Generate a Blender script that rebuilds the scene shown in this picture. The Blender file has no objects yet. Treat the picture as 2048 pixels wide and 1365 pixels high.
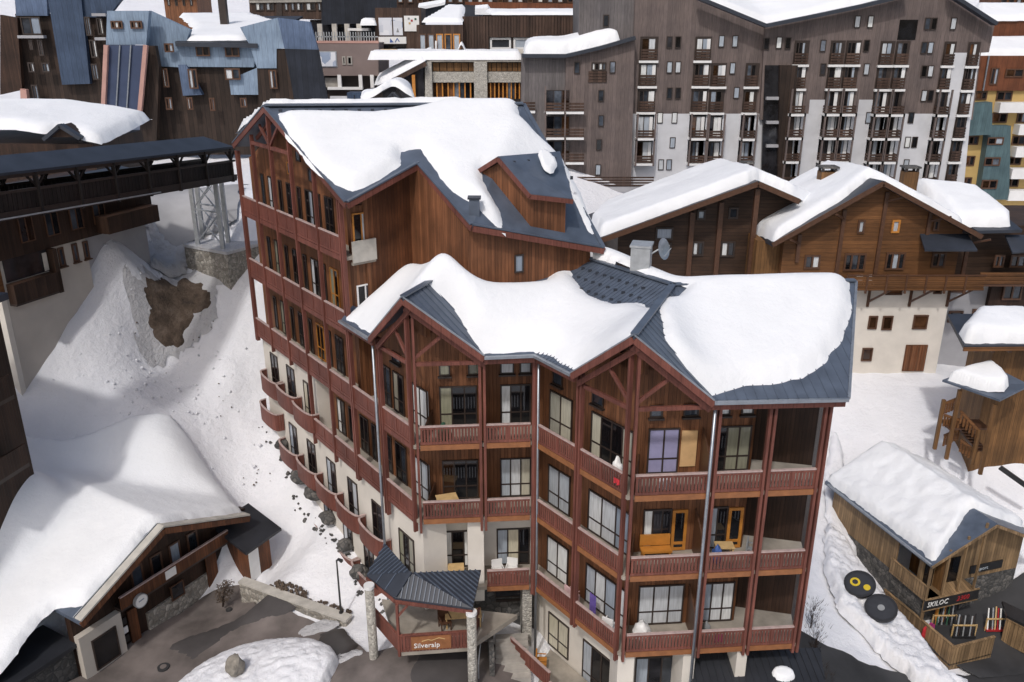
import bpy, bmesh, math, random
import numpy as np
from math import sin, cos, radians, pi
from mathutils import Vector, Matrix, noise

random.seed(7)
C = bpy.context.scene
COL = C.collection

# ------------------------------------------------------------------ camera, sky, sun, exposure
CAM_Z, FPX, PITCH = 24.0, 1700.0, 20.4
cam = bpy.data.cameras.new('camera'); cam_o = bpy.data.objects.new('camera', cam); COL.objects.link(cam_o)
cam_o.location = (0, 0, CAM_Z); cam_o.rotation_euler = (radians(90 - PITCH), 0, 0)
cam.sensor_width = 36.0; cam.lens = FPX / 2048 * 36; cam.clip_end = 2000; cam.clip_start = 0.1
C.camera = cam_o
SUN_AZ, SUN_EL = -160.0, 50.0            # azimuth from the view direction (+Y) towards +X
world = bpy.data.worlds.new('World'); C.world = world; world.use_nodes = True
wn = world.node_tree.nodes; wl = world.node_tree.links
sky = wn.new('ShaderNodeTexSky'); sky.sky_type = 'NISHITA'; sky.sun_disc = False
sky.sun_elevation = radians(SUN_EL); sky.sun_rotation = radians(SUN_AZ); sky.altitude = 200; sky.air_density = 1.2
sky.dust_density = 5.0
wl.new(sky.outputs[0], wn['Background'].inputs[0]); wn['Background'].inputs[1].default_value = 0.15
sun = bpy.data.lights.new('sun', 'SUN'); sun.energy = 2.0; sun.angle = radians(3.0); sun.color = (1.0, 0.965, 0.93)
sun_o = bpy.data.objects.new('sun', sun); COL.objects.link(sun_o)
to_sun = Vector((sin(radians(SUN_AZ)) * cos(radians(SUN_EL)), cos(radians(SUN_AZ)) * cos(radians(SUN_EL)), sin(radians(SUN_EL))))
sun_o.rotation_euler = to_sun.to_track_quat('Z', 'Y').to_euler(); sun_o.location = (-40, -40, 70)
C.view_settings.view_transform = 'Standard'; C.view_settings.look = 'None'
C.view_settings.gamma = 1; C.view_settings.use_curve_mapping = False
C.view_settings.exposure = -0.36

# ------------------------------------------------------------------ survey: sight lines measured from the drone's position
_c, _s = cos(radians(PITCH)), sin(radians(PITCH))
def sight(u, v):
    y = 682.5 - v
    return np.array([u - 1024, FPX * _c + y * _s, -FPX * _s + y * _c])
def S(u, v, Y):                       # point on that sight line at distance Y
    d = sight(u, v); p = np.array([0, 0, CAM_Z]) + d * (Y / d[1]); return p
def SZ(u, v, Z):                      # ... at height Z
    d = sight(u, v); return np.array([0, 0, CAM_Z]) + d * ((Z - CAM_Z) / d[2])
def SP(u, v, P, az):                  # ... on the vertical plane through P that runs towards azimuth az
    a = radians(az); n = np.array([cos(a), -sin(a), 0]); d = sight(u, v)
    P = np.array([P[0], P[1], CAM_Z]); o = np.array([0, 0, CAM_Z])
    return o + d * (np.dot(n, P - o) / np.dot(n, d))
def SN(u, v, P, n):
    d = sight(u, v); o = np.array([0, 0, CAM_Z]); n = np.array(n, float)
    return o + d * (np.dot(n, np.array(P) - o) / np.dot(n, d))

# ------------------------------------------------------------------ materials
MATS = {}
def new_mat(name):
    m = bpy.data.materials.new(name); m.use_nodes = True; MATS[name] = m
    nt = m.node_tree; b = nt.nodes['Principled BSDF']
    return m, nt, b
def nd(nt, t, **kw):
    n = nt.nodes.new(t)
    for k, v in kw.items():
        if k in n.inputs: n.inputs[k].default_value = v
        else: setattr(n, k, v)
    return n
def ramp(nt, fac, stops):
    r = nt.nodes.new('ShaderNodeValToRGB'); e = r.color_ramp.elements
    while len(e) < len(stops): e.new(0.5)
    for i, (p, c) in enumerate(stops): e[i].position = p; e[i].color = (*c, 1)
    nt.links.new(fac, r.inputs[0]); return r.outputs[0]
def bump(nt, b, h, strength, dist):
    n = nd(nt, 'ShaderNodeBump', Strength=strength, Distance=dist); nt.links.new(h, n.inputs['Height']); nt.links.new(n.outputs[0], b.inputs['Normal'])
def mixc(nt, f, a, c, mode='MIX'):
    n = nt.nodes.new('ShaderNodeMix'); n.data_type = 'RGBA'; n.blend_type = mode
    for sock, val in ((n.inputs[0], f), (n.inputs[6], a), (n.inputs[7], c)):
        if hasattr(val, 'is_output'): nt.links.new(val, sock)
        elif isinstance(val, (int, float)): sock.default_value = val
        else: sock.default_value = (*val, 1)
    return n.outputs[2]
def coords(nt, scale=(1, 1, 1), uv=False):
    t = nt.nodes.new('ShaderNodeTexCoord'); mp = nt.nodes.new('ShaderNodeMapping'); mp.inputs['Scale'].default_value = scale
    nt.links.new(t.outputs['UV' if uv else 'Object'], mp.inputs[0]); return mp.outputs[0]
def noise_t(nt, vec, scale, detail=5, rough=0.55):
    n = nd(nt, 'ShaderNodeTexNoise', Scale=scale, Detail=detail, Roughness=rough); nt.links.new(vec, n.inputs['Vector']); return n.outputs[0]
def plain(name, col, rough=0.6, var=0.25, scale=3.0, metallic=0.0, bmp=0.0, spec=0.5):
    m, nt, b = new_mat(name)
    v = coords(nt); f = noise_t(nt, v, scale)
    d = tuple(x * (1 - var) for x in col); l = tuple(min(1, x * (1 + var)) for x in col)
    nt.links.new(ramp(nt, f, [(0.3, d), (0.7, l)]), b.inputs['Base Color'])
    b.inputs['Roughness'].default_value = rough; b.inputs['Metallic'].default_value = metallic
    b.inputs['Specular IOR Level'].default_value = spec
    if bmp: bump(nt, b, noise_t(nt, v, scale * 8), bmp, 0.02)
    return m
def boards(name, col, width=0.12, var=0.28, rough=0.6, horizontal=False, stain=0.35, groove=0.35):
    """timber cladding: boards with their own tone, grain, dark joints and weather stains"""
    m, nt, b = new_mat(name)
    uv = nt.nodes.new('ShaderNodeTexCoord').outputs['UV']
    sep = nt.nodes.new('ShaderNodeSeparateXYZ'); nt.links.new(uv, sep.inputs[0])
    ax = sep.outputs[1 if horizontal else 0]
    mu = nd(nt, 'ShaderNodeMath', operation='MULTIPLY'); nt.links.new(ax, mu.inputs[0]); mu.inputs[1].default_value = 1 / width
    fl = nd(nt, 'ShaderNodeMath', operation='FLOOR'); nt.links.new(mu.outputs[0], fl.inputs[0])
    fr = nd(nt, 'ShaderNodeMath', operation='FRACT'); nt.links.new(mu.outputs[0], fr.inputs[0])
    wn_ = nt.nodes.new('ShaderNodeTexWhiteNoise'); wn_.noise_dimensions = '1D'; nt.links.new(fl.outputs[0], wn_.inputs['W'])
    mp = nt.nodes.new('ShaderNodeMapping'); mp.inputs['Scale'].default_value = (0.6, 9, 1) if horizontal else (9, 0.6, 1)
    nt.links.new(uv, mp.inputs[0]); grain = noise_t(nt, mp.outputs[0], 2.0, 6)
    base = ramp(nt, wn_.outputs[0], [(0, tuple(x * (1 - var) for x in col)), (1, tuple(x * (1 + var) for x in col))])
    g = ramp(nt, grain, [(0.3, (0.72, 0.72, 0.72)), (0.7, (1.15, 1.15, 1.15))])
    c1 = mixc(nt, 1.0, base, g, 'MULTIPLY')
    st = ramp(nt, noise_t(nt, coords(nt), 0.55, 4), [(0.35, (1 - stain,) * 3), (0.65, (1.1, 1.08, 1.05))])
    c2 = mixc(nt, 1.0, c1, st, 'MULTIPLY')
    pk = nd(nt, 'ShaderNodeMath', operation='PINGPONG'); nt.links.new(fr.outputs[0], pk.inputs[0]); pk.inputs[1].default_value = 0.5
    gr = ramp(nt, pk.outputs[0], [(0.0, (groove,) * 3), (0.09, (1, 1, 1))])
    nt.links.new(mixc(nt, 1.0, c2, gr, 'MULTIPLY'), b.inputs['Base Color'])
    b.inputs['Roughness'].default_value = rough; b.inputs['Specular IOR Level'].default_value = 0.3
    bump(nt, b, gr, 0.5, 0.02)
    return m
def snow_mat(name, col=(0.84, 0.86, 0.89), dirt=0.0, rough_scale=1.0, bmp=0.42):
    m, nt, b = new_mat(name); v = coords(nt)
    n1 = noise_t(nt, v, 0.5, 5); n2 = noise_t(nt, v, 2.2 * rough_scale, 12, 0.68)
    c = ramp(nt, n1, [(0.3, tuple(x * 0.93 for x in col)), (0.7, col)])
    if dirt:
        n3 = noise_t(nt, v, 1.6, 10, 0.72)
        f = ramp(nt, n3, [(0.60, (0, 0, 0)), (0.78, (dirt, dirt, dirt))])
        c = mixc(nt, f, c, (0.30, 0.27, 0.25))
    nt.links.new(c, b.inputs['Base Color']); b.inputs['Roughness'].default_value = 0.75
    b.inputs['Specular IOR Level'].default_value = 0.2
    bump(nt, b, n2, bmp, 0.12 if bmp < 0.5 else 0.28)
    return m
def stone_mat(name, a, c, scale=3.5, mortar=(0.22, 0.21, 0.19)):
    m, nt, b = new_mat(name); v = coords(nt)
    vo = nd(nt, 'ShaderNodeTexVoronoi', Scale=scale); nt.links.new(v, vo.inputs['Vector'])
    ve = nd(nt, 'ShaderNodeTexVoronoi', Scale=scale); ve.feature = 'DISTANCE_TO_EDGE'; nt.links.new(v, ve.inputs['Vector'])
    sp = nt.nodes.new('ShaderNodeSeparateColor'); nt.links.new(vo.outputs['Color'], sp.inputs[0])
    cc = ramp(nt, sp.outputs[0], [(0, a), (1, c)])
    cc = mixc(nt, ramp(nt, ve.outputs['Distance'], [(0.02, (1, 1, 1)), (0.09, (0, 0, 0))]), cc, mortar)
    cc = mixc(nt, 1.0, cc, ramp(nt, noise_t(nt, v, 12), [(0.3, (0.75,) * 3), (0.7, (1.15,) * 3)]), 'MULTIPLY')
    nt.links.new(cc, b.inputs['Base Color']); b.inputs['Roughness'].default_value = 0.85
    bump(nt, b, ve.outputs['Distance'], 0.8, 0.1); return m
def curtain(name, col, fold=16.0, contrast=0.22):
    m, nt, b = new_mat(name)
    uv = nt.nodes.new('ShaderNodeTexCoord').outputs['UV']; mp = nt.nodes.new('ShaderNodeMapping'); mp.inputs['Scale'].default_value = (1, 0.08, 1)
    nt.links.new(uv, mp.inputs[0]); f = noise_t(nt, mp.outputs[0], fold, 2)
    nt.links.new(ramp(nt, f, [(0.35, tuple(x * (1 - contrast) for x in col)), (0.6, col)]), b.inputs['Base Color'])
    nt.links.new(mixc(nt, 1.0, b.inputs['Base Color'].links[0].from_socket, ramp(nt, nt.nodes.new('ShaderNodeObjectInfo').outputs['Random'], [(0, (.55, .58, .62)), (.5, (.9, .9, .9)), (1, (1.08, 1.06, 1.0))]), 'MULTIPLY'), b.inputs['Base Color'])
    b.inputs['Roughness'].default_value = 0.5; b.inputs['Coat Weight'].default_value = 0.6; b.inputs['Coat Roughness'].default_value = 0.04
    return m
def glass_dark(name, col, rough=0.06):
    m, nt, b = new_mat(name)
    f = noise_t(nt, coords(nt), 1.3, 3)
    nt.links.new(ramp(nt, f, [(0.35, tuple(x * 0.4 for x in col)), (0.65, col)]), b.inputs['Base Color'])
    nt.links.new(mixc(nt, 1.0, b.inputs['Base Color'].links[0].from_socket, ramp(nt, nt.nodes.new('ShaderNodeObjectInfo').outputs['Random'], [(0, (.4, .4, .4)), (.6, (1, 1, 1)), (1, (3.2, 3.0, 2.8))]), 'MULTIPLY'), b.inputs['Base Color'])
    b.inputs['Roughness'].default_value = rough; b.inputs['Specular IOR Level'].default_value = 0.6; return m

boards('cladding', (0.195, 0.083, 0.039), 0.13, stain=0.25)
boards('cladding_light', (0.205, 0.086, 0.041), 0.13)
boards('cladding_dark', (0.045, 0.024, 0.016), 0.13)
boards('cladding_redbrown', (0.16, 0.062, 0.028), 0.13, stain=0.45)
boards('grey_brown_boards', (0.150, 0.120, 0.114), 0.36, var=0.12, stain=0.15, groove=0.75)
boards('grey_brown_boards_cool', (0.145, 0.133, 0.137), 0.30, var=0.14, stain=0.15, groove=0.65)
boards('honey_boards', (0.165, 0.075, 0.029), 0.28, var=0.22, horizontal=True, stain=0.3, groove=0.5)
boards('honey_boards_upright', (0.185, 0.095, 0.037), 0.2, var=0.25, stain=0.3, groove=0.5)
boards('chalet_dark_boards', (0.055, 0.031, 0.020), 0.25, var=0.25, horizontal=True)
boards('brown_boards', (0.075, 0.046, 0.035), 0.4, var=0.3, stain=0.3, groove=0.55)
boards('dark_brown_boards', (0.040, 0.026, 0.020), 0.4, var=0.3)
boards('orange_boards', (0.17, 0.060, 0.028), 0.5, var=0.15, stain=0.25, groove=0.7)
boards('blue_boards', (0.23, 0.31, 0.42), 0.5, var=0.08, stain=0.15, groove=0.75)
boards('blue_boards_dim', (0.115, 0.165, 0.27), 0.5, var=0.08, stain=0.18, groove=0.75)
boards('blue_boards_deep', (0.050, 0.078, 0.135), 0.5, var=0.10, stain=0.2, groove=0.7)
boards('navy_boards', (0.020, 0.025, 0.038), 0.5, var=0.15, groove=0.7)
boards('bridge_boards', (0.022, 0.015, 0.013), 0.2)
boards('weathered_boards', (0.30, 0.20, 0.11), 0.18, var=0.3, stain=0.35)
boards('teal_boards', (0.09, 0.15, 0.17), 0.4, var=0.12, stain=0.2, groove=0.75)
boards('red_timber', (0.185, 0.068, 0.052), 0.31, var=0.10, rough=0.55, stain=0.30, groove=0.75)
plain('red_timber_top', (0.42, 0.32, 0.30), 0.6, 0.2, 6)
plain('orange_fascia', (0.26, 0.105, 0.04), 0.55, 0.2, 4)
plain('orange_joinery', (0.46, 0.19, 0.035), 0.4, 0.15, 4)
plain('pale_orange_panel', (0.62, 0.40, 0.20), 0.6, 0.08, 4)
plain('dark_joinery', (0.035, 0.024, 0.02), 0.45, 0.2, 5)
plain('brown_joinery', (0.085, 0.04, 0.022), 0.45, 0.2, 5)
plain('gutter_metal', (0.30, 0.33, 0.37), 0.35, 0.15, 5, metallic=0.6)
plain('galvanised', (0.42, 0.44, 0.46), 0.45, 0.15, 5, metallic=0.4)
plain('roof_metal', (0.078, 0.098, 0.135), 0.42, 0.22, 1.6, spec=0.6)
plain('roof_metal_dark', (0.028, 0.034, 0.048), 0.5, 0.2, 1.2)
plain('roof_metal_black', (0.020, 0.022, 0.028), 0.5, 0.25, 1.5)
plain('stucco', (0.66, 0.62, 0.56), 0.9, 0.10, 0.7, bmp=0.15)
plain('stucco_cream', (0.50, 0.46, 0.41), 0.9, 0.10, 0.6, bmp=0.15)
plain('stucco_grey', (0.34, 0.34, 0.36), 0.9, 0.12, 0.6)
plain('stucco_yellow', (0.52, 0.36, 0.14), 0.9, 0.10, 0.4)
plain('white_paint', (0.74, 0.74, 0.74), 0.6, 0.06, 1.0)
plain('block_white', (0.56, 0.57, 0.60), 0.85, 0.12, 0.5)
plain('concrete', (0.34, 0.32, 0.29), 0.9, 0.2, 2.0, bmp=0.2)
plain('concrete_pale', (0.46, 0.44, 0.40), 0.9, 0.2, 2.0, bmp=0.2)
plain('balcony_floor', (0.30, 0.27, 0.23), 0.9, 0.25, 1.6)
plain('asphalt', (0.055, 0.050, 0.050), 0.8, 0.3, 0.7, bmp=0.2)
plain('paving', (0.140, 0.120, 0.112), 0.75, 0.42, 0.75, bmp=0.3)
plain('wet_asphalt', (0.035, 0.030, 0.028), 0.35, 0.3, 1.0)
plain('street_dark', (0.032, 0.032, 0.034), 0.7, 0.35, 0.6, bmp=0.2)
plain('road_snow', (0.32, 0.32, 0.33), 0.9, 0.25, 0.35, bmp=0.3)
plain('black_metal', (0.02, 0.02, 0.022), 0.4, 0.2, 5)
plain('black_rubber', (0.025, 0.027, 0.034), 0.55, 0.2, 3)
plain('white_plastic', (0.78, 0.78, 0.77), 0.4, 0.04, 3)
plain('grey_plastic', (0.25, 0.26, 0.27), 0.5, 0.1, 3)
plain('yellow_paint', (0.62, 0.45, 0.02), 0.5, 0.1, 3)
plain('red_paint', (0.36, 0.02, 0.025), 0.5, 0.1, 3)
plain('magenta_cloth', (0.35, 0.03, 0.16), 0.8, 0.2, 5)
plain('red_cloth', (0.50, 0.03, 0.04), 0.8, 0.2, 5)
plain('green_cloth', (0.03, 0.10, 0.06), 0.8, 0.3, 5)
plain('blue_cloth', (0.06, 0.12, 0.35), 0.8, 0.2, 5)
plain('purple_cloth', (0.12, 0.08, 0.30), 0.8, 0.2, 5)
plain('pink_cloth', (0.62, 0.42, 0.42), 0.8, 0.2, 5)
plain('sand_wood', (0.55, 0.38, 0.18), 0.6, 0.15, 4)
plain('pink_trim', (0.45, 0.26, 0.22), 0.6, 0.1, 1)
plain('rock', (0.23, 0.21, 0.18), 0.95, 0.4, 3, bmp=0.6)
plain('solar_panel', (0.045, 0.065, 0.125), 0.3, 0.15, 0.6)
plain('lavender_curtain', (0.30, 0.29, 0.46), 0.6, 0.08, 3)
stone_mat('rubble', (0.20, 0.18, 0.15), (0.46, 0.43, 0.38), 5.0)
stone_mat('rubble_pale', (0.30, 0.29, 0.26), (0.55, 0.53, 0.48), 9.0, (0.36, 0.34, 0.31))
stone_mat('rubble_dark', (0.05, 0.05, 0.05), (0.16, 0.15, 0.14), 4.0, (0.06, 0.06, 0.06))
snow_mat('snow'); snow_mat('snow_rough', (0.81, 0.82, 0.86), 0.10, 1.1, 0.5); snow_mat('snow_dirty', (0.60, 0.60, 0.62), 0.8, 1.8, 0.9)
curtain('curtain_white', (0.72, 0.75, 0.78)); curtain('curtain_cream', (0.60, 0.57, 0.46)); curtain('curtain_green', (0.27, 0.27, 0.20))
curtain('curtain_blue', (0.42, 0.48, 0.56))
glass_dark('glass_black', (0.016, 0.017, 0.021)); glass_dark('glass_grey', (0.07, 0.085, 0.11)); glass_dark('glass_warm', (0.06, 0.03, 0.016))
def earth():
    m, nt, b = new_mat('earth'); v = coords(nt)
    c = ramp(nt, noise_t(nt, v, 1.2, 10, 0.7), [(0.3, (0.035, 0.025, 0.019)), (0.5, (0.11, 0.078, 0.056)), (0.72, (0.20, 0.155, 0.125))])
    nt.links.new(c, b.inputs['Base Color']); b.inputs['Roughness'].default_value = 0.95; bump(nt, b, noise_t(nt, v, 5, 10, 0.7), 1.0, 0.2)
earth()
def print_mat(name, stops, scale):
    m, nt, b = new_mat(name); vo = nd(nt, 'ShaderNodeTexVoronoi', Scale=scale); vo.distance = 'CHEBYCHEV'
    nt.links.new(coords(nt), vo.inputs['Vector']); sp = nt.nodes.new('ShaderNodeSeparateColor'); nt.links.new(vo.outputs['Color'], sp.inputs[0])
    nt.links.new(ramp(nt, sp.outputs[0], stops), b.inputs['Base Color']); b.inputs['Roughness'].default_value = 0.6
print_mat('poster_print', [(0.0, (0.75, 0.76, 0.8)), (0.55, (0.6, 0.63, 0.7)), (0.85, (0.25, 0.32, 0.45))], 1.1)

# ------------------------------------------------------------------ mesh helpers
class Frame:
    """s runs left to right as seen from outside, d outwards, z up"""
    def __init__(f, o, az):
        a = radians(az); f.o = np.array([o[0], o[1], 0.0]); f.az = az
        f.D = np.array([sin(a), cos(a), 0]); f.n = np.array([f.D[1], -f.D[0], 0])
    def p(f, s, d, z): q = f.o + f.D * s + f.n * d; return (q[0], q[1], z)
    def sz(f, u, v, d=0.0):
        q = SP(u, v, f.o + f.n * d, f.az); return float(np.dot(q - f.o, f.D)), float(q[2])
class MB:
    def __init__(m): m.v = []; m.f = []
    def face(m, pts): 
        i = len(m.v); m.v += [tuple(map(float, p)) for p in pts]; m.f.append(tuple(range(i, i + len(pts)))); return m
    def hexa(m, b, t):       # bottom 4 (counter-clockwise from above), top 4
        i = len(m.v); m.v += [tuple(map(float, p)) for p in list(b) + list(t)]
        for q in ((3, 2, 1, 0), (4, 5, 6, 7), (0, 1, 5, 4), (1, 2, 6, 5), (2, 3, 7, 6), (3, 0, 4, 7)): m.f.append(tuple(i + k for k in q))
        return m
    def fb(m, F, s0, s1, d0, d1, z0, z1):
        b = [F.p(s0, d1, z0), F.p(s1, d1, z0), F.p(s1, d0, z0), F.p(s0, d0, z0)]
        return m.hexa(b, [(x, y, z1) for x, y, z in b])
    def bx(m, x0, x1, y0, y1, z0, z1):
        b = [(x0, y0, z0), (x1, y0, z0), (x1, y1, z0), (x0, y1, z0)]; return m.hexa(b, [(x, y, z1) for x, y, _ in b])
    def beam(m, p, q, w, h, up=(0, 0, 1)):
        p, q = Vector(p), Vector(q); d = (q - p).normalized(); s = d.cross(Vector(up))
        if s.length < 1e-4: s = Vector((1, 0, 0))
        s.normalize(); t = s.cross(d).normalized(); s *= w / 2; t *= h / 2
        b = [p - s - t, p + s - t, p + s + t, p - s + t]; e = [x + (q - p) for x in b]
        i = len(m.v); m.v += [tuple(x) for x in b + e]
        for k in ((3, 2, 1, 0), (4, 5, 6, 7), (0, 1, 5, 4), (1, 2, 6, 5), (2, 3, 7, 6), (3, 0, 4, 7)): m.f.append(tuple(i + j for j in k))
        return m
    def tube(m, pts, r, n=8, cap=True):
        pts = [Vector(p) for p in pts]; rr = r if isinstance(r, (list, tuple)) else [r] * len(pts); i0 = len(m.v)
        for k, p in enumerate(pts):
            d = (pts[min(k + 1, len(pts) - 1)] - pts[max(k - 1, 0)]).normalized()
            a = d.cross(Vector((0, 0, 1)));
            if a.length < 1e-3: a = Vector((1, 0, 0))
            a.normalize(); b = d.cross(a)
            for j in range(n): m.v.append(tuple(p + (a * cos(2 * pi * j / n) + b * sin(2 * pi * j / n)) * rr[k]))
        for k in range(len(pts) - 1):
            for j in range(n):
                A = i0 + k * n + j; B = i0 + k * n + (j + 1) % n; m.f.append((A, A + n, B + n, B))
        if cap: m.f.append(tuple(i0 + j for j in range(n))); m.f.append(tuple(i0 + (len(pts) - 1) * n + j for j in reversed(range(n))))
        return m
    def plate(m, pts, t, vec=(0, 0, -1)):     # polygon with thickness t along vec
        v = Vector(vec) * t; top = [Vector(p) for p in pts]; bot = [p + v for p in top]; n = len(top); i = len(m.v)
        m.v += [tuple(p) for p in top + bot]; m.f.append(tuple(range(i, i + n))); m.f.append(tuple(i + n + k for k in reversed(range(n))))
        for k in range(n): m.f.append((i + k, i + n + k, i + n + (k + 1) % n, i + (k + 1) % n))
        return m
    def mesh(m, name, mat):
        me = bpy.data.meshes.new(name); me.from_pydata(m.v, [], m.f); me.materials.append(MATS[mat])
        bm = bmesh.new(); bm.from_mesh(me); bmesh.ops.recalc_face_normals(bm, faces=bm.faces)
        uvl = bm.loops.layers.uv.new('UVMap')
        for f in bm.faces:
            n = f.normal
            if abs(n.z) > 0.985: T, B = Vector((1, 0, 0)), Vector((0, 1, 0))
            else: T = Vector((0, 0, 1)).cross(n).normalized(); B = n.cross(T)
            for l in f.loops: l[uvl].uv = (l.vert.co.dot(T), l.vert.co.dot(B))
        bm.to_mesh(me); bm.free(); return me
    def build(m, name, mat, parent=None, smooth=False):
        me = m.mesh(name, mat)
        if smooth: me.polygons.foreach_set('use_smooth', [True] * len(me.polygons))
        return link(name, me, parent)
def link(name, me, parent=None):
    o = bpy.data.objects.new(name, me); COL.objects.link(o)
    if parent is not None:
        o.parent = parent; o.matrix_parent_inverse = Matrix.Translation(-Vector(parent.get('_w', (0, 0, 0))))
    return o
def tag(o, label, cat, group=None, kind=None):
    if label: o['label'] = label
    if cat: o['category'] = cat
    if group: o['group'] = group
    if kind: o['kind'] = kind
    return o
def thing(name, loc, label, cat, group=None):
    o = bpy.data.objects.new(name, None); COL.objects.link(o); o.location = tuple(map(float, loc)); o.empty_display_size = 0.3
    o['_w'] = tuple(map(float, loc)); return tag(o, label, cat, group)
def struct(o): o['kind'] = 'structure'; return o
def fwin(par, F, s0, s1, z0, z1, d, panes=('glass_black',), frame='dark_joinery', bw=0.05, t=0.05, transom=None, name='window', sill=False):
    """window or glazed door on a wall face at offset d: frame part with pane sub-parts"""
    m = MB(); n = len(panes)
    m.fb(F, s0, s1, d, d + t, z1 - bw, z1); m.fb(F, s0, s1, d, d + t, z0, z0 + bw)
    w = (s1 - s0) / n
    for k in range(n + 1):
        c = s0 + w * k; a = max(s0, c - bw / 2); b = min(s1, c + bw / 2)
        if k == 0: b = s0 + bw
        if k == n: a = s1 - bw
        m.fb(F, a, b, d, d + t - 0.004, z0 + bw, z1 - bw)
    if transom: m.fb(F, s0 + bw, s1 - bw, d, d + t - 0.01, transom - bw / 2, transom + bw / 2)
    if sill: m.fb(F, s0 - 0.05, s1 + 0.05, d, d + t + 0.08, z0 - 0.06, z0 - 0.002)
    o = m.build(name, frame, par)
    for k, pm in enumerate(panes):
        MB().fb(F, s0 + w * k + 0.01, s0 + w * (k + 1) - 0.01, d - 0.02, d + 0.022, z0 + 0.02, z1 - 0.02).build('pane', pm, o)
    return o
def text_part(txt, F, s, d, z, size, mat, parent, name='lettering', slant=0.0, squash=1.0):
    cu = bpy.data.curves.new('t', 'FONT'); cu.body = txt; cu.size = size; cu.extrude = 0.008; cu.shear = slant; cu.resolution_u = 2
    to = bpy.data.objects.new('t', cu); COL.objects.link(to); bpy.context.view_layer.update()
    me = bpy.data.meshes.new_from_object(to.evaluated_get(bpy.context.evaluated_depsgraph_get())); bpy.data.objects.remove(to)
    for v in me.vertices:
        x, y, zz = v.co; v.co = F.p(s + x * squash, d + zz, z + y)
    me.materials.clear(); me.materials.append(MATS[mat]); return link(name, me, parent)
def inside_poly(P, X, Y):
    r = np.zeros(X.shape, bool); n = len(P)
    for i in range(n):
        x0, y0 = P[i]; x1, y1 = P[(i + 1) % n]
        if y0 == y1: continue
        c = ((Y < y0) != (Y < y1)) & (X < (x1 - x0) * (Y - y0) / (y1 - y0) + x0); r ^= c
    return r
def near_poly(P, X, Y):
    best = np.full(X.shape, 1e9); bx_ = X.copy(); by_ = Y.copy(); n = len(P)
    for i in range(n):
        a = np.array(P[i]); b = np.array(P[(i + 1) % n]); d = b - a; L = float(d @ d)
        if L < 1e-9: continue
        t = np.clip(((X - a[0]) * d[0] + (Y - a[1]) * d[1]) / L, 0, 1); px = a[0] + d[0] * t; py = a[1] + d[1] * t
        dd = np.hypot(X - px, Y - py); k = dd < best; best[k] = dd[k]; bx_[k] = px[k]; by_[k] = py[k]
    return best, bx_, by_
def fbm(x, y, sc, seed=0.0, oct=4):
    f = np.empty(x.shape); xf = x.ravel(); yf = y.ravel(); o = f.ravel()
    for i in range(len(xf)): o[i] = noise.fractal(Vector((xf[i] * sc + seed, yf[i] * sc - seed, seed * 0.37)), 1.0, 2.0, oct)
    return o.reshape(x.shape)
def ragged(P, step, amp, seed):
    out = []; n = len(P)
    for i in range(n):
        a = np.array(P[i], float); b = np.array(P[(i + 1) % n], float); L = np.linalg.norm(b - a); k = max(1, int(L / step))
        nrm = np.array([-(b - a)[1], (b - a)[0]]) / max(L, 1e-6)
        for j in range(k):
            q = a + (b - a) * j / k
            out.append(tuple(q + nrm * amp * (noise.fractal(Vector((q[0] * 1.1 + seed, q[1] * 1.1, seed)), 1.0, 2.0, 4) + 0.6 * noise.noise(Vector((q[0] * 5, q[1] * 5, seed))))))
    return out
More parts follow.
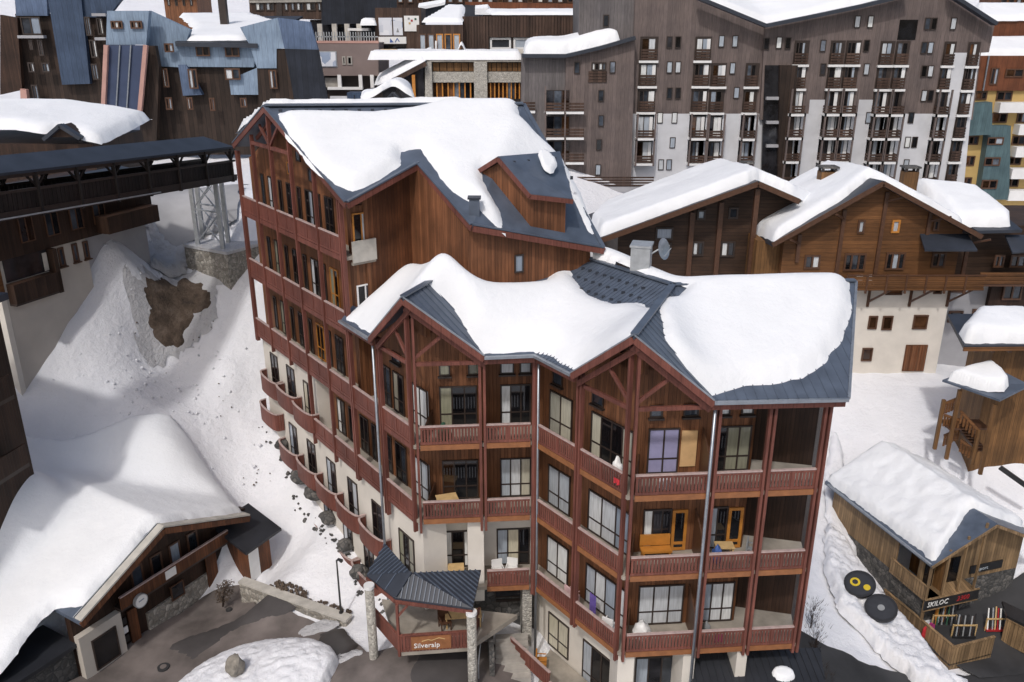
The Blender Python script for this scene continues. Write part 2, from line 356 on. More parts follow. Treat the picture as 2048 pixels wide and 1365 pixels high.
def blanket(name, outline, base, T, r, res, mat='snow', label=None, cat='snow', rough=0.025, rag=0.12, seed=1.0, parent=None, kind=None, smoothn=2, nsc=0.5, lift=0.01, tvar=0.14, extra=None, post=0):
    """a layer of snow lying on base(x, y): thickness T, rounded within r of its ragged outline"""
    P = ragged(outline, 0.13 if res < 0.18 else max(0.2, res), rag, seed)
    A = np.array(P); x0, y0 = A.min(0) - res; x1, y1 = A.max(0) + res
    xs = np.arange(x0, x1 + res, res); ys = np.arange(y0, y1 + res, res); X, Y = np.meshgrid(xs, ys, indexing='ij')
    ins = inside_poly(P, X, Y); dist, bx_, by_ = near_poly(P, X, Y)
    cx = (X[:-1, :-1] + X[1:, 1:]) / 2; cy = (Y[:-1, :-1] + Y[1:, 1:]) / 2; cell = inside_poly(P, cx, cy)
    use = np.zeros(X.shape, bool)
    for a in (0, 1):
        for b in (0, 1): use[a:a + cell.shape[0], b:b + cell.shape[1]] |= cell
    edge = np.zeros(X.shape, int)
    for a in (0, 1):
        for b in (0, 1): edge[a:a + cell.shape[0], b:b + cell.shape[1]] += cell
    snap = use & (edge < 4)
    X = np.where(snap, bx_, X); Y = np.where(snap, by_, Y); dist = np.where(snap, 0, np.where(ins, dist, 0))
    Z0 = base(X, Y); Z = Z0.copy()
    for _ in range(smoothn):
        Zp = np.pad(Z, 1, 'edge'); Z = (Zp[:-2, 1:-1] + Zp[2:, 1:-1] + Zp[1:-1, :-2] + Zp[1:-1, 2:] + 2 * Z) / 6
    Z = np.maximum(Z, Z0)
    ds, _, _ = near_poly(outline, X, Y); ds = np.where(inside_poly(outline, X, Y), ds, -ds) + rag * 0.7
    q = np.clip(ds / r, 0, 1); prof = np.sqrt(np.clip(1 - (1 - q) ** 2, 0, 1)); q = np.clip(dist / min(0.16, r * 0.4), 0, 1); prof = prof * np.sqrt(np.clip(1 - (1 - q) ** 2, 0, 1))
    Tv = T * (1 + tvar * fbm(X, Y, 0.22, seed)) + rough * fbm(X, Y, nsc * 2.5, seed + 5)
    if extra: Tv = Tv + extra(X, Y)
    Z = np.where(snap, Z0 - 0.03, Z * prof + Z0 * (1 - prof) + np.maximum(Tv, 0.02) * prof) + lift
    inner = (edge == 4)
    for _ in range(post):
        Zp = np.pad(Z, 1, 'edge'); Zs = (Zp[:-2, 1:-1] + Zp[2:, 1:-1] + Zp[1:-1, :-2] + Zp[1:-1, 2:]) / 4; Z = np.where(inner, np.maximum(Zs, Z0 + 0.03), Z)
    idx = -np.ones(X.shape, int); idx[use] = np.arange(use.sum())
    V = np.stack([X[use], Y[use], Z[use]], 1)
    I, J = np.nonzero(cell); F = np.stack([idx[I, J], idx[I + 1, J], idx[I + 1, J + 1], idx[I, J + 1]], 1)
    me = bpy.data.meshes.new(name); me.from_pydata(V.tolist(), [], F.tolist()); me.materials.append(MATS[mat])
    me.polygons.foreach_set('use_smooth', [True] * len(me.polygons)); me.update()
    o = link(name, me, parent)
    if label: tag(o, label, cat, None, kind)
    return o
def tri_base(tris, default=-50.0):
    """height of a set of roof triangles/quads (each a list of 3-D points, planar); highest wins, beyond them the nearest plane carries on"""
    pl = []
    for t in tris:
        p = [np.array(q, float) for q in t]; n = np.cross(p[1] - p[0], p[2] - p[0]); n /= n[2]
        pl.append(([(q[0], q[1]) for q in p], n, p[0]))
    def f(X, Y):
        Z = np.full(X.shape, 1e9); D = np.full(X.shape, 1e9)
        for poly, n, p0 in pl:
            z = p0[2] - (n[0] * (X - p0[0]) + n[1] * (Y - p0[1])); d, _, _ = near_poly(poly, X, Y); d = np.where(inside_poly(poly, X, Y), 0, d)
            k = (d < D - 1e-6); Z = np.where(k, z, Z); D = np.where(k, d, D)
        return Z
    return f
def ribs(tri, pitch, w=0.028, h=0.024, direction=None, off=0.0):
    """standing seams running down a planar convex roof face"""
    p = [Vector(q) for q in tri]; n = (p[1] - p[0]).cross(p[2] - p[0]).normalized()
    if n.z < 0: n = -n
    down = Vector(direction) if direction else Vector((n.x, n.y, 0)) ; down = (down - n * down.dot(n)).normalized(); ac = n.cross(down).normalized()
    a = [q.dot(ac) for q in p]; m = MB(); k = math.ceil((min(a) + off) / pitch)
    while k * pitch < max(a) - 0.01:
        c = k * pitch; hits = []
        for i in range(len(p)):
            q0, q1 = p[i], p[(i + 1) % len(p)]; a0, a1 = a[i], a[(i + 1) % len(p)]
            if (a0 - c) * (a1 - c) < 0: hits.append(q0 + (q1 - q0) * ((c - a0) / (a1 - a0)))
        if len(hits) == 2 and (hits[0] - hits[1]).length > 0.1: m.beam(hits[0] + n * h * 0.4, hits[1] + n * h * 0.4, w, h, tuple(n))
        k += 1
    return m
# ================================================================== the apartment hotel in the middle
A1, A2 = -36.6, 85.6
D1 = np.array([sin(radians(A1)), cos(radians(A1)), 0]); D2 = np.array([sin(radians(A2)), cos(radians(A2)), 0])
N1 = np.array([-D1[1], D1[0], 0]); N2 = np.array([D2[1], -D2[0], 0])
P0 = np.array([3.5, 22.5, 0]); P1 = P0 + D1 * 4.5; P2 = P1 - D2 * 4.15; P3 = P2 + D1 * 14.4; PR = P0 + D2 * 5.98
FL = Frame(P3, 143.4); FM = Frame(P2, A2); FN = Frame(P1, 143.4); FR = Frame(P0, A2)
LL, LM, LN, LR = 14.4, 4.15, 4.5, 5.98
RAIL = {'U': 17.0, 'T': 14.18, 'A': 11.35, 'B': 8.45, 'C': 5.5, 'D': 2.6}
FLOOR = {k: z - 0.74 for k, z in RAIL.items()}
hotel = thing('apartment_hotel', (0, 30, 0), 'large red timber apartment hotel with stacked balconies and two folded gables', 'building')
DI1, DI2 = -0.9, -1.3                                   # how deep the balconies are on the two facade directions
def miter(Fa, da, Fb, db, at):
    a = Fa.o + Fa.n * da; b = Fb.o + Fb.n * db
    M = np.array([[Fa.D[0], -Fb.D[0]], [Fa.D[1], -Fb.D[1]]]); r = np.linalg.solve(M, (b - a)[:2]); return a + Fa.D * r[0]
I2 = miter(FL, DI1, FM, DI2, P2); I1 = miter(FM, DI2, FN, DI1, P1); I0 = miter(FN, DI1, FR, DI2, P0)
IL = P3 + FL.n * DI1 - FL.D * 0.0; IR = FR.o + FR.D * 4.25 + FR.n * DI2; IR2 = FR.o + FR.D * 4.25 + FR.n * -2.1; IR3 = FR.o + FR.D * 6.35 + FR.n * -1.45
def seg_wall(p, q, z0, z1, t, mat, name='wall', par=hotel):       # wall slab with its outer face on p-q (left to right from outside)
    az = math.degrees(math.atan2(q[0] - p[0], q[1] - p[1])); F = Frame(p, az); L = float(np.linalg.norm((q - p)[:2]))
    MB().fb(F, 0, L, -t, 0, z0, z1).build(name, mat, par); return F, L
# ---- inner facade walls, storey by storey
def onL(s, d=DI1): return FL.o + FL.D * s + FL.n * d
walls = [(onL(5.9), I2, 7.6, 10.47, 'cladding'), (I2, I1, 7.6, 10.47, 'cladding'), (I1, I0, 4.6, 10.47, 'cladding'), (I0, IR, 4.6, 10.47, 'cladding'),
         (I2, I1, 10.47, 14.4, 'cladding'), (I1, I0, 10.47, 14.6, 'cladding'), (I0, IR, 10.47, 14.6, 'cladding'),
         (onL(9.9), I2, 10.47, 14.4, 'cladding'), (onL(-1.15), onL(9.9), 10.47, 16.1, 'cladding'), (IR2, IR3, 4.6, 14.4, 'cladding_dark'),  # dark boards of the end-bay wall have its shade put into the colour
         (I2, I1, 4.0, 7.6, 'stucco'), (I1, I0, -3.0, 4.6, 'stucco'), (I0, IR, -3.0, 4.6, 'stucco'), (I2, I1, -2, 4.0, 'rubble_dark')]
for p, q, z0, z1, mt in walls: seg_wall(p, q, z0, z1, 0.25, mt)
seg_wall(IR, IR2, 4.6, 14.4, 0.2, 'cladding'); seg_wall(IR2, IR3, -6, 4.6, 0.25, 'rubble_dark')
MB().fb(FL, 0.0, 5.9, DI1 - 0.3, -0.22, 3.0, 10.44).build('wall', 'stucco', hotel)
MB().fb(FL, 5.9, 14.36, DI1 - 0.3, -0.22, 1.0, 7.56).build('wall', 'stucco', hotel)
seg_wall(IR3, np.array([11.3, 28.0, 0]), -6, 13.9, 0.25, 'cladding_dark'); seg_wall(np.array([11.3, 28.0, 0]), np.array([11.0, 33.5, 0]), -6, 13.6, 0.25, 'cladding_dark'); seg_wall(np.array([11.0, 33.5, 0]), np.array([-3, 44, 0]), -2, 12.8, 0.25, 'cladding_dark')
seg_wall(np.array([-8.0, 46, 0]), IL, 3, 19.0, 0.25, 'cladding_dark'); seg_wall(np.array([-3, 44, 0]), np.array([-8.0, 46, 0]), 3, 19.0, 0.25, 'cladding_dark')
# ---- balcony slabs as one strip per storey, with an orange edge board
def strip(out, inn, z0, z1, name, mat):
    for k in range(len(out) - 1):
        b = [out[k], out[k + 1], inn[k + 1], inn[k]]; MB().hexa([(p[0], p[1], z0) for p in b], [(p[0], p[1], z1) for p in b]).build(name, mat, hotel)
Pend = FR.o + FR.D * LR; P42 = FR.o + FR.D * 4.25
chains = {'U': ([P3, onL(10.0, 0)], [IL, onL(10.0)]), 'T': ([P3, onL(10.0, 0)], [IL, onL(10.0)]),
          'A': ([P3, P2, P1, P0, P42, Pend], [IL, I2, I1, I0, IR2, IR3]),
          'B': ([onL(5.9, 0), P2, P1, P0, P42, Pend], [onL(5.9), I2, I1, I0, IR2, IR3]),
          'C': ([P2 + D1 * 2.2, P2, P1, P0, P42, Pend], [P2 + D1 * 2.2 - N1 * 0.5, I2, I1, I0, IR2, IR3])}
for k, (o, i) in chains.items(): strip(o, i, FLOOR[k] - 0.13, FLOOR[k], 'balcony_slab', 'balcony_floor')
def fascia(F, s0, s1, k):
    MB().fb(F, s0, s1, 0.004, 0.06, FLOOR[k] - 0.17, FLOOR[k] + 0.02).build('fascia', 'orange_fascia' if F in (FM, FN, FR) else 'red_timber', hotel)
def railing(F, s0, s1, zt, solid=False, par=hotel, h=0.7, d=0.0):
    m = MB(); m.fb(F, s0, s1, d + 0.005, d + 0.05, zt - h, zt - h + 0.09); m.fb(F, s0, s1, d + 0.0, d + 0.05, zt - 0.13, zt - 0.05)
    pitch = 0.105; n = max(2, int((s1 - s0) / pitch)); w = (s1 - s0) / n
    for k in range(n):
        c = s0 + (k + 0.5) * w; hw = 0.036 if not solid else w * 0.42
        m.fb(F, c - hw, c + hw, d + 0.012, d + 0.036, zt - h + 0.09, zt - 0.13)
    if s1 - s0 > 1.5:
        c = (s0 + s1) / 2; m.fb(F, c - 0.04, c + 0.04, d + 0.004, d + 0.056, zt - h, zt - 0.05)
    o = m.build('railing', 'red_timber', par)
    MB().fb(F, s0, s1, d - 0.02, d + 0.07, zt - 0.045, zt).build('handrail', 'red_timber_top', o); return o
postsL = [0.1, 2.0, 4.0, 5.9, 7.95, 9.95, 12.25, 14.3]
postsM, postsN, postsR = [0.12, 2.33, 4.05], [0.1, 2.25, 4.38], [0.12, 2.55, 4.22, 5.9]
def bays(F, posts, k, lo=0, hi=99, solid=False):
    for a, b in zip(posts[:-1], posts[1:]):
        if a < lo - 0.01 or b > hi + 0.01: continue
        railing(F, a + 0.09, b - 0.09, RAIL[k], solid); fascia(F, a + 0.09, b - 0.09, k)
for k in 'UT': bays(FL, postsL, k, 0, 10, solid=True)
bays(FL, postsL, 'A', solid=True); bays(FL, postsL, 'B', 5.8, 15, solid=True)
for k in 'AB': bays(FM, postsM, k)
bays(FM, postsM, 'C', 2.3, 5, solid=True)
for k in 'ABC': bays(FN, postsN, k); bays(FR, postsR, k)
railing(FN, -0.2, 2.1, 2.75, True, d=0.9); railing(FN, 2.1, 4.6, 2.35, True, d=0.9)
# ---- twin timber posts
def post(F, s, z0, z1, twin=True, d=0.0, w=0.085):
    m = MB()
    for o in ((-0.075, 0.075) if twin else (0,)): m.fb(F, s + o - w / 2, s + o + w / 2, d - 0.05, d + 0.10, z0, z1)
    return m.build('post', 'red_timber', hotel)
gabL = lambda s: 21.0 - (0.45 * (4.18 - s) if s < 4.18 else 0.41 * (s - 4.18)) - 0.25
for s in postsL[:6]: post(FL, s, 10.2 if s < 5 else (7.2 if s < 9.9 else 7.3), gabL(s), twin=s in (0.1, 9.95))
for s, z0 in ((12.25, 6.9), (14.3, 7.2)): post(FL, s, z0, 13.9 if s < 13 else 15.6, twin=s < 13)
for s, zt in ((0.12, 15.6), (2.33, 13.9), (4.05, 13.9)): post(FM, s, 7.2 if s < 3 else 4.4, zt, twin=1 < s < 3)
for s, zt in ((0.1, 13.9), (2.25, 13.9), (4.38, 15.5)): post(FN, s, 4.4, zt, twin=1 < s < 3)
for s, zt in ((0.12, 15.5), (2.55, 13.8), (4.22, 13.8), (5.9, 13.8)): post(FR, s, 4.45, zt, twin=s > 1)
for F, s, d, z0, z1, mt in ((FL, 12.1, 0.17, 2.0, 14.0, 'gutter_metal'), (FM, 4.2, 0.12, 1.5, 13.95, 'gutter_metal'), (FR, 2.42, 0.17, 3.0, 13.8, 'gutter_metal')):
    MB().tube([F.p(s, d, z0), F.p(s, d, z1)], 0.05, 8).build('downpipe', mt, hotel, True)
# ---- doors and windows: (frame, s0, s1, storey, panes, height)
W, K_, G, CR, BL, GG = 'curtain_white', 'glass_black', 'curtain_green', 'curtain_cream', 'curtain_blue', 'glass_grey'
def door(F, s0, s1, k, panes, h=1.58, d=None, frame='dark_joinery', z0=None):
    d = (DI1 if F in (FL, FN) else DI2) if d is None else d
    z = FLOOR[k] + 0.03 if z0 is None else z0
    return fwin(hotel, F, s0, s1, z, z + h, d + 0.005, panes, frame, transom=z + 0.52, name='balcony_door')
door(FR, 0.86, 1.86, 'A', ('lavender_curtain', 'lavender_curtain')); door(FR, 2.98, 4.16, 'A', (K_, G, G))
MB().fb(FR, 1.92, 2.42, DI2, DI2 + 0.05, FLOOR['A'] + 0.25, FLOOR['A'] + 1.5).build('blind', 'pale_orange_panel', hotel)
door(FR, 0.86, 1.80, 'B', (W, K_, K_)); door(FR, 2.98, 3.66, 'B', (BL, K_))
for s in (1.82, 3.68): fwin(hotel, FR, s, s + 0.5, FLOOR['B'] + 0.03, FLOOR['B'] + 1.55, DI2 + 0.005, (K_,), 'orange_joinery', bw=0.1, name='open_door', transom=FLOOR['B'] + 0.3)
door(FR, 0.86, 2.42, 'C', (W, W, W)); door(FR, 2.98, 4.16, 'C', (BL, W, W))
for s0, s1, pm in ((0.86, 1.26, GG), (1.92, 2.4, GG), (3.0, 3.4, W), (3.75, 4.15, W)): fwin(hotel, FR, s0, s1, 12.6, 13.02, DI2 + 0.005, (pm,), sill=True)
for k, lo, hi in (('A', -0.35, 0.85), ('B', -0.35, 0.85), ('C', -0.35, 0.85)): door(FN, lo, hi, k, (W, W) if k != 'A' else (CR, CR))
door(FN, 1.82, 3.78, 'A', (CR, K_, K_, CR)); door(FN, 1.82, 3.85, 'B', (W, W, BL)); door(FN, 1.82, 3.85, 'C', (W, W, BL, W))
for s0, s1, pm in ((1.82, 2.35, GG), (-0.2, 0.3, GG)): fwin(hotel, FN, s0, s1, 12.5, 13.0, DI1 + 0.005, (pm,), sill=True)
door(FM, 0.88, 2.2, 'A', (G, K_, K_)); door(FM, 3.02, 4.1, 'A', (W, K_, K_)); door(FM, 0.9, 2.2, 'B', ('glass_warm', K_, K_)); door(FM, 3.0, 4.12, 'B', (BL, W, CR))
door(FM, 0.75, 2.05, 'C', (W, K_, W)); door(FM, 2.85, 4.1, 'C', (BL, CR, K_))
for s0, s1, pm in ((0.9, 1.28, G), (1.9, 2.3, G), (3.02, 3.5, W), (3.7, 4.1, W)): fwin(hotel, FM, s0, s1, 12.62, 13.05, DI2 + 0.005, (pm,), sill=True)
door(FL, 10.6, 11.3, 'A', (K_, GG)); door(FL, 11.5, 12.25, 'A', (CR, K_)); door(FL, 12.9, 13.9, 'A', (W, W)); fwin(hotel, FL, 11.5, 12.1, 12.6, 13.0, DI1 + 0.005, (GG,), sill=True)
door(FL, 6.4, 7.1, 'B', (W, K_)); door(FL, 8.5, 9.2, 'B', (K_, K_)); door(FL, 10.4, 11.1, 'B', (G, K_)); door(FL, 11.4, 12.2, 'B', (K_, GG)); door(FL, 12.8, 13.8, 'B', (W, W))
for k, z in (('U', 16.29), ('T', 13.47), ('A', 10.64)):
    for i, s in enumerate((1.0, 3.0, 4.9, 6.7, 8.7)):
        pn = random.choice([(K_, K_), (K_, GG), (W, K_), (K_, BL), (G, K_)])
        door(FL, s, s + 0.72, k, pn, frame='orange_joinery' if (k, i) in (('T', 3), ('A', 2)) else 'dark_joinery')
for k in 'UTA':
    for i, s in enumerate((0.15, 2.15, 4.1, 5.95, 7.9)): fwin(hotel, FL, s, s + 0.34, FLOOR[k] + 0.03, FLOOR[k] + 1.6, DI1 + 0.005, (random.choice([K_, K_, 'glass_warm', GG]),), 'dark_joinery', name='balcony_door')
for s in (7.5, 9.5): fwin(hotel, FL, s, s + 0.34, FLOOR['B'] + 0.03, FLOOR['B'] + 1.6, DI1 + 0.005, (K_,), 'dark_joinery', name='balcony_door')
for s, z in ((3.3, 18.25), (5.4, 18.25), (4.3, 18.9)): fwin(hotel, FL, s, s + 0.42, z, z + 0.5, DI1 + 0.005, (GG,), 'orange_joinery' if s < 4 else 'dark_joinery')
# ---- white storeys on the left: doors with bowed balconies
def bow(s, zt, half=1.06, out=0.46, par=hotel):
    n = 12; m = MB(); pts = []
    for k in range(n + 1):
        a = pi * k / n; pts.append((s - half * cos(a), -0.18 + out * (max(sin(a), 0) ** 0.38)))
    for k in range(n):
        (s0, d0), (s1, d1) = pts[k], pts[k + 1]; a = FL.p(s0, d0, 0); b = FL.p(s1, d1, 0)
        for j in range(3):
            f0, f1 = j / 3 + 0.02, (j + 1) / 3 - 0.02
            p = [a[i] + (b[i] - a[i]) * f0 for i in (0, 1)]; q = [a[i] + (b[i] - a[i]) * f1 for i in (0, 1)]
            m.beam((p[0], p[1], zt - 0.44), (q[0], q[1], zt - 0.44), 0.035, 0.84)
    o = m.build('bowed_railing', 'red_timber', par)
    t = MB()
    for k in range(n): a = FL.p(*pts[k], zt - 0.01); b = FL.p(*pts[k + 1], zt - 0.01); t.beam(a, b, 0.08, 0.04)
    t.build('handrail', 'red_timber_top', o)
    MB().plate([FL.p(*q, FLOOR['C'] * 0 + zt - 0.72) for q in pts], 0.1).build('balcony_slab', 'balcony_floor', par)
for s, zt, pn in ((1.3, 8.75, (K_, K_)), (3.2, 8.75, (K_, GG)), (5.0, 8.6, (CR, K_)), (0.75, 7.0, (K_, K_)), (2.8, 5.75, (BL, K_)), (4.8, 5.7, (K_, K_)), (6.8, 5.65, (BL, K_)), (8.8, 5.6, (K_, W)), (10.9, 5.55, (K_, K_)),
                  (6.1, 3.1, (GG, K_)), (8.0, 3.05, (W, K_)), (9.9, 3.0, (K_, K_))):
    if zt != 7.0: door(FL, s - 0.42, s + 0.42, 'C', pn, h=1.75, d=-0.22, z0=zt - 0.70)
    bow(s, zt)
door(FL, 12.6, 13.7, 'C', (G, K_, CR), d=-0.22, h=1.6)
# ---- ground storey on the right
door(FN, -0.2, 1.0, 'D', (CR, CR), h=1.5, z0=1.55, d=DI1); door(FN, 1.8, 3.8, 'D', (W, K_, K_, BL), h=1.9, z0=1.2, d=DI1); door(FR, 0.9, 2.3, 'D', (BL, K_, GG), h=1.7, z0=1.7)
MB().fb(FN, -0.3, 4.6, DI1 + 0.06, 0.85, 1.2, 1.42).build('terrace_slab', 'balcony_floor', hotel)
MB().fb(FR, 0.0, 0.55, DI2 + 0.01, -0.1, 1.0, 4.55).build('pier', 'stucco', hotel); MB().fb(FR, 2.2, 2.6, DI2 + 0.01, -0.1, 1.0, 4.55).build('pier', 'stucco', hotel)
MB().fb(FR, 4.0, 4.35, -0.9, -0.05, 3.2, 4.55).build('pier', 'stucco', hotel)
MB().fb(FM, 1.75, 2.33, DI2 + 0.01, -0.2, 4.0, 7.5).build('pier', 'stucco', hotel)
# ---- low timber partitions between the balconies
def part(F, s, k, dep, h=0.75, skew=0.0):
    a = F.p(s, dep + 0.05, FLOOR[k]); b = F.p(s + skew, -0.06, FLOOR[k])
    MB().hexa([(a[0], a[1], a[2]), (b[0], b[1], b[2]), (b[0] + 0.05, b[1] + 0.02, b[2]), (a[0] + 0.05, a[1] + 0.02, a[2])], [(a[0], a[1], a[2] + h), (b[0], b[1], b[2] + h * 0.55), (b[0] + 0.05, b[1] + 0.02, b[2] + h * 0.55), (a[0] + 0.05, a[1] + 0.02, a[2] + h)]).build('partition', 'brown_joinery', hotel)
for k in 'ABC': part(FR, 0.55, k, DI2, skew=-0.35); part(FR, 2.55, k, DI2, 1.6); 
for k in 'AB': part(FM, 0.6, k, DI2, skew=-0.35)
MB().fb(FM, 2.28, 2.38, DI2 + 0.01, -0.08, 10.66, 14.2).build('partition', 'cladding', hotel); MB().fb(FM, 2.28, 2.38, DI2 + 0.01, -0.08, 7.75, 10.4).build('partition', 'cladding', hotel)
# ---- roofs
V = lambda *a: np.array(a, float)
G1L, G1A, G1R, V1 = V(-4.83, 27.16, 14.04), V(-3.40, 25.36, 16.02), V(-0.90, 25.58, 13.98), V(0.75, 25.71, 14.0)
G2L, G2A, G2R, ER = V(1.85, 24.05, 14.02), V(3.38, 22.08, 15.95), V(5.79, 22.27, 13.9), V(9.75, 22.58, 13.86)
KK, KP, K2 = V(5.31, 26.91, 15.95), V(-1.45, 30.2, 16.02), V(2.63, 30.5, 15.95); KR = KK + D2 * 6.2; EL = V(-6.2, 29.2, 13.98)
low = {'f23': [EL, G1L, KP, KP + D1 * 4.5], 'g1l': [G1L, G1A, KP], 'g1r': [G1A, G1R, KP], 'f12': [G1R, V1, K2, KP], 'f01': [V1, G2L, KK, K2], 'g2l': [G2L, G2A, KK], 'g2r': [G2A, G2R, KK],
       'fr': [G2R, ER, KR, KK], 'back1': [KK, KR, V(11.4, 32.0, 13.9), V(6.9, 33.0, 13.9)], 'back2': [KK, V(6.9, 33, 13.9), V(5.6, 35.6, 13.9), K2]}
for k, pts in low.items(): MB().plate(pts, 0.14).build('roof_slope', 'roof_metal', hotel)
for k, pit in (('f01', 0.17), ('g1r', 0.3), ('g2r', 0.3), ('fr', 0.3)): ribs(low[k], pit).build('standing_seams', 'roof_metal', hotel)
def edge(p, q, name, mat, w=0.06, h=0.2, dz=-0.12, off=(0, 0, 0)):
    o = np.array(off); p = np.array(p) + o; q = np.array(q) + o; MB().beam((p[0], p[1], p[2] + dz), (q[0], q[1], q[2] + dz), w, h).build(name, mat, hotel)
for p, q, n in ((G1L, G1A, N1), (G1A, G1R, N2), (G2L, G2A, N1), (G2A, G2R, N2)):
    edge(p, q, 'bargeboard', 'red_timber', off=n * 0.05); edge(p, q, 'verge_trim', 'gutter_metal', 0.09, 0.04, 0.03, off=n * 0.04); edge(p, q, 'rafter', 'red_timber', 0.1, 0.16, -0.42, off=-n * 0.25)
for p, q, n in ((G1R, V1, N2), (V1, G2L, N1), (G2R, ER, N2), (EL, G1L, N1)):
    edge(p, q, 'gutter', 'gutter_metal', 0.12, 0.09, -0.05, off=n * 0.07); edge(p, q, 'eaves_beam', 'red_timber', 0.1, 0.16, -0.25, off=-n * 0.1)
edge(ER, KR, 'verge_trim', 'gutter_metal', 0.08, 0.1, -0.03, off=D2 * 0.05)
for a, b in ((G1A, KP), (G2A, KK), (KK, K2), (KK, KR)): edge(a, b, 'ridge_cap', 'roof_metal', 0.22, 0.05, 0.05)
# trusses in the two folded gables
def truss(Pc, Fa, sa, Fb, sb, za, zap, dirs):
    for n, D, L in dirs:
        base = V(Pc[0], Pc[1], 0) + n * 0.02
        def q(s, z): r = base + D * s; return (r[0], r[1], z)
        MB().beam(q(0.1, za - 0.1), q(L * 0.97, za - 0.1), 0.09, 0.13).build('tie_beam', 'red_timber', hotel)
        MB().beam(q(0.12, za + 0.1), q(L * 0.5, za + (zap - za) * 0.5 - 0.2), 0.08, 0.11).build('brace', 'red_timber', hotel)
truss(P2, 0, 0, 0, 0, 13.7, 16.0, ((N1, D1, 2.0), (N2, D2, 2.3))); truss(P0, 0, 0, 0, 0, 13.62, 15.9, ((N1, D1, 2.15), (N2, D2, 2.3)))
# gable infill walls behind the trusses
for F, s0, s1, sp, zl, zr, za, d in ((FM, -0.6, 2.3, 0, 0, 13.9, 15.9, DI2), (FR, -0.6, 2.5, 0, 0, 13.9, 15.9, DI2)):
    MB().plate([F.p(0.45, d, 14.2), F.p(s1, d, 14.2), F.p(0.45, d, 15.35)], 0.15, tuple(-F.n)).build('gable_wall', 'cladding', hotel)
for F, L in ((FL, LL), (FN, LN)):
    MB().plate([F.p(L - 2.0, DI1, 14.2), F.p(L - 0.45, DI1, 14.2), F.p(L - 0.45, DI1, 15.35)], 0.15, tuple(-F.n)).build('gable_wall', 'cladding', hotel)
# ---- the taller wing behind
UA, UL, UR = V(-9.53, 33.91, 21.06), V(-11.92, 37.13, 19.24), V(-5.60, 28.62, 18.37)
un = np.cross(D2, UR - UA); un /= un[2]
upz = lambda x, y: UA[2] - (un[0] * (x - UA[0]) + un[1] * (y - UA[1]))
onU = lambda x, y: V(x, y, upz(x, y))
UN, UB, UE = onU(-3.38, 30.85), onU(-1.31, 27.74), S(1206, 496, 29.9); UD = UA + D2 * 10.0
MB().plate([UA, UR, UN, UB, UD], 0.14).build('roof_slope', 'roof_metal', hotel); MB().plate([UB, UE, UD], 0.14).build('roof_slope', 'roof_metal', hotel)
ue = np.cross(UE - UB, UD - UB); ue /= ue[2]
uez = lambda x, y: UB[2] - (ue[0] * (x - UB[0]) + ue[1] * (y - UB[1]))
UBK = UL + D2 * 10.0; MB().plate([UA, UD, UBK, UL], 0.14).build('roof_slope', 'roof_metal', hotel)
for p, q, n in ((UL, UA, N1), (UA, UR, N1), (UR, UN, V(.7, -.7, 0)), (UN, UB, V(-.83, -.55, 0)), (UB, UE, V(.45, -.9, 0)), (UE, UD, V(.85, .5, 0))):
    edge(p, q, 'bargeboard', 'red_timber', off=n * 0.05); edge(p, q, 'verge_trim', 'roof_metal', 0.16, 0.05, 0.03, off=n * 0.02)
edge(UA, UD, 'ridge_cap', 'roof_metal', 0.4, 0.07, 0.05)
def wall_to_roof(p, q, z0, mat, upz=upz):
    p = np.array(p); q = np.array(q); dirv = (q - p)[:2] / np.linalg.norm((q - p)[:2]); nrm = np.array([-dirv[1], dirv[0]])
    MB().plate([(p[0], p[1], z0), (q[0], q[1], z0), (q[0], q[1], upz(q[0], q[1]) - 0.16), (p[0], p[1], upz(p[0], p[1]) - 0.16)], 0.2, (nrm[0], nrm[1], 0)).build('wall', mat, hotel)
w0 = onL(9.95, -0.25); w1 = np.array([-3.75, 31.2, 0]); w2 = np.array([-1.5, 28.0, 0]); w3 = np.array([2.85, 30.1, 0]); w4 = np.array([0.6, 34.2, 0]); wA = w0 + (w1 - w0) * 0.32
wall_to_roof(wA, w1, 13.0, 'cladding_redbrown'); wall_to_roof(w1, w2, 13.0, 'cladding_light'); wall_to_roof(w2, w3, 13.0, 'cladding_light', uez); wall_to_roof(w3, w4, 13.0, 'cladding', uez)
FA = Frame(w0, math.degrees(math.atan2(w1[0] - w0[0], w1[1] - w0[1])))
MB().fb(FA, 0.15, 0.98, -0.35, -0.08, 10.5, 18.0).build('wall', 'cladding', hotel)
fwin(hotel, FA, 0.2, 0.9, 16.3, 17.75, -0.075, (K_, W), 'orange_joinery', name='balcony_door'); fwin(hotel, FA, 0.2, 0.9, 13.6, 15.1, -0.075, (K_, GG), 'white_paint', name='balcony_door')
MB().fb(FA, 0.05, 1.02, 0.05, 0.12, 16.0, 16.78).build('balcony_panel', 'concrete_pale', hotel); MB().fb(FA, 0.05, 1.02, -0.07, 0.05, 15.9, 16.0).build('balcony_slab', 'balcony_floor', hotel)
Fw3 = Frame(w2, math.degrees(math.atan2(w3[0] - w2[0], w3[1] - w2[1]))); fwin(hotel, Fw3, 1.75, 2.1, 15.85, 16.5, 0.005, (BL,))
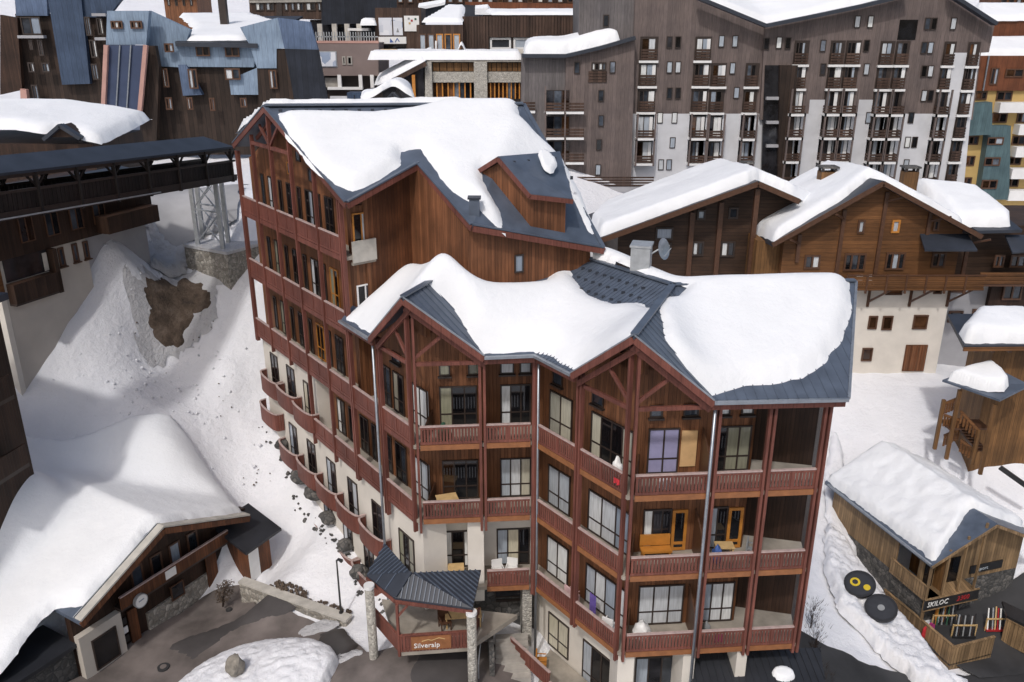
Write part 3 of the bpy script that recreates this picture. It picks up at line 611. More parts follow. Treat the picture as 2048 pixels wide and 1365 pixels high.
# gable of the tall wing: infill wall, tie, king post and braces
MB().plate([FL.p(-1.15, DI1, 16.1), FL.p(9.9, DI1, 16.1), FL.p(9.9, DI1, 18.3), FL.p(4.18, DI1, 20.75), FL.p(-0.6, DI1, 18.6), FL.p(-1.15, DI1, 18.4)], 0.2, tuple(-FL.n)).build('gable_wall', 'cladding', hotel)
m = MB().beam(FL.p(2.0, 0.03, 19.45), FL.p(5.95, 0.03, 19.45), 0.1, 0.14); m.build('tie_beam', 'red_timber', hotel)
for a, b in (((4.0, 19.5), (3.05, 20.25)), ((4.0, 19.5), (5.0, 20.35))): MB().beam(FL.p(a[0], 0.03, a[1]), FL.p(b[0], 0.03, b[1]), 0.09, 0.1).build('brace', 'red_timber', hotel)
MB().beam(FL.p(2.0, -0.2, 19.6), FL.p(4.1, -0.2, 20.6), 0.1, 0.14).build('rafter', 'red_timber', hotel)
# dormer on the tall wing
d0, d1, d2 = V(-1.07, 30.42, 0), SN(1061, 453, UB, ue), SN(1130, 466, UB, ue); dy = d1[1]; ap = d0 + (d1 - d0) * 0.45; dzr = S(1061, 385, dy)[2]; dza = S(1000, 316, ap[1])[2]; dzl = S(955, 342, 30.42)[2]; dz2 = S(1130, 398, d2[1])[2]
dm = MB().plate([(d0[0], d0[1], 17.8), (d1[0], d1[1], d1[2] - .3), (d1[0], d1[1], dzr - .08), (ap[0], ap[1], dza - .1), (d0[0], d0[1], dzl - .05)], 0.15, (0.83, 0.55, 0)).build('dormer_wall', 'cladding_light', hotel)
MB().plate([(d1[0], d1[1], d1[2] - .4), (d2[0], d2[1], d2[2] - .4), (d2[0], d2[1], dz2 - .08), (d1[0], d1[1], dzr - .08)], 0.15, (0, 1, 0)).build('dormer_wall', 'cladding_light', hotel)
MB().plate([(d2[0], d2[1], d2[2] - .4), (d2[0] - 0.1, d2[1] + 2.4, d2[2]), (d2[0] - 0.1, d2[1] + 2.4, dz2 + .3), (d2[0], d2[1], dz2 - .08)], 0.15, (-1, 0, 0)).build('dormer_wall', 'cladding_light', hotel)
da = S(996, 313, ap[1] - .15); db = S(1120, 303, d2[1] + 2.6); dc = S(1146, 398, d2[1] - .25); dd = S(1060, 388, d1[1] - .3); de = S(947, 344, 30.6); df = db + (de - da) * 1.0
dr = MB().plate([da, dd, dc, db], 0.1).build('dormer_roof', 'roof_metal', hotel); MB().plate([de, da, db, df], 0.1).build('dormer_roof', 'roof_metal', hotel)
for p, q in ((da, dd), (dd, dc), (de, da)): edge(p, q, 'bargeboard', 'red_timber', 0.06, 0.16, -0.1)
gd = MB()
for i in range(4):
    for j in range(3):
        q = da + (db - da) * (0.15 + 0.22 * i) + (dd - da) * (0.2 + 0.27 * j); gd.bx(q[0] - 0.05, q[0] + 0.05, q[1] - 0.03, q[1] + 0.03, q[2] - 0.05, q[2] + 0.07)
gd.build('snow_guards', 'roof_metal_dark', dr)
gd = MB()
for i in range(9):
    for j in range(3):
        q = K2 + (KK - K2) * (0.06 + 0.085 * i) + (V1 - K2) * (0.12 + 0.1 * j); gd.bx(q[0] - 0.06, q[0] + 0.06, q[1] - 0.03, q[1] + 0.03, q[2] - 0.05, q[2] + 0.08)
gd.build('snow_guards', 'roof_metal_dark', hotel)
gd = MB()
for i in range(12):
    q = UA + (UD - UA) * (0.06 + 0.05 * i); q = onU(q[0] + 0.05, q[1] - 0.35); gd.bx(q[0] - 0.06, q[0] + 0.06, q[1] - 0.03, q[1] + 0.03, q[2] - 0.05, q[2] + 0.08)
gd.build('snow_guards', 'roof_metal_dark', hotel)
# vents and dish
vp = SN(949, 425, UA, un)
o = MB().bx(vp[0] - 0.17, vp[0] + 0.17, vp[1] - 0.17, vp[1] + 0.17, vp[2] - 0.2, vp[2] + 0.45).build('roof_vent', 'roof_metal', hotel)
MB().bx(vp[0] - 0.22, vp[0] + 0.22, vp[1] - 0.22, vp[1] + 0.22, vp[2] + 0.47, vp[2] + 0.53).build('cap', 'roof_metal_dark', o)
vb = S(1280, 548, 28.6)
o = MB().fb(Frame(vb, 105), -0.33, 0.33, -0.5, 0.25, 15.2, 16.85).build('ventilation_shaft', 'galvanised', hotel)
MB().fb(Frame(vb, 105), -0.37, 0.37, -0.54, 0.29, 16.85, 16.92).build('lid', 'galvanised', o)
dish = thing('satellite_dish', (vb[0] + 0.75, vb[1] + 0.1, 16.2), 'grey satellite dish on the ventilation shaft of the snowy hotel roof', 'dish')
m = MB(); cen = Vector((vb[0] + 0.72, vb[1], 16.75)); ax = Vector((0.75, -0.6, 0.25)).normalized(); sx = ax.cross(Vector((0, 0, 1))).normalized(); sy = sx.cross(ax)
rings = [[cen + (sx * cos(2 * pi * k / 16) * r + sy * sin(2 * pi * k / 16) * r) + ax * (r * r * 0.5) for k in range(16)] for r in (0.02, 0.15, 0.3, 0.38)]
for a in range(3):
    for k in range(16): m.face([rings[a][k], rings[a][(k + 1) % 16], rings[a + 1][(k + 1) % 16], rings[a + 1][k]])
m.build('reflector', 'gutter_metal', dish, True)
MB().tube([cen, cen - ax * 0.15, (vb[0] + 0.3, vb[1], 16.55)], 0.03, 6).build('mount_arm', 'galvanised', dish); MB().tube([cen + sy * -0.3, cen + ax * 0.35], 0.015, 6).build('feed_arm', 'galvanised', dish)
# ---- snow on the hotel
lowf = tri_base(list(low.values()))
f01n = np.cross(G2L - V1, KK - V1)
def f01(u, v): q = SN(u, v, V1, f01n); return (q[0], q[1])
frn = np.cross(ER - G2R, KK - G2R); g2n = np.cross(G2R - G2A, KK - G2A); g1n = np.cross(G1R - G1A, KP - G1A)
def fr_(u, v): q = SN(u, v, G2R, frn); return (q[0], q[1])
def g2_(u, v): q = SN(u, v, G2A, g2n); return (q[0], q[1])
def g1_(u, v): q = SN(u, v, G1A, g1n); return (q[0], q[1])
out1 = [(-6.15, 29.2), (-4.75, 27.25), (-4.1, 26.35), (-3.5, 25.65), (-3.2, 25.85), g1_(862, 575), g1_(905, 615), g1_(935, 665), g1_(960, 703), (-0.3, 25.7), (0.72, 25.8), (1.2, 25.25), (1.85, 24.15), (2.5, 23.3), (3.15, 22.5), (3.65, 22.95), (4.1, 24.0), (4.4, 24.75),
        f01(1290, 606), f01(1228, 606), f01(1178, 590), f01(1155, 562), f01(1130, 540), (1.0, 29.0), (-1.45, 27.9), (-3.65, 31.05), (-5.65, 29.75)]
blanket('roof_snow', out1, lowf, 0.34, 0.6, 0.11, label='thick snow on the hotel roof between its two folded gables', rag=0.08, seed=3.1, smoothn=60, post=22, extra=lambda X, Y: 0.62 * np.clip(1.15 - near_poly([(-1.45, 27.95), (0.4, 28.8)], X, Y)[0] / 2.4, 0, 1) * np.clip((2.0 - X) / 1.8, 0, 1) + 0.55 * np.exp(-((X + 1.5) ** 2 + (Y - 27.8) ** 2) / 1.5) + np.clip(np.minimum(14.1 + 0.72 * np.clip((X - G1L[0]) * -N1[0] + (Y - G1L[1]) * -N1[1], 0, 9), 16.4) - lowf(X, Y) - 0.34, 0, 1.2) * np.clip(1 - np.maximum(0, ((X - G1A[0]) * (KP[1] - G1A[1]) - (Y - G1A[1]) * (KP[0] - G1A[0])) / np.hypot(KP[0] - G1A[0], KP[1] - G1A[1])) / 0.8, 0, 1))
out2 = [g2_(1318, 612), g2_(1330, 680), g2_(1372, 738), g2_(1428, 797), fr_(1450, 785), fr_(1490, 772), fr_(1545, 770), fr_(1605, 760), fr_(1655, 728), fr_(1690, 680), fr_(1705, 620), (11.35, 27.5), (11.1, 30.5), (10.2, 32.0), (7.3, 32.8), (5.6, 35.0), (2.9, 31.2), (2.95, 30.0), (4.1, 28.6), (5.25, 27.05), (5.75, 26.75), (4.95, 25.9)]
blanket('roof_snow', out2, lowf, 0.38, 0.7, 0.11, label='broad rounded snow mass on the right end of the hotel roof', rag=0.06, seed=8.3, smoothn=40, post=8)
def u_(u, v): q = SN(u, v, UA, un); return (q[0], q[1])
def e_(u, v): q = SN(u, v, UB, ue); return (q[0], q[1])
basU = lambda X, Y: np.minimum(np.minimum(UA[2] - (un[0] * (X - UA[0]) + un[1] * (Y - UA[1])), UB[2] - (ue[0] * (X - UB[0]) + ue[1] * (Y - UB[1]))), UA[2] + 0.02 - 0.42 * ((X - UA[0]) * -D2[1] + (Y - UA[1]) * D2[0]))
out3 = [u_(549, 224), u_(575, 275), u_(610, 325), u_(655, 366), u_(706, 386), u_(760, 362), u_(806, 332), u_(803, 306), u_(838, 300), u_(868, 340), u_(905, 385), u_(945, 410), u_(990, 436), u_(1012, 440), u_(1000, 405), u_(968, 362), u_(962, 340),
        u_(1010, 330), e_(1118, 340), e_(1148, 405), e_(1176, 465), e_(1192, 478), e_(1192, 462), e_(1160, 385), e_(1122, 315), (UD[0] - 0.15, UD[1] - 0.7), (UD[0] - 0.2, UD[1] + 2.5), (-2.5, 36.5), (-3.0, 34.55), u_(820, 218), u_(760, 226), u_(690, 226), u_(610, 225)]
blanket('roof_snow', out3, basU, 0.29, 0.5, 0.12, label='sheet of snow sliding down the roof of the tall hotel wing', rag=0.07, seed=5.7, smoothn=12, post=4)
out4 = [(UL[0] + 0.1, UL[1] - 0.05), (UA[0] - 0.1, UA[1] + 0.2), (UA[0] + 8, UA[1] + 0.9), (UBK[0] - 0.5, UBK[1])]
blanket('roof_snow', out4, basU, 0.4, 0.25, 0.2, label='snow on the far slope of the tall hotel wing', rag=0.06, seed=2.2)
q = u_(1093, 345)
dn = np.cross(dd - da, db - da); ctr = SN(1095, 347, da, dn); pat = [(ctr[0] + 0.33 * cos(a) * (1 + 0.2 * sin(3 * a)), ctr[1] + 0.42 * sin(a)) for a in np.linspace(0, 2 * pi, 14)[:-1]]
blanket('roof_snow', pat, tri_base([[da, dd, dc, db]]), 0.12, 0.15, 0.06, label='small heart-shaped snow patch on the dormer roof', rag=0.05, seed=9.1)
# ================================================================== terrain
CP = [(0, 0, -3), (-25, 5, 3), (25, 5, -8), (-40, 20, 9), (-15.6, 24.5, 1.1), (-9, 27.5, 1.5), (-5.5, 24.3, 2.5), (-1.5, 23.2, 2.1), (-8, 22, 1.4), (2, 20.5, 0.0), (-10.6, 28.4, 1.6),
      (6, 19, -2.5), (12, 21, -5.2), (12, 27, -4.6), (20, 32, -6.0), (28, 30, -6.6), (34, 36, -6.3), (23.5, 34.5, -6.3), (26, 36, -6.2), (19.5, 42, -4.2), (16, 40, -3.2), (12, 34, -2.2), (24, 48, -0.5), (18, 52, 0.6), (23.5, 56, 1.3), (33, 58, 0.8), (36, 47, -0.2), (29, 45, -0.6),
      (-11.6, 36.8, 5.4), (-10.4, 34.6, 4.2), (-8.6, 31.5, 3.0), (-7.2, 28.6, 2.0), (-12.8, 38.5, 6.6), (-9.9, 29.4, 2.2), (-30, 45, 15), (-35, 60, 12.5), (-20, 64, 12.3), (-20, 80, 12.4), (-40, 78, 13), (0, 60, 9), (10, 62, 5), (-5, 75, 13), (10, 90, 14), (24, 78, 4.5), (50, 78, 3.5), (70, 80, 2),
      (45, 64, 0), (55, 50, -3), (-40, 90, 14), (0, 120, 20), (-60, 130, 24), (60, 130, 20), (0, 170, 30), (-120, 150, 34), (120, 150, 24), (0, 260, 44), (-150, 260, 60), (150, 260, 40), (-130, 20, 20), (130, 20, -12), (0, -60, -10), (-120, -60, 5), (120, -60, -20), (120, 90, 0)]
_fc = S(50, 768, 34.5)
CP += [tuple(S(*q)) for q in ((350, 900, 33.5), (300, 800, 36), (75, 962, 29.5), (0, 1025, 28), (200, 1000, 31), (450, 1000, 31.8), (430, 585, 42.5), (350, 640, 41), (300, 700, 39.3), (400, 550, 43.8), (400, 700, 40), (470, 760, 38.6), (320, 520, 45), (300, 470, 45.6), (300, 430, 46.5), (450, 440, 46), (350, 395, 52), (230, 400, 52))]
_fd = np.array([0.927, -0.375, 0]) * 0.3
CP += [tuple(SP(u, v, _fc + _fd, 22) - np.array([0, 0, .75])) for u, v in ((50, 772), (120, 672), (185, 578), (240, 482))]
_h0 = SZ(178, 1362, 1.2); _h1 = SZ(432, 1180, 1.3); _hd = (_h1 - _h0) / np.linalg.norm((_h1 - _h0)[:2]); _hn = np.array([_hd[1], -_hd[0], 0])
CP += [tuple((_h0 + _hd * s + _hn * d)[:2]) + (z,) for s, d, z in ((0, .6, 1.05), (3, .6, 1.1), (6, .6, 1.15), (7.6, 1.0, 1.3), (8.4, 1.3, 1.35), (8.8, .4, 1.6), (7.4, -.2, 1.3), (0, -1.5, 1.5), (3, -1.2, 1.6), (6, -1.2, 1.9), (3, 2, 1.1), (6, 2.2, 1.2), (9.6, -.6, 3.0), (9.2, -2.5, 4.2), (4, -5.5, 5.2), (-2, -3.5, 4.0), (-3, -.8, 2.6))]
CPa = np.array(CP, float)
def tps(r2): return np.where(r2 > 0, 0.5 * r2 * np.log(np.maximum(r2, 1e-12)), 0)
_n = len(CPa); _d2 = ((CPa[:, None, :2] - CPa[None, :, :2]) ** 2).sum(2); _A = np.zeros((_n + 3, _n + 3)); _A[:_n, :_n] = tps(_d2 / 400) + np.eye(_n) * 1e-3
_A[:_n, _n] = 1; _A[:_n, _n + 1:] = CPa[:, :2] / 20; _A[_n, :_n] = 1; _A[_n + 1:, :_n] = CPa[:, :2].T / 20
_w = np.linalg.solve(_A, np.append(CPa[:, 2], np.zeros(3)))
def ground_z(X, Y):
    X = np.asarray(X, float); Y = np.asarray(Y, float); Z = _w[_n] + _w[_n + 1] * X / 20 + _w[_n + 2] * Y / 20
    for i in range(_n): Z = Z + _w[i] * tps(((X - CPa[i, 0]) ** 2 + (Y - CPa[i, 1]) ** 2) / 400)
    return Z
gz = lambda x, y: float(ground_z(np.array([x]), np.array([y]))[0])
def terrain(name, xs, ys, mat, skip=None, dz=0.0, amp=0.07):
    X, Y = np.meshgrid(xs, ys, indexing='ij'); Z = ground_z(X, Y) + dz + amp * fbm(X, Y, 0.35, 4.0) + amp * 1.3 * fbm(X, Y, 1.1, 2.0, 6)
    nx, ny = X.shape; V_ = np.stack([X.ravel(), Y.ravel(), Z.ravel()], 1).tolist(); F_ = []
    for i in range(nx - 1):
        for j in range(ny - 1):
            if skip and skip(X[i, j], Y[i, j]): continue
            a = i * ny + j; F_.append((a, a + ny, a + ny + 1, a + 1))
    me = bpy.data.meshes.new(name); me.from_pydata(V_, [], F_); me.materials.append(MATS[mat]); me.polygons.foreach_set('use_smooth', [True] * len(me.polygons)); me.update()
    return struct(link(name, me))
terrain('snow_ground', np.concatenate([np.arange(-200, -30, 8), np.arange(-30, -23, 0.4), np.arange(-23, -6, 0.2), np.arange(-6, 45, 0.4), np.arange(45, 210, 8)]), np.concatenate([np.arange(-60, 16, 4), np.arange(16, 26, 0.4), np.arange(26, 48, 0.2), np.arange(48, 66, 0.4), np.arange(66, 300, 6)]), 'snow_rough')
gbase = lambda X, Y: ground_z(X, Y)
def sheet(name, outline, mat, lift, res=0.35, rag=0.15, seed=1.0, kind='structure', T=0.02):
    o = blanket(name, outline, gbase, T, 0.3, res, mat, rough=0.0, rag=rag, seed=seed, smoothn=0, lift=lift, tvar=0); o['kind'] = kind; return o
sz = lambda l, z: [tuple(SZ(u, v, z)[:2]) for u, v in l]
# plaza in front of the hotel, its darker lane and the melt-water
plaza = [(-18, 20), (-16.3, 25.2), (-13.2, 30.0), (-11.2, 31.0)] + [(-10.6, 29.0), (-8.6, 28.1), (-6.9, 27.1), (-5.9, 25.9), (-5.2, 24.9), (-3.0, 25.6), (0.6, 26.0), (0.5, 23.5), (-0.5, 20), (-5, 18)]
sheet('plaza', plaza, 'paving', 0.16, rag=0.12, seed=2.0)
lane = sz([(325, 1285), (385, 1255), (470, 1235), (545, 1212), (600, 1235), (560, 1250), (470, 1262), (420, 1290), (385, 1315)], 1.5)
sheet('lane', lane, 'asphalt', 0.185, rag=0.05, seed=3.0, res=0.2)
puddle = sz([(628, 1300), (640, 1265), (690, 1268), (715, 1320), (700, 1350), (650, 1345), (610, 1290)], 1.9)
sheet('wet_patch', puddle, 'wet_asphalt', 0.21, rag=0.15, seed=4.0, res=0.15)
sheet('wet_patch', sz([(820, 1365), (850, 1310), (905, 1290), (940, 1310), (945, 1400), (830, 1400)], 2.3), 'asphalt', 0.21, rag=0.08, seed=5.0, res=0.2)
sheet('road', [tuple(S(u, v, y)[:2]) for u, v, y in ((215, 448, 46), (300, 455, 45.6), (380, 462, 45.4), (475, 468, 45.5), (500, 385, 53), (300, 375, 55), (230, 392, 53))], 'road_snow', 0.28, rag=0.3, seed=6.0, res=0.5)
street = [(10.5, 15), (10.8, 22), (11.0, 26), (11.4, 30.5), (13.5, 33.5), (15, 33.2), (18, 33.0), (22, 33.6), (26.5, 34.5), (33, 34), (40, 32), (40, 15)]
sheet('street', street, 'street_dark', 0.18, rag=0.25, seed=7.0, res=0.4)
sheet('terrace_yard', [(20.6, 35.6), (23, 33.4), (27, 34.2), (33, 33.6), (37, 38), (31, 40.5), (24, 37.8)], 'street_dark', 0.25, rag=0.1, seed=8.0, res=0.3)
# bare earth on the bank below the footbridge
dirt = [tuple(S(u, v, y)[:2]) for u, v, y in ((400, 552, 43.3), (425, 585, 42.5), (390, 640, 41), (350, 675, 40), (310, 695, 39.4), (290, 685, 39.6), (300, 650, 40.5), (335, 605, 42), (370, 562, 43.2))]
_dc = np.mean(np.array(dirt), 0); halo = [tuple(_dc + (np.array(q) - _dc) * 1.45) for q in dirt]
o = blanket('dirty_snow', halo, gbase, 0.05, 0.6, 0.16, 'snow_dirty', 'dirty half-melted snow round the bare earth patch', 'snow', rough=0.08, rag=0.6, seed=7.4, smoothn=0, lift=0.08, nsc=1.5); o['kind'] = 'stuff'
o = blanket('bare_earth', dirt, gbase, 0.12, 0.5, 0.14, 'earth', 'patch of bare brown earth on the snow bank below the footbridge', 'earth', rough=0.12, rag=0.45, seed=4.4, smoothn=0, lift=0.12, nsc=1.2); o['kind'] = 'stuff'
rub = [tuple(S(u, v, y)[:2]) for u, v, y in ((300, 470, 46), (370, 480, 45.5), (375, 530, 44), (340, 560, 43), (310, 590, 42), (295, 540, 43.8))]
o = blanket('rubble_bank', rub, gbase, 0.3, 0.6, 0.16, 'snow_dirty', 'dirty snow and rubble beside the stone bridge footing', 'rubble', rough=0.25, rag=0.4, seed=4.9, smoothn=0, lift=0.18, nsc=1.5); o['kind'] = 'stuff'
def clods(name, pts, mat, label, n, rmin, rmax, lift, spread, world=False):
    m = MB()
    for k in range(n):
        u, v, y = random.choice(pts); p = (np.array([u, v, y]) if world else S(u, v, y)) + np.array([random.gauss(0, spread), random.gauss(0, spread), 0]); r = random.uniform(rmin, rmax) * random.random() ** .5 + rmin * .5; x, yy = p[0], p[1]; z = gz(x, yy) + lift
        b = [(x + r * random.uniform(.6, 1.1) * cos(a), yy + r * random.uniform(.6, 1.1) * sin(a), z - r * .4) for a in (0, 1.57, 3.14, 4.71)]; t = [(x + r * .6 * random.uniform(.4, 1.1) * cos(a), yy + r * .6 * random.uniform(.4, 1.1) * sin(a), z + r * random.uniform(.3, .7)) for a in (0, 1.57, 3.14, 4.71)]; m.hexa(b, t)
    o = m.build(name, mat, None, True); tag(o, label, name.replace('_', ' '), kind='stuff')
clods('snow_clods', [(300, 780, 36.5), (360, 830, 35.3), (260, 640, 40.5), (250, 720, 38.5), (330, 750, 37.4), (420, 760, 38.4), (230, 820, 34.8), (430, 850, 35.5)], 'snow_rough', 'scattered snow clods on the bank left of the hotel', 150, .03, .13, .05, 1.6)
clods('earth_crumbs', [(290, 680, 39.5), (350, 600, 41.8), (400, 640, 40.8), (330, 690, 39.3), (320, 560, 43), (430, 790, 37.5), (510, 880, 35.2)], 'earth', 'earth crumbs scattered round the bare patch on the bank', 50, .02, .07, .1, .4)
# rocks at the foot of the hotel's left side
def rock(name, x, y, z, r, label=None, seed=0, parent=None, mat='rock', sq=(1, 1, 0.7), cat='rock'):
    bm = bmesh.new(); bmesh.ops.create_icosphere(bm, subdivisions=3, radius=1)
    for v in bm.verts:
        f = 1 + 0.28 * noise.fractal(v.co * 1.3 + Vector((seed, seed * 2, 0)), 1.0, 2.0, 4)
        v.co = Vector((x + v.co.x * r * f * sq[0], y + v.co.y * r * f * sq[1], z + v.co.z * r * f * sq[2]))
    me = bpy.data.meshes.new(name); bm.to_mesh(me); bm.free(); me.materials.append(MATS[mat]); o = link(name, me, parent)
    if label: tag(o, label, cat)
    return o
for u, v, y, r, lb in ((548, 892, 35.8, 0.35, 'dark rock at the foot of the hotel, highest up the bank'), (590, 955, 34.2, 0.55, 'large dark rock under the bowed red balconies'), (612, 990, 33.2, 0.45, 'dark rock just below the large one under the bowed balconies'), (640, 1040, 32.0, 0.4, 'rock beside the lower bowed balconies'), (672, 1095, 30.6, 0.35, 'rock half in snow near the lamp post'), (700, 1150, 29.4, 0.4, 'lowest dark rock beside the entrance canopy')):
    p = S(u, v, y); rock('rock', p[0] + 0.35, p[1] + 0.2, p[2], r, lb, seed=u * 0.01, mat='rubble_dark')
strip_o = [tuple(P2[:2] + D1[:2] * t + N1[:2] * d) for t, d in ((14.6, .3), (12, .45), (9, .5), (6, .6), (3.6, .7), (2.2, .6), (2.2, .1), (14.6, .1))]
if 0: o = blanket('rocky_strip', strip_o, gbase, 0.10, 0.25, 0.1, 'earth', 'dark stony strip along the foot of the bowed balconies', 'earth', rough=0.12, rag=0.22, seed=5.2, smoothn=0, lift=0.1, nsc=1.5)
clods('base_rubble', [tuple(P2 + D1 * t + N1 * random.uniform(.1, .5)) for t in np.arange(2.4, 14.6, .12)], 'rubble_dark', 'dark rubble along the foot of the bowed balconies', 60, .05, .17, .03, .10, world=True)
# round snow mound with a boulder on the plaza
mc = SZ(508, 1375, 1.7); mo = [(mc[0] + 2.85 * cos(a) * (1 + 0.06 * sin(2 * a + 1)), mc[1] + 2.3 * sin(a)) for a in np.linspace(0, 2 * pi, 28)[:-1]]
blanket('snow_mound', mo, gbase, 1.0, 2.0, 0.08, 'snow_rough', 'round snow mound on the plaza with a boulder on it', 'snow', rough=0.09, rag=0.12, seed=6.6, smoothn=0, lift=0.2, nsc=1.6, tvar=0.15)
bp = SZ(470, 1338, 2.6); rock('boulder', bp[0], bp[1], bp[2] + 0.15, 0.36, 'grey-brown boulder on top of the round snow mound', seed=3.3, sq=(0.9, 0.8, 1.15), cat='boulder')
# retaining wall at the plaza
ra, rb = SZ(478, 1165, 2.25), SZ(692, 1238, 2.35); Frw = Frame(ra, math.degrees(math.atan2(rb[0] - ra[0], rb[1] - ra[1]))); Lr = float(np.linalg.norm((rb - ra)[:2]))
rw = thing('retaining_wall', (ra[0], ra[1], 1.2), 'low stone retaining wall between plaza and snow bank', 'wall')
MB().fb(Frw, 0, Lr, -0.32, 0, 0.9, 2.2).build('wall', 'rubble', rw); MB().fb(Frw, -0.02, Lr + 0.02, -0.36, 0.04, 2.2, 2.3).build('coping', 'concrete_pale', rw)
bank = [tuple(Frw.p(s, -0.3, 0)[:2]) for s in (0, Lr * 0.5, Lr)] + [(-6.6, 28.2), (-6.9, 30.2), (-8.3, 32.3), (-10.2, 35.1), (-11.3, 37.0), (-13.0, 38.8), (-15, 38), (-15.5, 35), (-13.2, 33.2), (-12.0, 31.6)]
if 0: blanket('snow_bank', bank, gbase, 0.28, 0.5, 0.16, 'snow_rough', 'smooth snow bank between the retaining wall and the bowed balconies', 'snow', rough=0.07, rag=0.2, seed=1.7, smoothn=0, lift=0.1)
m = MB()
for k in range(120):
    s = random.uniform(0.3, Lr - 0.2); d = -random.uniform(0.35, 0.75); p = Frw.p(s, d, 0); r = random.uniform(0.03, 0.09); z = gz(p[0], p[1]) + 0.12
    for _ in range(1): m.hexa([(p[0] - r, p[1] - r * .7, z - r), (p[0] + r, p[1] - r, z - r), (p[0] + r * .8, p[1] + r, z - r), (p[0] - r, p[1] + r * .8, z - r)], [(p[0] - r * .7, p[1] - r * .5, z + r * .6), (p[0] + r * .6, p[1] - r * .6, z + r * .7), (p[0] + r * .5, p[1] + r * .7, z + r * .5), (p[0] - r * .6, p[1] + r * .5, z + r * .7)])
tag(m.build('loose_stones', 'earth'), 'loose brown stones along the top of the retaining wall', 'stones', kind='stuff')
# lamp post beside the hotel
lp = SZ(682, 1226, 2.3); lamp = thing('lamp_post', (lp[0], lp[1], 2.0), 'thin dark lamp post at the end of the retaining wall', 'lamp post')
MB().tube([(lp[0], lp[1], 1.8), (lp[0], lp[1], 4.75)], [0.045, 0.03], 8).build('pole', 'black_metal', lamp); MB().tube([(lp[0], lp[1], 1.8), (lp[0], lp[1], 2.35)], 0.08, 8).build('base', 'black_metal', lamp)
MB().tube([(lp[0], lp[1], 4.7), (lp[0] + .1, lp[1] - .1, 4.86), (lp[0] + .25, lp[1] - .2, 4.84)], [.03, .05, .08], 8).build('lantern', 'black_metal', lamp)
def disc(name, u, v, z, r, mat, label, cat, ring=None):
    p = SZ(u, v, z); n = 20; t = thing(name, (p[0], p[1], z), label, cat)
    zz = gz(p[0], p[1]) + 0.22
    MB().tube([(p[0], p[1], zz - 0.05), (p[0], p[1], zz + 0.03)], r, n).build('cover', mat, t)
    MB().tube([(p[0], p[1], zz), (p[0], p[1], zz + 0.045)], r * 0.55, n).build('lid', ring or 'asphalt', t)
disc('manhole', 326, 1330, 1.35, 0.22, 'street_dark', 'round manhole cover in the paved plaza in front of the chalet', 'manhole', 'paving')
disc('manhole', 457, 1212, 1.4, 0.13, 'street_dark', 'small round drain cover beside the brown bush', 'manhole')
for i, (u, v, w_, h_) in enumerate(((640, 1262, .9, .35), (700, 1345, .6, .3))):
    p = SZ(u, v, 1.75); o = blanket('slush', [(p[0] + w_ * cos(a), p[1] + h_ * sin(a)) for a in np.linspace(0, 2 * pi, 12)[:-1]], gbase, .05, .2, .09, 'snow_dirty', ('slush at the top of the round snow mound, right side', 'slush beside the wet patch near the left column', 'slush on the plaza near the manhole', 'slush below the retaining wall')[i], 'slush', rough=.05, rag=.2, seed=i * 1.7, smoothn=0, lift=.19, nsc=2); o['kind'] = 'stuff'
# dry bush at the end of the wall
bsh = SZ(445, 1205, 1.5); bush = thing('bush', (bsh[0], bsh[1], 1.4), 'brown leafless bush leaning beside the chalet door', 'bush'); m = MB()
for k in range(420):
    a = random.uniform(0, 2 * pi); r = random.random() ** 0.6 * 0.42; h = random.uniform(0.05, 0.95); f = sin(pi * min(1, h)) ** 0.5
    p = Vector((bsh[0] + 0.25 * h + r * f * cos(a), bsh[1] + 0.1 * h + r * f * sin(a), 1.5 + h)); e = Vector((random.uniform(-1, 1), random.uniform(-1, 1), random.uniform(-.3, 1))).normalized() * 0.12; w = Vector((random.uniform(-1, 1), random.uniform(-1, 1), random.uniform(-1, 1))).normalized() * 0.03
    m.face([p - w, p + e, p + w])
m.build('twigs', 'earth', bush)['kind'] = 'stuff'; MB().tube([(bsh[0], bsh[1], 1.3), (bsh[0] + .1, bsh[1], 1.9), (bsh[0] + .22, bsh[1] + .05, 2.3)], [.05, .035, .015], 6).build('stem', 'dark_joinery', bush)
# ================================================================== entrance canopy of the hotel
CT = V(-3.55, 24.6, 6.5)
cBL, cL, cF, cFR, cBR = SZ(770, 1087, 6.35), SZ(733, 1150, 5.85), SZ(790, 1196, 5.75), SZ(945, 1217, 5.7), SZ(962, 1140, 5.95)
cC = SZ(822, 1146, 6.3)
can = thing('entrance_canopy', (-3.4, 24.5, 2.5), 'grey folded entrance canopy on stone columns with a red balustrade', 'canopy')
for pts, pt in (([cBL, cL, cC], 0.16), ([cL, cF, cC], 0.5), ([cF, cFR, cC], 0.16), ([cFR, cBR, cC], 0.16)):
    sl = MB().plate(pts, 0.09).build('roof_slope', 'roof_metal_dark', can); ribs(pts, pt, 0.035, 0.05).build('standing_seams', 'roof_metal', sl)
for a, b in ((cL, cF), (cF, cFR)): MB().beam((a[0], a[1], a[2] - 0.15), (b[0], b[1], b[2] - 0.15), 0.07, 0.14).build('eaves_beam', 'red_timber', can)
MB().beam((cC[0], cC[1], cC[2] + 0.04), (cF[0], cF[1], cF[2] + 0.04), 0.12, 0.05).build('ridge_cap', 'roof_metal_dark', can)
c1, c2 = V(-4.95, 24.62, 0), SZ(943, 1240, 5.2)
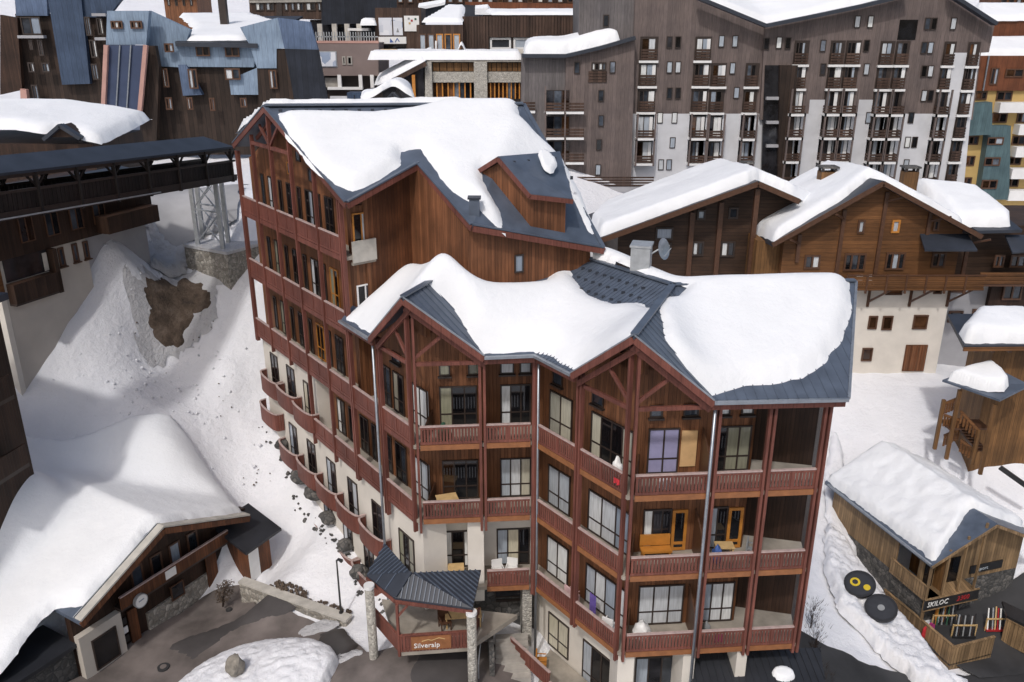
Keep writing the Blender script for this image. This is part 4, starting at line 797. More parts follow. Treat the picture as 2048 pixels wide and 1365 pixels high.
for q, z1 in ((c1, 5.85), (c2, 5.55)):
    o = MB().tube([(q[0], q[1], 1.0), (q[0], q[1], 3.0), (q[0], q[1], z1 - 0.12)], 0.165, 14).build('stone_column', 'rubble_pale', can, True)
    MB().tube([(q[0], q[1], z1 - 0.12), (q[0], q[1], z1)], 0.19, 14).build('capital', 'white_paint', o)
tf = 3.75                                                     # terrace deck height under the canopy
tA, tB, tC = V(-5.1, 25.35, 0), SZ(797, 1270, 4.45), SZ(938, 1262, 4.42); tD = SZ(958, 1215, 4.45)
MB().hexa([(tB[0], tB[1], tf - .2), (tC[0], tC[1], tf - .2), (0.2, 25.7, tf - .2), (-4.9, 26.6, tf - .2)], [(tB[0], tB[1], tf), (tC[0], tC[1], tf), (0.2, 25.7, tf), (-4.9, 26.6, tf)]).build('terrace_deck', 'balcony_floor', can)
def rail2(p, q, zt, par, name='balustrade', h=0.72):
    az = math.degrees(math.atan2(q[0] - p[0], q[1] - p[1])); F = Frame(p, az); L = float(np.linalg.norm((np.array(q) - np.array(p))[:2])); m = MB(); n = int(L / 0.11)
    for k in range(n): c = (k + .5) * L / n; m.fb(F, c - 0.05, c + 0.05, 0, 0.03, zt - h, zt - 0.05)
    m.fb(F, 0, L, -0.03, 0.0, zt - h + 0.05, zt - h + 0.15); m.fb(F, 0, L, -0.03, 0.0, zt - 0.2, zt - 0.1); o = m.build(name, 'red_timber', par)
    MB().fb(F, 0, L, -0.03, 0.06, zt - 0.045, zt).build('handrail', 'red_timber', o); return F, L
rail2(SZ(742, 1208, 4.45), tB, 4.45, can); Fsg, Lsg = rail2(tB, tC, 4.45, can); rail2(tC, tD, 4.45, can)
MB().tube([(tB[0], tB[1], tf - .2), (tB[0], tB[1], 5.7)], 0.06, 6).build('post', 'red_timber', can); MB().beam((tB[0], tB[1], 5.2), (tB[0] + .35, tB[1], 5.65), 0.07, 0.07).build('brace', 'red_timber', can)
sg = MB().fb(Fsg, 0.42, 1.78, 0.035, 0.06, 3.80, 4.34).build('name_board', 'orange_fascia', can)
text_part('Silveralp', Fsg, 0.50, 0.072, 3.90, 0.27, 'white_plastic', sg)
m = MB()
for a, b in (((0.78, 4.16), (1.0, 4.22)), ((1.0, 4.22), (1.12, 4.18)), ((1.12, 4.18), (1.38, 4.27)), ((1.38, 4.27), (1.58, 4.2))): m.beam(Fsg.p(a[0], 0.07, a[1]), Fsg.p(b[0], 0.07, b[1]), 0.015, 0.022)
m.build('mountain_emblem', 'sand_wood', sg)
# steps and dark cellar wall right of the terrace
st = thing('stone_stair', (-0.2, 24.4, 1.8), 'dark stone steps and wall under the hotel beside the entrance', 'stairs')
for k in range(6): MB().fb(FM, 2.6 + 0.02 * k, 3.9, 0.05 + 0.26 * (5 - k), 0.05 + 0.26 * (6 - k), 1.0, 1.95 + 0.14 * k).build('step', 'concrete', st)
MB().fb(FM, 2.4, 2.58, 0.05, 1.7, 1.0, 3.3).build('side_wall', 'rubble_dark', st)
MB().tube([FM.p(2.0, 1.9, 2.2), FM.p(2.0, 1.9, 2.95), FM.p(2.25, 0.4, 3.9)], 0.025, 6).build('handrail', 'galvanised', st)
fwin(hotel, FM, 2.75, 4.0, 3.3, 3.85, DI2 + 0.005, (K_,), name='cellar_window'); fwin(hotel, FM, 2.8, 3.9, 5.0 - 1.9, 3.2, DI2 + 0.005, (K_,), name='cellar_window')
MB().fb(FM, 3.75, 4.1, DI2 + 0.02, -0.3, 1.0, 4.4).build('pier', 'rubble_pale', hotel)
sn = [(0.0, 23.6), (0.7, 22.6), (1.6, 21.3), (2.3, 20.2), (1.2, 20.0), (-0.4, 21.6), (-0.7, 23.0)]
blanket('snow_heap', sn, gbase, 0.45, 0.5, 0.09, 'snow_dirty', 'dirty snow heap in front of the lowest right-hand terrace', 'snow', rough=0.12, rag=0.2, seed=2.9, smoothn=0, lift=0.2, nsc=1.6)
# porch roof at the right foot of the hotel
pr = thing('porch_roof', (8, 21.5, 2.6), 'black ribbed porch roof below the right end of the hotel', 'roof')
pp = [SZ(1385, 1300, 3.75), SZ(1640, 1296, 3.7), SZ(1660, 1420, 3.1), SZ(1385, 1420, 3.1)]; MB().plate(pp, 0.15).build('roof_slope', 'roof_metal_black', pr); ribs(pp, 0.24, 0.03, 0.04).build('standing_seams', 'roof_metal_black', pr)
MB().bx(5.4, 9.8, 20.0, 21.5, -6, 2.95).build('wall', 'rubble_dark', pr)
pc = SZ(1567, 1350, 3.45); pat = [(pc[0] + 0.42 * cos(a), pc[1] + 0.28 * sin(a)) for a in np.linspace(0, 2 * pi, 12)[:-1]]
blanket('roof_snow', pat, tri_base([pp]), 0.16, 0.2, 0.05, label='small round snow patch on the black porch roof', rag=0.05, seed=4.1)
# ---- things left out on the balconies
def chair(x, y, z, rz, mat, label, s=1.0, kind='chair'):
    t = thing(kind, (x, y, z), label, 'chair'); R = Matrix.Rotation(rz, 3, 'Z')
    def b(name, x0, x1, y0, y1, z0, z1):
        m = MB(); pts = [(x0, y0, z0), (x1, y0, z0), (x1, y1, z0), (x0, y1, z0), (x0, y0, z1), (x1, y0, z1), (x1, y1, z1), (x0, y1, z1)]
        q = [tuple(R @ (Vector(p) * s) + Vector((x, y, z))) for p in pts]; m.hexa(q[:4], q[4:]); m.build(name, mat, t)
    b('seat', -.2, .2, -.2, .2, .30, .34); b('backrest', -.2, .2, .16, .21, .36, .72)
    for a in (-.17, .17):
        for c in (-.17, .17): b('leg', a - .02, a + .02, c - .02, c + .02, 0, .30)
    for a in (-.2, .17): b('armrest', a, a + .03, -.18, .18, .48, .51)
def on(F, s, d, k): q = F.p(s, d, FLOOR[k] + 0.005); return q
q = on(FM, 2.85, -0.45, 'C'); chair(q[0], q[1], q[2], 0.3, 'white_plastic', 'white plastic chair, left of the two behind the solid red rail')
q = on(FM, 3.35, -0.5, 'C'); chair(q[0], q[1], q[2], -0.2, 'white_plastic', 'white plastic chair, right of the two behind the solid red rail')
q = on(FN, 1.6, -0.45, 'C'); chair(q[0], q[1], q[2], 2.2, 'pink_cloth', 'pinkish chair on the lowest slanted balcony near the downpipe')
q = on(FN, 3.6, -0.4, 'C'); chair(q[0], q[1], q[2], 2.6, 'white_plastic', 'white chair with towel on the lowest slanted balcony at the corner post')
q = on(FR, 4.35, -0.6, 'B'); chair(q[0], q[1], q[2], 1.2, 'grey_plastic', 'grey chair in the dark end bay of the middle balcony')
q = FN.p(0.6, 0.1, 1.43); chair(q[0], q[1], q[2], 1.5, 'orange_joinery', 'orange wooden chair on the ground-floor terrace')
q = (-2.4, 24.95, tf + 0.005); chair(*q, 0.4, 'brown_joinery', 'brown wooden chair on the terrace under the entrance canopy')
def table(x, y, z, w, d, h, rz, mat, label):
    t = thing('table', (x, y, z), label, 'table'); R = Matrix.Rotation(rz, 3, 'Z')
    def b(name, x0, x1, y0, y1, z0, z1):
        pts = [(x0, y0, z0), (x1, y0, z0), (x1, y1, z0), (x0, y1, z0), (x0, y0, z1), (x1, y0, z1), (x1, y1, z1), (x0, y1, z1)]; q = [tuple(R @ Vector(p) + Vector((x, y, z))) for p in pts]; MB().hexa(q[:4], q[4:]).build(name, mat, t)
    b('table_top', -w / 2, w / 2, -d / 2, d / 2, h - .04, h)
    for a in (-1, 1):
        for c in (-1, 1): b('leg', a * (w / 2 - .05) - .025, a * (w / 2 - .05) + .025, c * (d / 2 - .05) - .025, c * (d / 2 - .05) + .025, 0, h - .04)
q = on(FM, 1.05, -0.6, 'B'); table(*q, 0.75, 0.5, 0.5, 0.3, 'sand_wood', 'pale wooden table on the balcony below the left gable')
q = on(FM, 1.3, -0.6, 'C'); table(*q, 0.6, 0.45, 0.5, 0.1, 'sand_wood', 'small pale table on the white storey behind the canopy')
q = on(FR, 3.45, -0.75, 'B'); table(*q, 0.6, 0.4, 0.5, 0.0, 'sand_wood', 'small table in front of the orange door by the black downpipe')
q = (-1.75, 25.15, tf + 0.005); table(*q, 1.3, 0.5, 0.48, 0.1, 'sand_wood', 'long pale wooden table under the entrance canopy')
t = thing('bench', on(FR, 1.2, -0.75, 'B'), 'orange wooden bench on the middle balcony at the right corner', 'bench'); z = FLOOR['B'] + 0.005
MB().fb(FR, 0.75, 1.75, -1.1, -0.75, z + .28, z + .34).build('seat', 'orange_joinery', t); MB().fb(FR, 0.75, 1.75, -1.16, -1.1, z + .36, z + .75).build('backrest', 'orange_joinery', t)
for s in (0.8, 1.65): MB().fb(FR, s, s + .06, -1.12, -0.78, z, z + .28).build('leg', 'orange_joinery', t)
def heap(F, s, d, k, r, mat, label, cat, h=0.5):
    q = on(F, s, d, k); bm = bmesh.new(); bmesh.ops.create_icosphere(bm, subdivisions=3, radius=1)
    for v in bm.verts:
        f = 1 + 0.3 * noise.fractal(v.co * 1.6 + Vector((s, d, 0)), 1, 2, 4); v.co = Vector((q[0] + v.co.x * r * f, q[1] + v.co.y * r * f, q[2] + max(0, (v.co.z + .35) * f) * h * 0.75))
    me = bpy.data.meshes.new(cat); bm.to_mesh(me); bm.free(); me.materials.append(MATS[mat]); me.polygons.foreach_set('use_smooth', [True] * len(me.polygons)); tag(link(cat.replace(' ', '_'), me), label, cat)
heap(FR, 1.3, -0.5, 'A', 0.3, 'snow', 'small pile of snow on the top balcony beside the lavender curtains', 'snow pile', 0.3)
heap(FR, 0.9, -0.75, 'C', 0.3, 'white_plastic', 'white sack on the lowest balcony beside the corner post', 'sack')
heap(FR, 3.15, -0.55, 'B', 0.16, 'blue_cloth', 'blue bag on the middle balcony beside the black downpipe', 'bag', 0.6)
heap(FR, 3.1, -0.7, 'C', 0.13, 'grey_plastic', 'grey bucket-sized bundle on the lowest balcony near the downpipe', 'bundle', 0.45)
heap(FM, 1.0, -0.5, 'A', 0.25, 'green_cloth', 'dark bundle of ski gear on the top balcony below the left gable', 'ski gear', 0.5)
heap(FN, 3.7, -0.3, 'A', 0.2, 'white_plastic', 'white towel bundle at the corner post of the right gable balcony', 'towel', 0.8)
def cloth(F, s0, s1, d, z0, z1, mat, label, cat='towel'):
    m = MB(); n = 5
    for k in range(n):
        a = s0 + (s1 - s0) * k / n; b = s0 + (s1 - s0) * (k + 1) / n; m.fb(F, a, b, d + 0.012 * (k % 2), d + 0.02 + 0.012 * (k % 2), z0 + 0.03 * ((k * 7) % 3), z1)
    tag(m.build(cat, mat), label, cat)
cloth(FN, 3.95, 4.2, 0.06, RAIL['A'] - 0.5, RAIL['A'] - 0.3, 'red_cloth', 'red cloth on the top slanted railing near the corner post')
cloth(FR, 3.2, 3.42, -0.06, RAIL['C'] - 0.6, RAIL['C'] - 0.25, 'magenta_cloth', 'round red cushion against the lowest railing')
cloth(FN, 2.7, 3.0, -0.3, FLOOR['C'] + .4, FLOOR['C'] + 1.15, 'purple_cloth', 'purple and white towel drying on the lowest slanted balcony')
# ================================================================== covered footbridge
def bpt(t, r, h): return (-13.9 - 0.319 * t + 0.948 * r, 43.0 - 0.948 * t - 0.319 * r, 18.34 + 0.055 * t + h)
br = thing('covered_footbridge', bpt(8, -1.3, -6), 'dark covered timber footbridge with a grey metal roof', 'footbridge')
TL = 22.0
MB().plate([bpt(0, 0.05, 0), bpt(TL, 0.05, 0), bpt(TL, -0.95, 0.5), bpt(0.9, -0.95, 0.5)], 0.1).build('roof_slope', 'roof_metal_dark', br)
MB().plate([bpt(0.9, -0.95, 0.5), bpt(TL, -0.95, 0.5), bpt(TL, -1.95, 0), bpt(0, -1.95, 0)], 0.1).build('roof_slope', 'roof_metal_dark', br)
MB().plate([bpt(0, 0.05, 0), bpt(0.9, -0.95, 0.5), bpt(0, -1.95, 0)], 0.06).build('roof_hip', 'roof_metal_dark', br)
MB().plate([bpt(-0.2, -0.1, -1.6), bpt(TL, -0.1, -1.6), bpt(TL, -1.8, -1.6), bpt(-0.2, -1.8, -1.6)], 0.12).build('walkway', 'dark_joinery', br)
for r in (-0.12, -1.8):
    for h, th in ((-0.16, 0.16), (-0.72, 0.1), (-1.52, 0.22)): MB().beam(bpt(-0.2, r, h), bpt(TL, r, h), 0.1, th).build('side_beam', 'dark_joinery', br)
    n = int(TL / 0.2); w = TL / n
    for g in range(11):
        m = MB()
        for k in range(g * 10, min(n, g * 10 + 10)): m.beam(bpt(k * w + 0.01, r, -1.1), bpt((k + 1) * w - 0.01, r, -1.1), 0.04, 0.66)
        m.build('side_boarding', 'bridge_boards', br)
    for k in range(12):
        t = 0.1 + k * 1.95; MB().beam(bpt(t, r, -1.75), bpt(t, r, -0.08), 0.14, 0.14, (1, 0, 0)).build('post', 'bridge_boards', br)
        for sg_ in (-1, 1): MB().beam(bpt(t, r, -0.66), bpt(t + 0.42 * sg_, r, -0.2), 0.07, 0.07).build('knee_brace', 'bridge_boards', br)
MB().beam(bpt(5.5, 0.02, -1.62), bpt(TL, 0.02, -1.62), 0.05, 0.05).build('cable_duct', 'galvanised', br)
tw = thing('bridge_tower', S(420, 500, 44), 'galvanised steel lattice tower carrying the footbridge on a stone footing', 'tower')
cs = [S(397, 495, 44.2), S(447, 503, 43.3), S(408, 488, 45.6), S(458, 495, 44.7)]
for p in cs: MB().beam((p[0], p[1], 12.0), (p[0], p[1], 16.9), 0.2, 0.2, (0, 1, 0)).build('column', 'galvanised', tw)
for a, b in ((0, 1), (2, 3)):
    for z0, z1 in ((13.2, 14.9), (15.0, 16.7)):
        p, q = cs[a], cs[b]; MB().beam((p[0], p[1], z0), (q[0], q[1], z1), 0.05, 0.05).build('diagonal', 'galvanised', tw); MB().beam((q[0], q[1], z0), (p[0], p[1], z1), 0.05, 0.05).build('diagonal', 'galvanised', tw)
    MB().beam((p[0], p[1], 14.95), (q[0], q[1], 14.95), 0.08, 0.08).build('crossbar', 'galvanised', tw)
ft = thing('stone_footing', S(440, 560, 43.5), 'rough stone footing under the steel bridge tower', 'footing')
f0 = S(372, 520, 44.3); f1 = S(458, 545, 42.6); Fft = Frame(f0, math.degrees(math.atan2(f1[0] - f0[0], f1[1] - f0[1]))); Lf = float(np.linalg.norm((f1 - f0)[:2]))
MB().fb(Fft, 0, Lf, -3.2, 0, 9.5, 12.9).build('masonry', 'rubble', ft); MB().fb(Fft, -0.05, Lf + 0.05, -3.25, 0.05, 12.9, 13.05).build('cap', 'snow_dirty', ft)
# ================================================================== chalet under the bridge
o0 = S(50, 768, 34.5); FC = Frame(o0, 22)
lc = thing('hillside_chalet', (o0[0], o0[1], 8.5), 'shaded chalet with cream wall and dark balconies under the footbridge', 'chalet')
def rect(F, u0, v0, u1, v1, d=0.0):
    a = F.sz(u0, v0, d); b = F.sz(u1, v1, d); return a[0], b[0], min(a[1], b[1]), max(a[1], b[1])
sW = FC.sz(185, 560)[0]; zt = FC.sz(140, 484)[1]
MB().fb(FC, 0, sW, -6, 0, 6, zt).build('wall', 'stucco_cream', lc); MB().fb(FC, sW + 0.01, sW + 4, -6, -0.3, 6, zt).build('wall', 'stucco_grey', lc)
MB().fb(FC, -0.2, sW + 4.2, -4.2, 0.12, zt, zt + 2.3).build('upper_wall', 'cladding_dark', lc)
for u0, v0, u1, v1 in ((113, 497, 131, 527), (141, 489, 158, 518), (163, 484, 179, 512)):
    s0, s1, z0, z1 = rect(FC, u0, v0, u1, v1); fwin(lc, FC, s0, s1, z0 - .1, z1, 0.005, ('glass_grey',), 'brown_joinery', bw=0.09, sill=True)
b0 = FC.sz(30, 600)[0]; b1 = FC.sz(108, 560)[0]; zb = FC.sz(60, 590)[1]
MB().fb(FC, 0.1, b1, 0.0, 0.45, zb - 0.1, zb + 0.75).build('balcony_front', 'cladding_dark', lc); MB().fb(FC, 0.1, b1, 0.0, 0.4, zb - 0.2, zb - 0.1).build('balcony_slab', 'dark_joinery', lc)
MB().fb(FC, 0.15, b1 - 0.1, 0.0, 0.03, zb + 0.8, zt).build('recess_shade', 'glass_black', lc); MB().fb(FC, b1 - 0.15, b1 + 0.05, 0.0, 0.45, zb - 0.2, zt).build('balcony_post', 'cladding_dark', lc)  # black panel on the wall: shade inside the balcony painted as colour
s0, s1, z0, z1 = rect(FC, 82, 507, 97, 540); MB().fb(FC, s0, s1, 0.03, 0.06, z0, z1).build('shutter', 'stucco', lc)
for k in range(4):
    s = sW * 0.25 + k * 1.3; fwin(lc, FC, s, s + 0.7, zt + 0.5, zt + 1.9, 0.125, ('glass_grey', 'glass_black'), 'brown_joinery')
MB().fb(FC, sW + 0.6, sW + 3.8, 0.1, 0.9, zt + 0.1, zt + 0.9).build('balcony_front', 'cladding_dark', lc)
FE = Frame(FC.p(-5, -1.9, 0), 112)
MB().fb(Frame(FC.p(-0.02, 0, 0), 112 + 180), -0.02, 5, -0.25, 0.0, 5.5, zt - 1.6).build('end_wall', 'stucco', lc); MB().fb(Frame(FC.p(-0.02, 0, 0), 112 + 180), -0.02, 5, -0.25, 0.01, zt - 1.6, zt + 2.2).build('end_wall', 'honey_boards', lc)
MB().plate([FC.p(-1, 0.5, zt + 2.25), FC.p(sW + 4.6, 0.5, zt + 2.25), FC.p(sW + 4.6, -2, zt + 2.55), FC.p(-1, -2, zt + 2.55)], 0.15).build('roof_slope', 'roof_metal_dark', lc)
# ================================================================== dark tower at the left edge
FT = Frame((-20.1, 23.6, 0), 13.0); tl = thing('dark_tower', (-20, 26, 6), 'dark timber apartment tower at the left edge', 'building')
MB().fb(FT, 0, 6.0, -5, 0, 3, 14.6).build('wall', 'cladding_dark', tl)
for z in (8.6, 11.4): fwin(tl, FT, 3.2, 4.6, z, z + 1.5, 0.005, ('curtain_cream', 'glass_black')); MB().fb(FT, 2.6, 5.2, 0.02, 0.7, z - 0.25, z - 0.1).build('balcony_slab', 'dark_joinery', tl); MB().fb(FT, 2.6, 5.2, 0.62, 0.7, z - 0.1, z + 0.7).build('balcony_front', 'cladding_dark', tl)
MB().fb(FT, -0.3, 6.3, -5.3, 0.3, 14.6, 14.85).build('roof_slab', 'roof_metal_dark', tl)
# ================================================================== chalet dug into the slope, bottom left
h0 = SZ(178, 1362, 1.2); h1 = SZ(432, 1180, 1.3); FH = Frame(h0, math.degrees(math.atan2(h1[0] - h0[0], h1[1] - h0[1]))); hs = thing('sunken_chalet', (h0[0], h0[1], 1.1), 'small chalet dug into the snow slope with a round white sign', 'chalet')
hA = FH.sz(326, 1056, 0.55); hL = FH.sz(160, 1245, 0.55); hR = FH.sz(498, 1032, 0.55)
def HP(s, d, z): return FH.p(s, d, z)
MB().plate([HP(hL[0], .55, hL[1]), HP(hA[0], .55, hA[1]), HP(hA[0], -7, hA[1] + .25), HP(hL[0], -7, hL[1] + .25)], 0.16).build('roof_slope', 'roof_metal', hs)
MB().plate([HP(hA[0], .55, hA[1]), HP(hR[0], .55, hR[1]), HP(hR[0], -7, hR[1] + .25), HP(hA[0], -7, hA[1] + .25)], 0.16).build('roof_slope', 'roof_metal', hs)
for a, b in ((hL, hA), (hA, hR)):
    MB().beam(HP(a[0], .58, a[1] - .14), HP(b[0], .58, b[1] - .14), 0.06, 0.24).build('bargeboard', 'cladding_redbrown', hs); MB().beam(HP(a[0], .45, a[1] + .06), HP(b[0], .45, b[1] + .06), 0.34, 0.07).build('verge_flashing', 'concrete_pale', hs); MB().beam(HP(a[0], .2, a[1] + .05), HP(b[0], .2, b[1] + .05), 0.04, 0.08).build('flashing_rib', 'galvanised', hs)
sR = FH.sz(440, 1175)[0]; zf = FH.sz(310, 1205)[1]
MB().plate([HP(0, -.4, 0.8), HP(sR + 2.2, -.4, 0.8), HP(sR + 2.2, -.4, hR[1] - .25), HP(hA[0], -.4, hA[1] - .2), HP(0, -.4, hL[1] - .1)], 0.3, tuple(-FH.n)).build('gable_wall', 'cladding_dark', hs)
q = rect(FH, 300, 1260, 425, 1145, -0.3); MB().fb(FH, q[0], q[1], -.4, -.28, 0.8, FH.sz(330, 1205, -.28)[1]).build('ground_wall', 'rubble', hs)
MB().fb(FH, 0.0, 1.75, -.38, -.1, 0.8, 3.05).build('window_surround', 'stucco_cream', hs); fwin(hs, FH, 0.42, 1.45, 1.3, 2.65, -.095, ('glass_black',), 'dark_joinery')
zb = 3.15; MB().fb(FH, 1.7, sR + 0.7, -.38, .1, zb, zb + .1).build('balcony_slab', 'dark_joinery', hs); MB().fb(FH, 1.7, sR + 0.7, .06, .12, zb + .1, zb + .62).build('balcony_front', 'cladding_redbrown', hs); MB().fb(FH, 1.7, sR + .7, .04, .14, zb + .62, zb + .67).build('handrail', 'red_timber_top', hs)
for s, pm in ((2.6, 'glass_grey'), (3.5, 'glass_black'), (4.4, 'curtain_blue'), (5.3, 'glass_grey')): fwin(hs, FH, s, s + .55, zb + .15, zb + 1.2, -.395, (pm,), 'brown_joinery', bw=.08)
for s, w, z0, z1 in ((2.1, .4, 1.2, 2.75), (sR - .35, .55, 1.3, 2.9)): MB().fb(FH, s, s + w, -.28, -.22, z0, z1).build('door', 'cladding_redbrown', hs)
fwin(hs, FH, 4.1, 4.75, 1.9, 2.6, -.275, ('glass_black',), 'brown_joinery')
for k in range(3): MB().fb(FH, 1.82, 2.02, -.28, -.24, 1.5 + .4 * k, 1.78 + .4 * k).build('menu_board', 'white_plastic' if k % 2 else 'black_metal', hs)
sgp = FH.sz(282, 1202, 0.25); t = thing('round_sign', HP(sgp[0], .25, sgp[1]), 'round white sign on the front of the sunken chalet', 'sign'); m = MB()
n = 24; ring = [HP(sgp[0] + .27 * cos(2 * pi * k / n), .22, sgp[1] + .27 * sin(2 * pi * k / n)) for k in range(n)]; m.plate(ring, 0.06, tuple(FH.n)).build('disc', 'white_plastic', t)
m = MB()
for k in range(n): m.beam(ring[k], ring[(k + 1) % n], 0.13, 0.035)
m.build('rim', 'galvanised', t); MB().beam(HP(sgp[0], .2, sgp[1]), HP(sgp[0], -.3, sgp[1]), 0.05, 0.05).build('bracket', 'black_metal', t)
m = MB().beam(HP(sgp[0] - .12, .285, sgp[1] + .03), HP(sgp[0] + .12, .285, sgp[1] + .05), .012, .05); m.build('lettering', 'curtain_blue', t)
bn = FH.sz(342, 1150, .13); t = tag(MB().fb(FH, bn[0] - .25, bn[0] + .25, .125, .15, zb + .18, zb + .55).build('banner', 'white_plastic'), 'small white banner on the balcony rail of the sunken chalet', 'banner')
# annex with its own little roof
aL = FH.sz(440, 1065, 0.9); 
MB().fb(FH, sR + .9, sR + 2.2, -.4, .9, 1.2, 3.2).build('annex_wall', 'cladding_redbrown', hs); MB().fb(FH, sR + .95, sR + 1.5, .9, .93, 1.3, 2.9).build('annex_door', 'white_plastic', hs)
MB().plate([HP(sR + .5, 1.3, 3.15), HP(sR + 2.6, 1.3, 3.2), HP(sR + 2.6, -.6, 3.9), HP(sR + .5, -.6, 3.9)], 0.12).build('annex_roof', 'roof_metal_black', hs)
MB().fb(FH, -5, 0.0, -2.5, -.6, 0, 2.6).build('side_wall', 'rubble_dark', hs); MB().fb(FH, -5.2, 0.05, -2.7, -.3, 2.6, 2.75).build('side_roof', 'roof_metal_black', hs)
hb = lambda X, Y: np.maximum(np.where(True, 0, 0) + hz_(X, Y), ground_z(X, Y))
def hz_(X, Y):
    s = (X - FH.o[0]) * FH.D[0] + (Y - FH.o[1]) * FH.D[1]; d = (X - FH.o[0]) * FH.n[0] + (Y - FH.o[1]) * FH.n[1]
    zl = hL[1] + (hA[1] - hL[1]) * (s - hL[0]) / (hA[0] - hL[0]); zr = hA[1] + (hR[1] - hA[1]) * (s - hA[0]) / (hR[0] - hA[0])
    return np.where(s < hA[0], zl, zr) + 0.02 + 0.033 * np.maximum(0, .55 - d)
H2 = lambda s, d: tuple(FH.p(s, d, 0)[:2])
ho = [H2(hL[0] + .5, .15), H2(hA[0] - .2, .2), H2(hA[0] + .3, .35), H2(hR[0] - .1, .3), H2(hR[0] + .8, -1.5), H2(hR[0] + 1.2, -5), H2(hA[0], -8.5), H2(hL[0] - 3, -8.5), H2(hL[0] - 4.0, -3), H2(hL[0] - 3.2, -.6), H2(hL[0] - .6, -.9), H2(hL[0] - .1, -.8)]
blanket('roof_snow', ho, hb, 0.42, 0.9, 0.14, label='deep snow on the sunken chalet roof running into the slope', rag=0.12, seed=7.7, smoothn=10)
# ================================================================== blue-clad apartment building, top left
def front(Y): return Frame((0, Y, 0), 90)
FBk = front(78); bl = thing('blue_building', S(440, 240, 80), 'light blue clad apartment building with slanted end towers', 'building')
def quad(par, name, mat, Y, pts, t=0.6):
    p = [S(u, v, y if y else Y) for u, v, *r in pts for y in [r[0] if r else None]]
    return MB().plate(p, t, (0, 1, 0)).build(name, mat, par)
quad(bl, 'wall', 'dark_brown_boards', 80, [(285, 92), (515, 92), (575, 310), (290, 310)])
quad(bl, 'wall', 'blue_boards', 79.6, [(298, 22), (380, 60), (372, 85), (358, 88), (358, 135), (316, 133), (308, 92), (292, 92)])
quad(bl, 'wall', 'blue_boards', 79.5, [(352, 85), (512, 88), (508, 135), (356, 134)])
quad(bl, 'wall', 'blue_boards_dim', 79.3, [(356, 130), (372, 130), (404, 190), (366, 192)]); quad(bl, 'wall', 'blue_boards', 79.3, [(458, 160), (516, 135), (518, 190), (462, 190)])
quad(bl, 'wall', 'blue_boards', 79.0, [(480, 55), (555, 36), (572, 97), (553, 98), (553, 137), (514, 137), (500, 92)])
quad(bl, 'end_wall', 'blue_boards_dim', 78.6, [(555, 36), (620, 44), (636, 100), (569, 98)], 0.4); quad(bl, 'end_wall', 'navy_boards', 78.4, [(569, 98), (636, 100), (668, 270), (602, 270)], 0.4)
quad(bl, 'wall', 'dark_brown_boards', 79.1, [(514, 137), (553, 98), (570, 98), (604, 260), (520, 260)])
quad(bl, 'wall', 'blue_boards', 78.0, [(214, 22), (298, 22), (292, 90), (212, 90)]); quad(bl, 'solar_wall', 'solar_panel', 77.6, [(214, 91), (288, 91), (276, 246), (206, 240)], 0.4)
for u0, u1 in ((210, 203), (289, 275)): MB().beam(S(u0 + 3, 91, 77.4), S(u1 + 3, 247, 77.4), 0.35, 0.35).build('edge_trim', 'pink_trim', bl)
for u0, u1 in ((240, 231), (262, 252)): MB().beam(S(u0, 91, 77.5), S(u1, 243, 77.5), 0.12, 0.1).build('joint', 'gutter_metal', bl)
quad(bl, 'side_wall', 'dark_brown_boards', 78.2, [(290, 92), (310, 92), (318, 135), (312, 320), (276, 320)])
def qwin(par, Y, u0, v0, u1, v1, panes=('glass_grey', 'curtain_blue'), frame='brown_joinery', bw=0.12, **kw):
    F = front(Y); s0, s1, z0, z1 = rect(F, u0, v0, u1, v1); return fwin(par, F, s0, s1, z0, z1, 0.0, panes, frame, bw=bw, t=0.1, **kw)
for u0, v0, u1, v1 in ((391, 92, 421, 113), (449, 92, 480, 114)): qwin(bl, 79.4, u0, v0, u1, v1, ('glass_grey', 'glass_black'))
for u0, v0, u1, v1 in ((328, 87, 349, 105), (375, 138, 398, 178), (449, 137, 482, 160), (323, 137, 340, 175), (330, 195, 347, 220), (373, 195, 388, 220), (418, 196, 432, 222), (480, 196, 495, 215), (537, 140, 556, 178)): qwin(bl, 79.0 if u0 < 470 else 78.9, u0, v0, u1, v1, ('curtain_white', 'glass_grey') if u0 % 2 else ('glass_black', 'curtain_blue'))
for u0 in (221, 260): qwin(bl, 77.9, u0, 42, u0 + 26, 58, ('glass_black', 'curtain_white', 'glass_black'), 'brown_joinery')
sr = [S(300, 20, 80), S(380, 60, 80), S(352, 84, 79.0), S(512, 86, 79.0), S(480, 55, 80), S(555, 36, 80), S(520, 15, 100), S(330, 10, 100)]
MB().plate([S(350, 85, 78.8), S(515, 88, 78.8), S(515, 84, 80.2), S(350, 81, 80.2)], 0.35).build('eaves', 'roof_metal_dark', bl)
rfz = lambda X, Y: S(430, 84, 79)[2] + 0.12 * (Y - 79)
MB().plate([(X, Y, float(rfz(0, Y))) for X, Y in [(S(352, 84, 79.3)[0], 79.3), (S(512, 84, 79.3)[0], 79.3), (S(512, 84, 79.3)[0], 98), (S(352, 84, 79.3)[0], 98)]], 0.2).build('roof_slope', 'roof_metal_dark', bl)
blanket('roof_snow', [(S(372, 84, 79.6)[0], 79.6), (S(490, 84, 79.6)[0], 79.6), (S(515, 84, 79.6)[0], 90), (S(500, 30, 97)[0], 98), (S(350, 30, 97)[0], 98), (S(365, 60, 85)[0], 88)], lambda X, Y: rfz(X, Y), 0.4, 0.8, 0.4, label='snow on the roof of the light blue building', seed=1.2, rag=0.3)
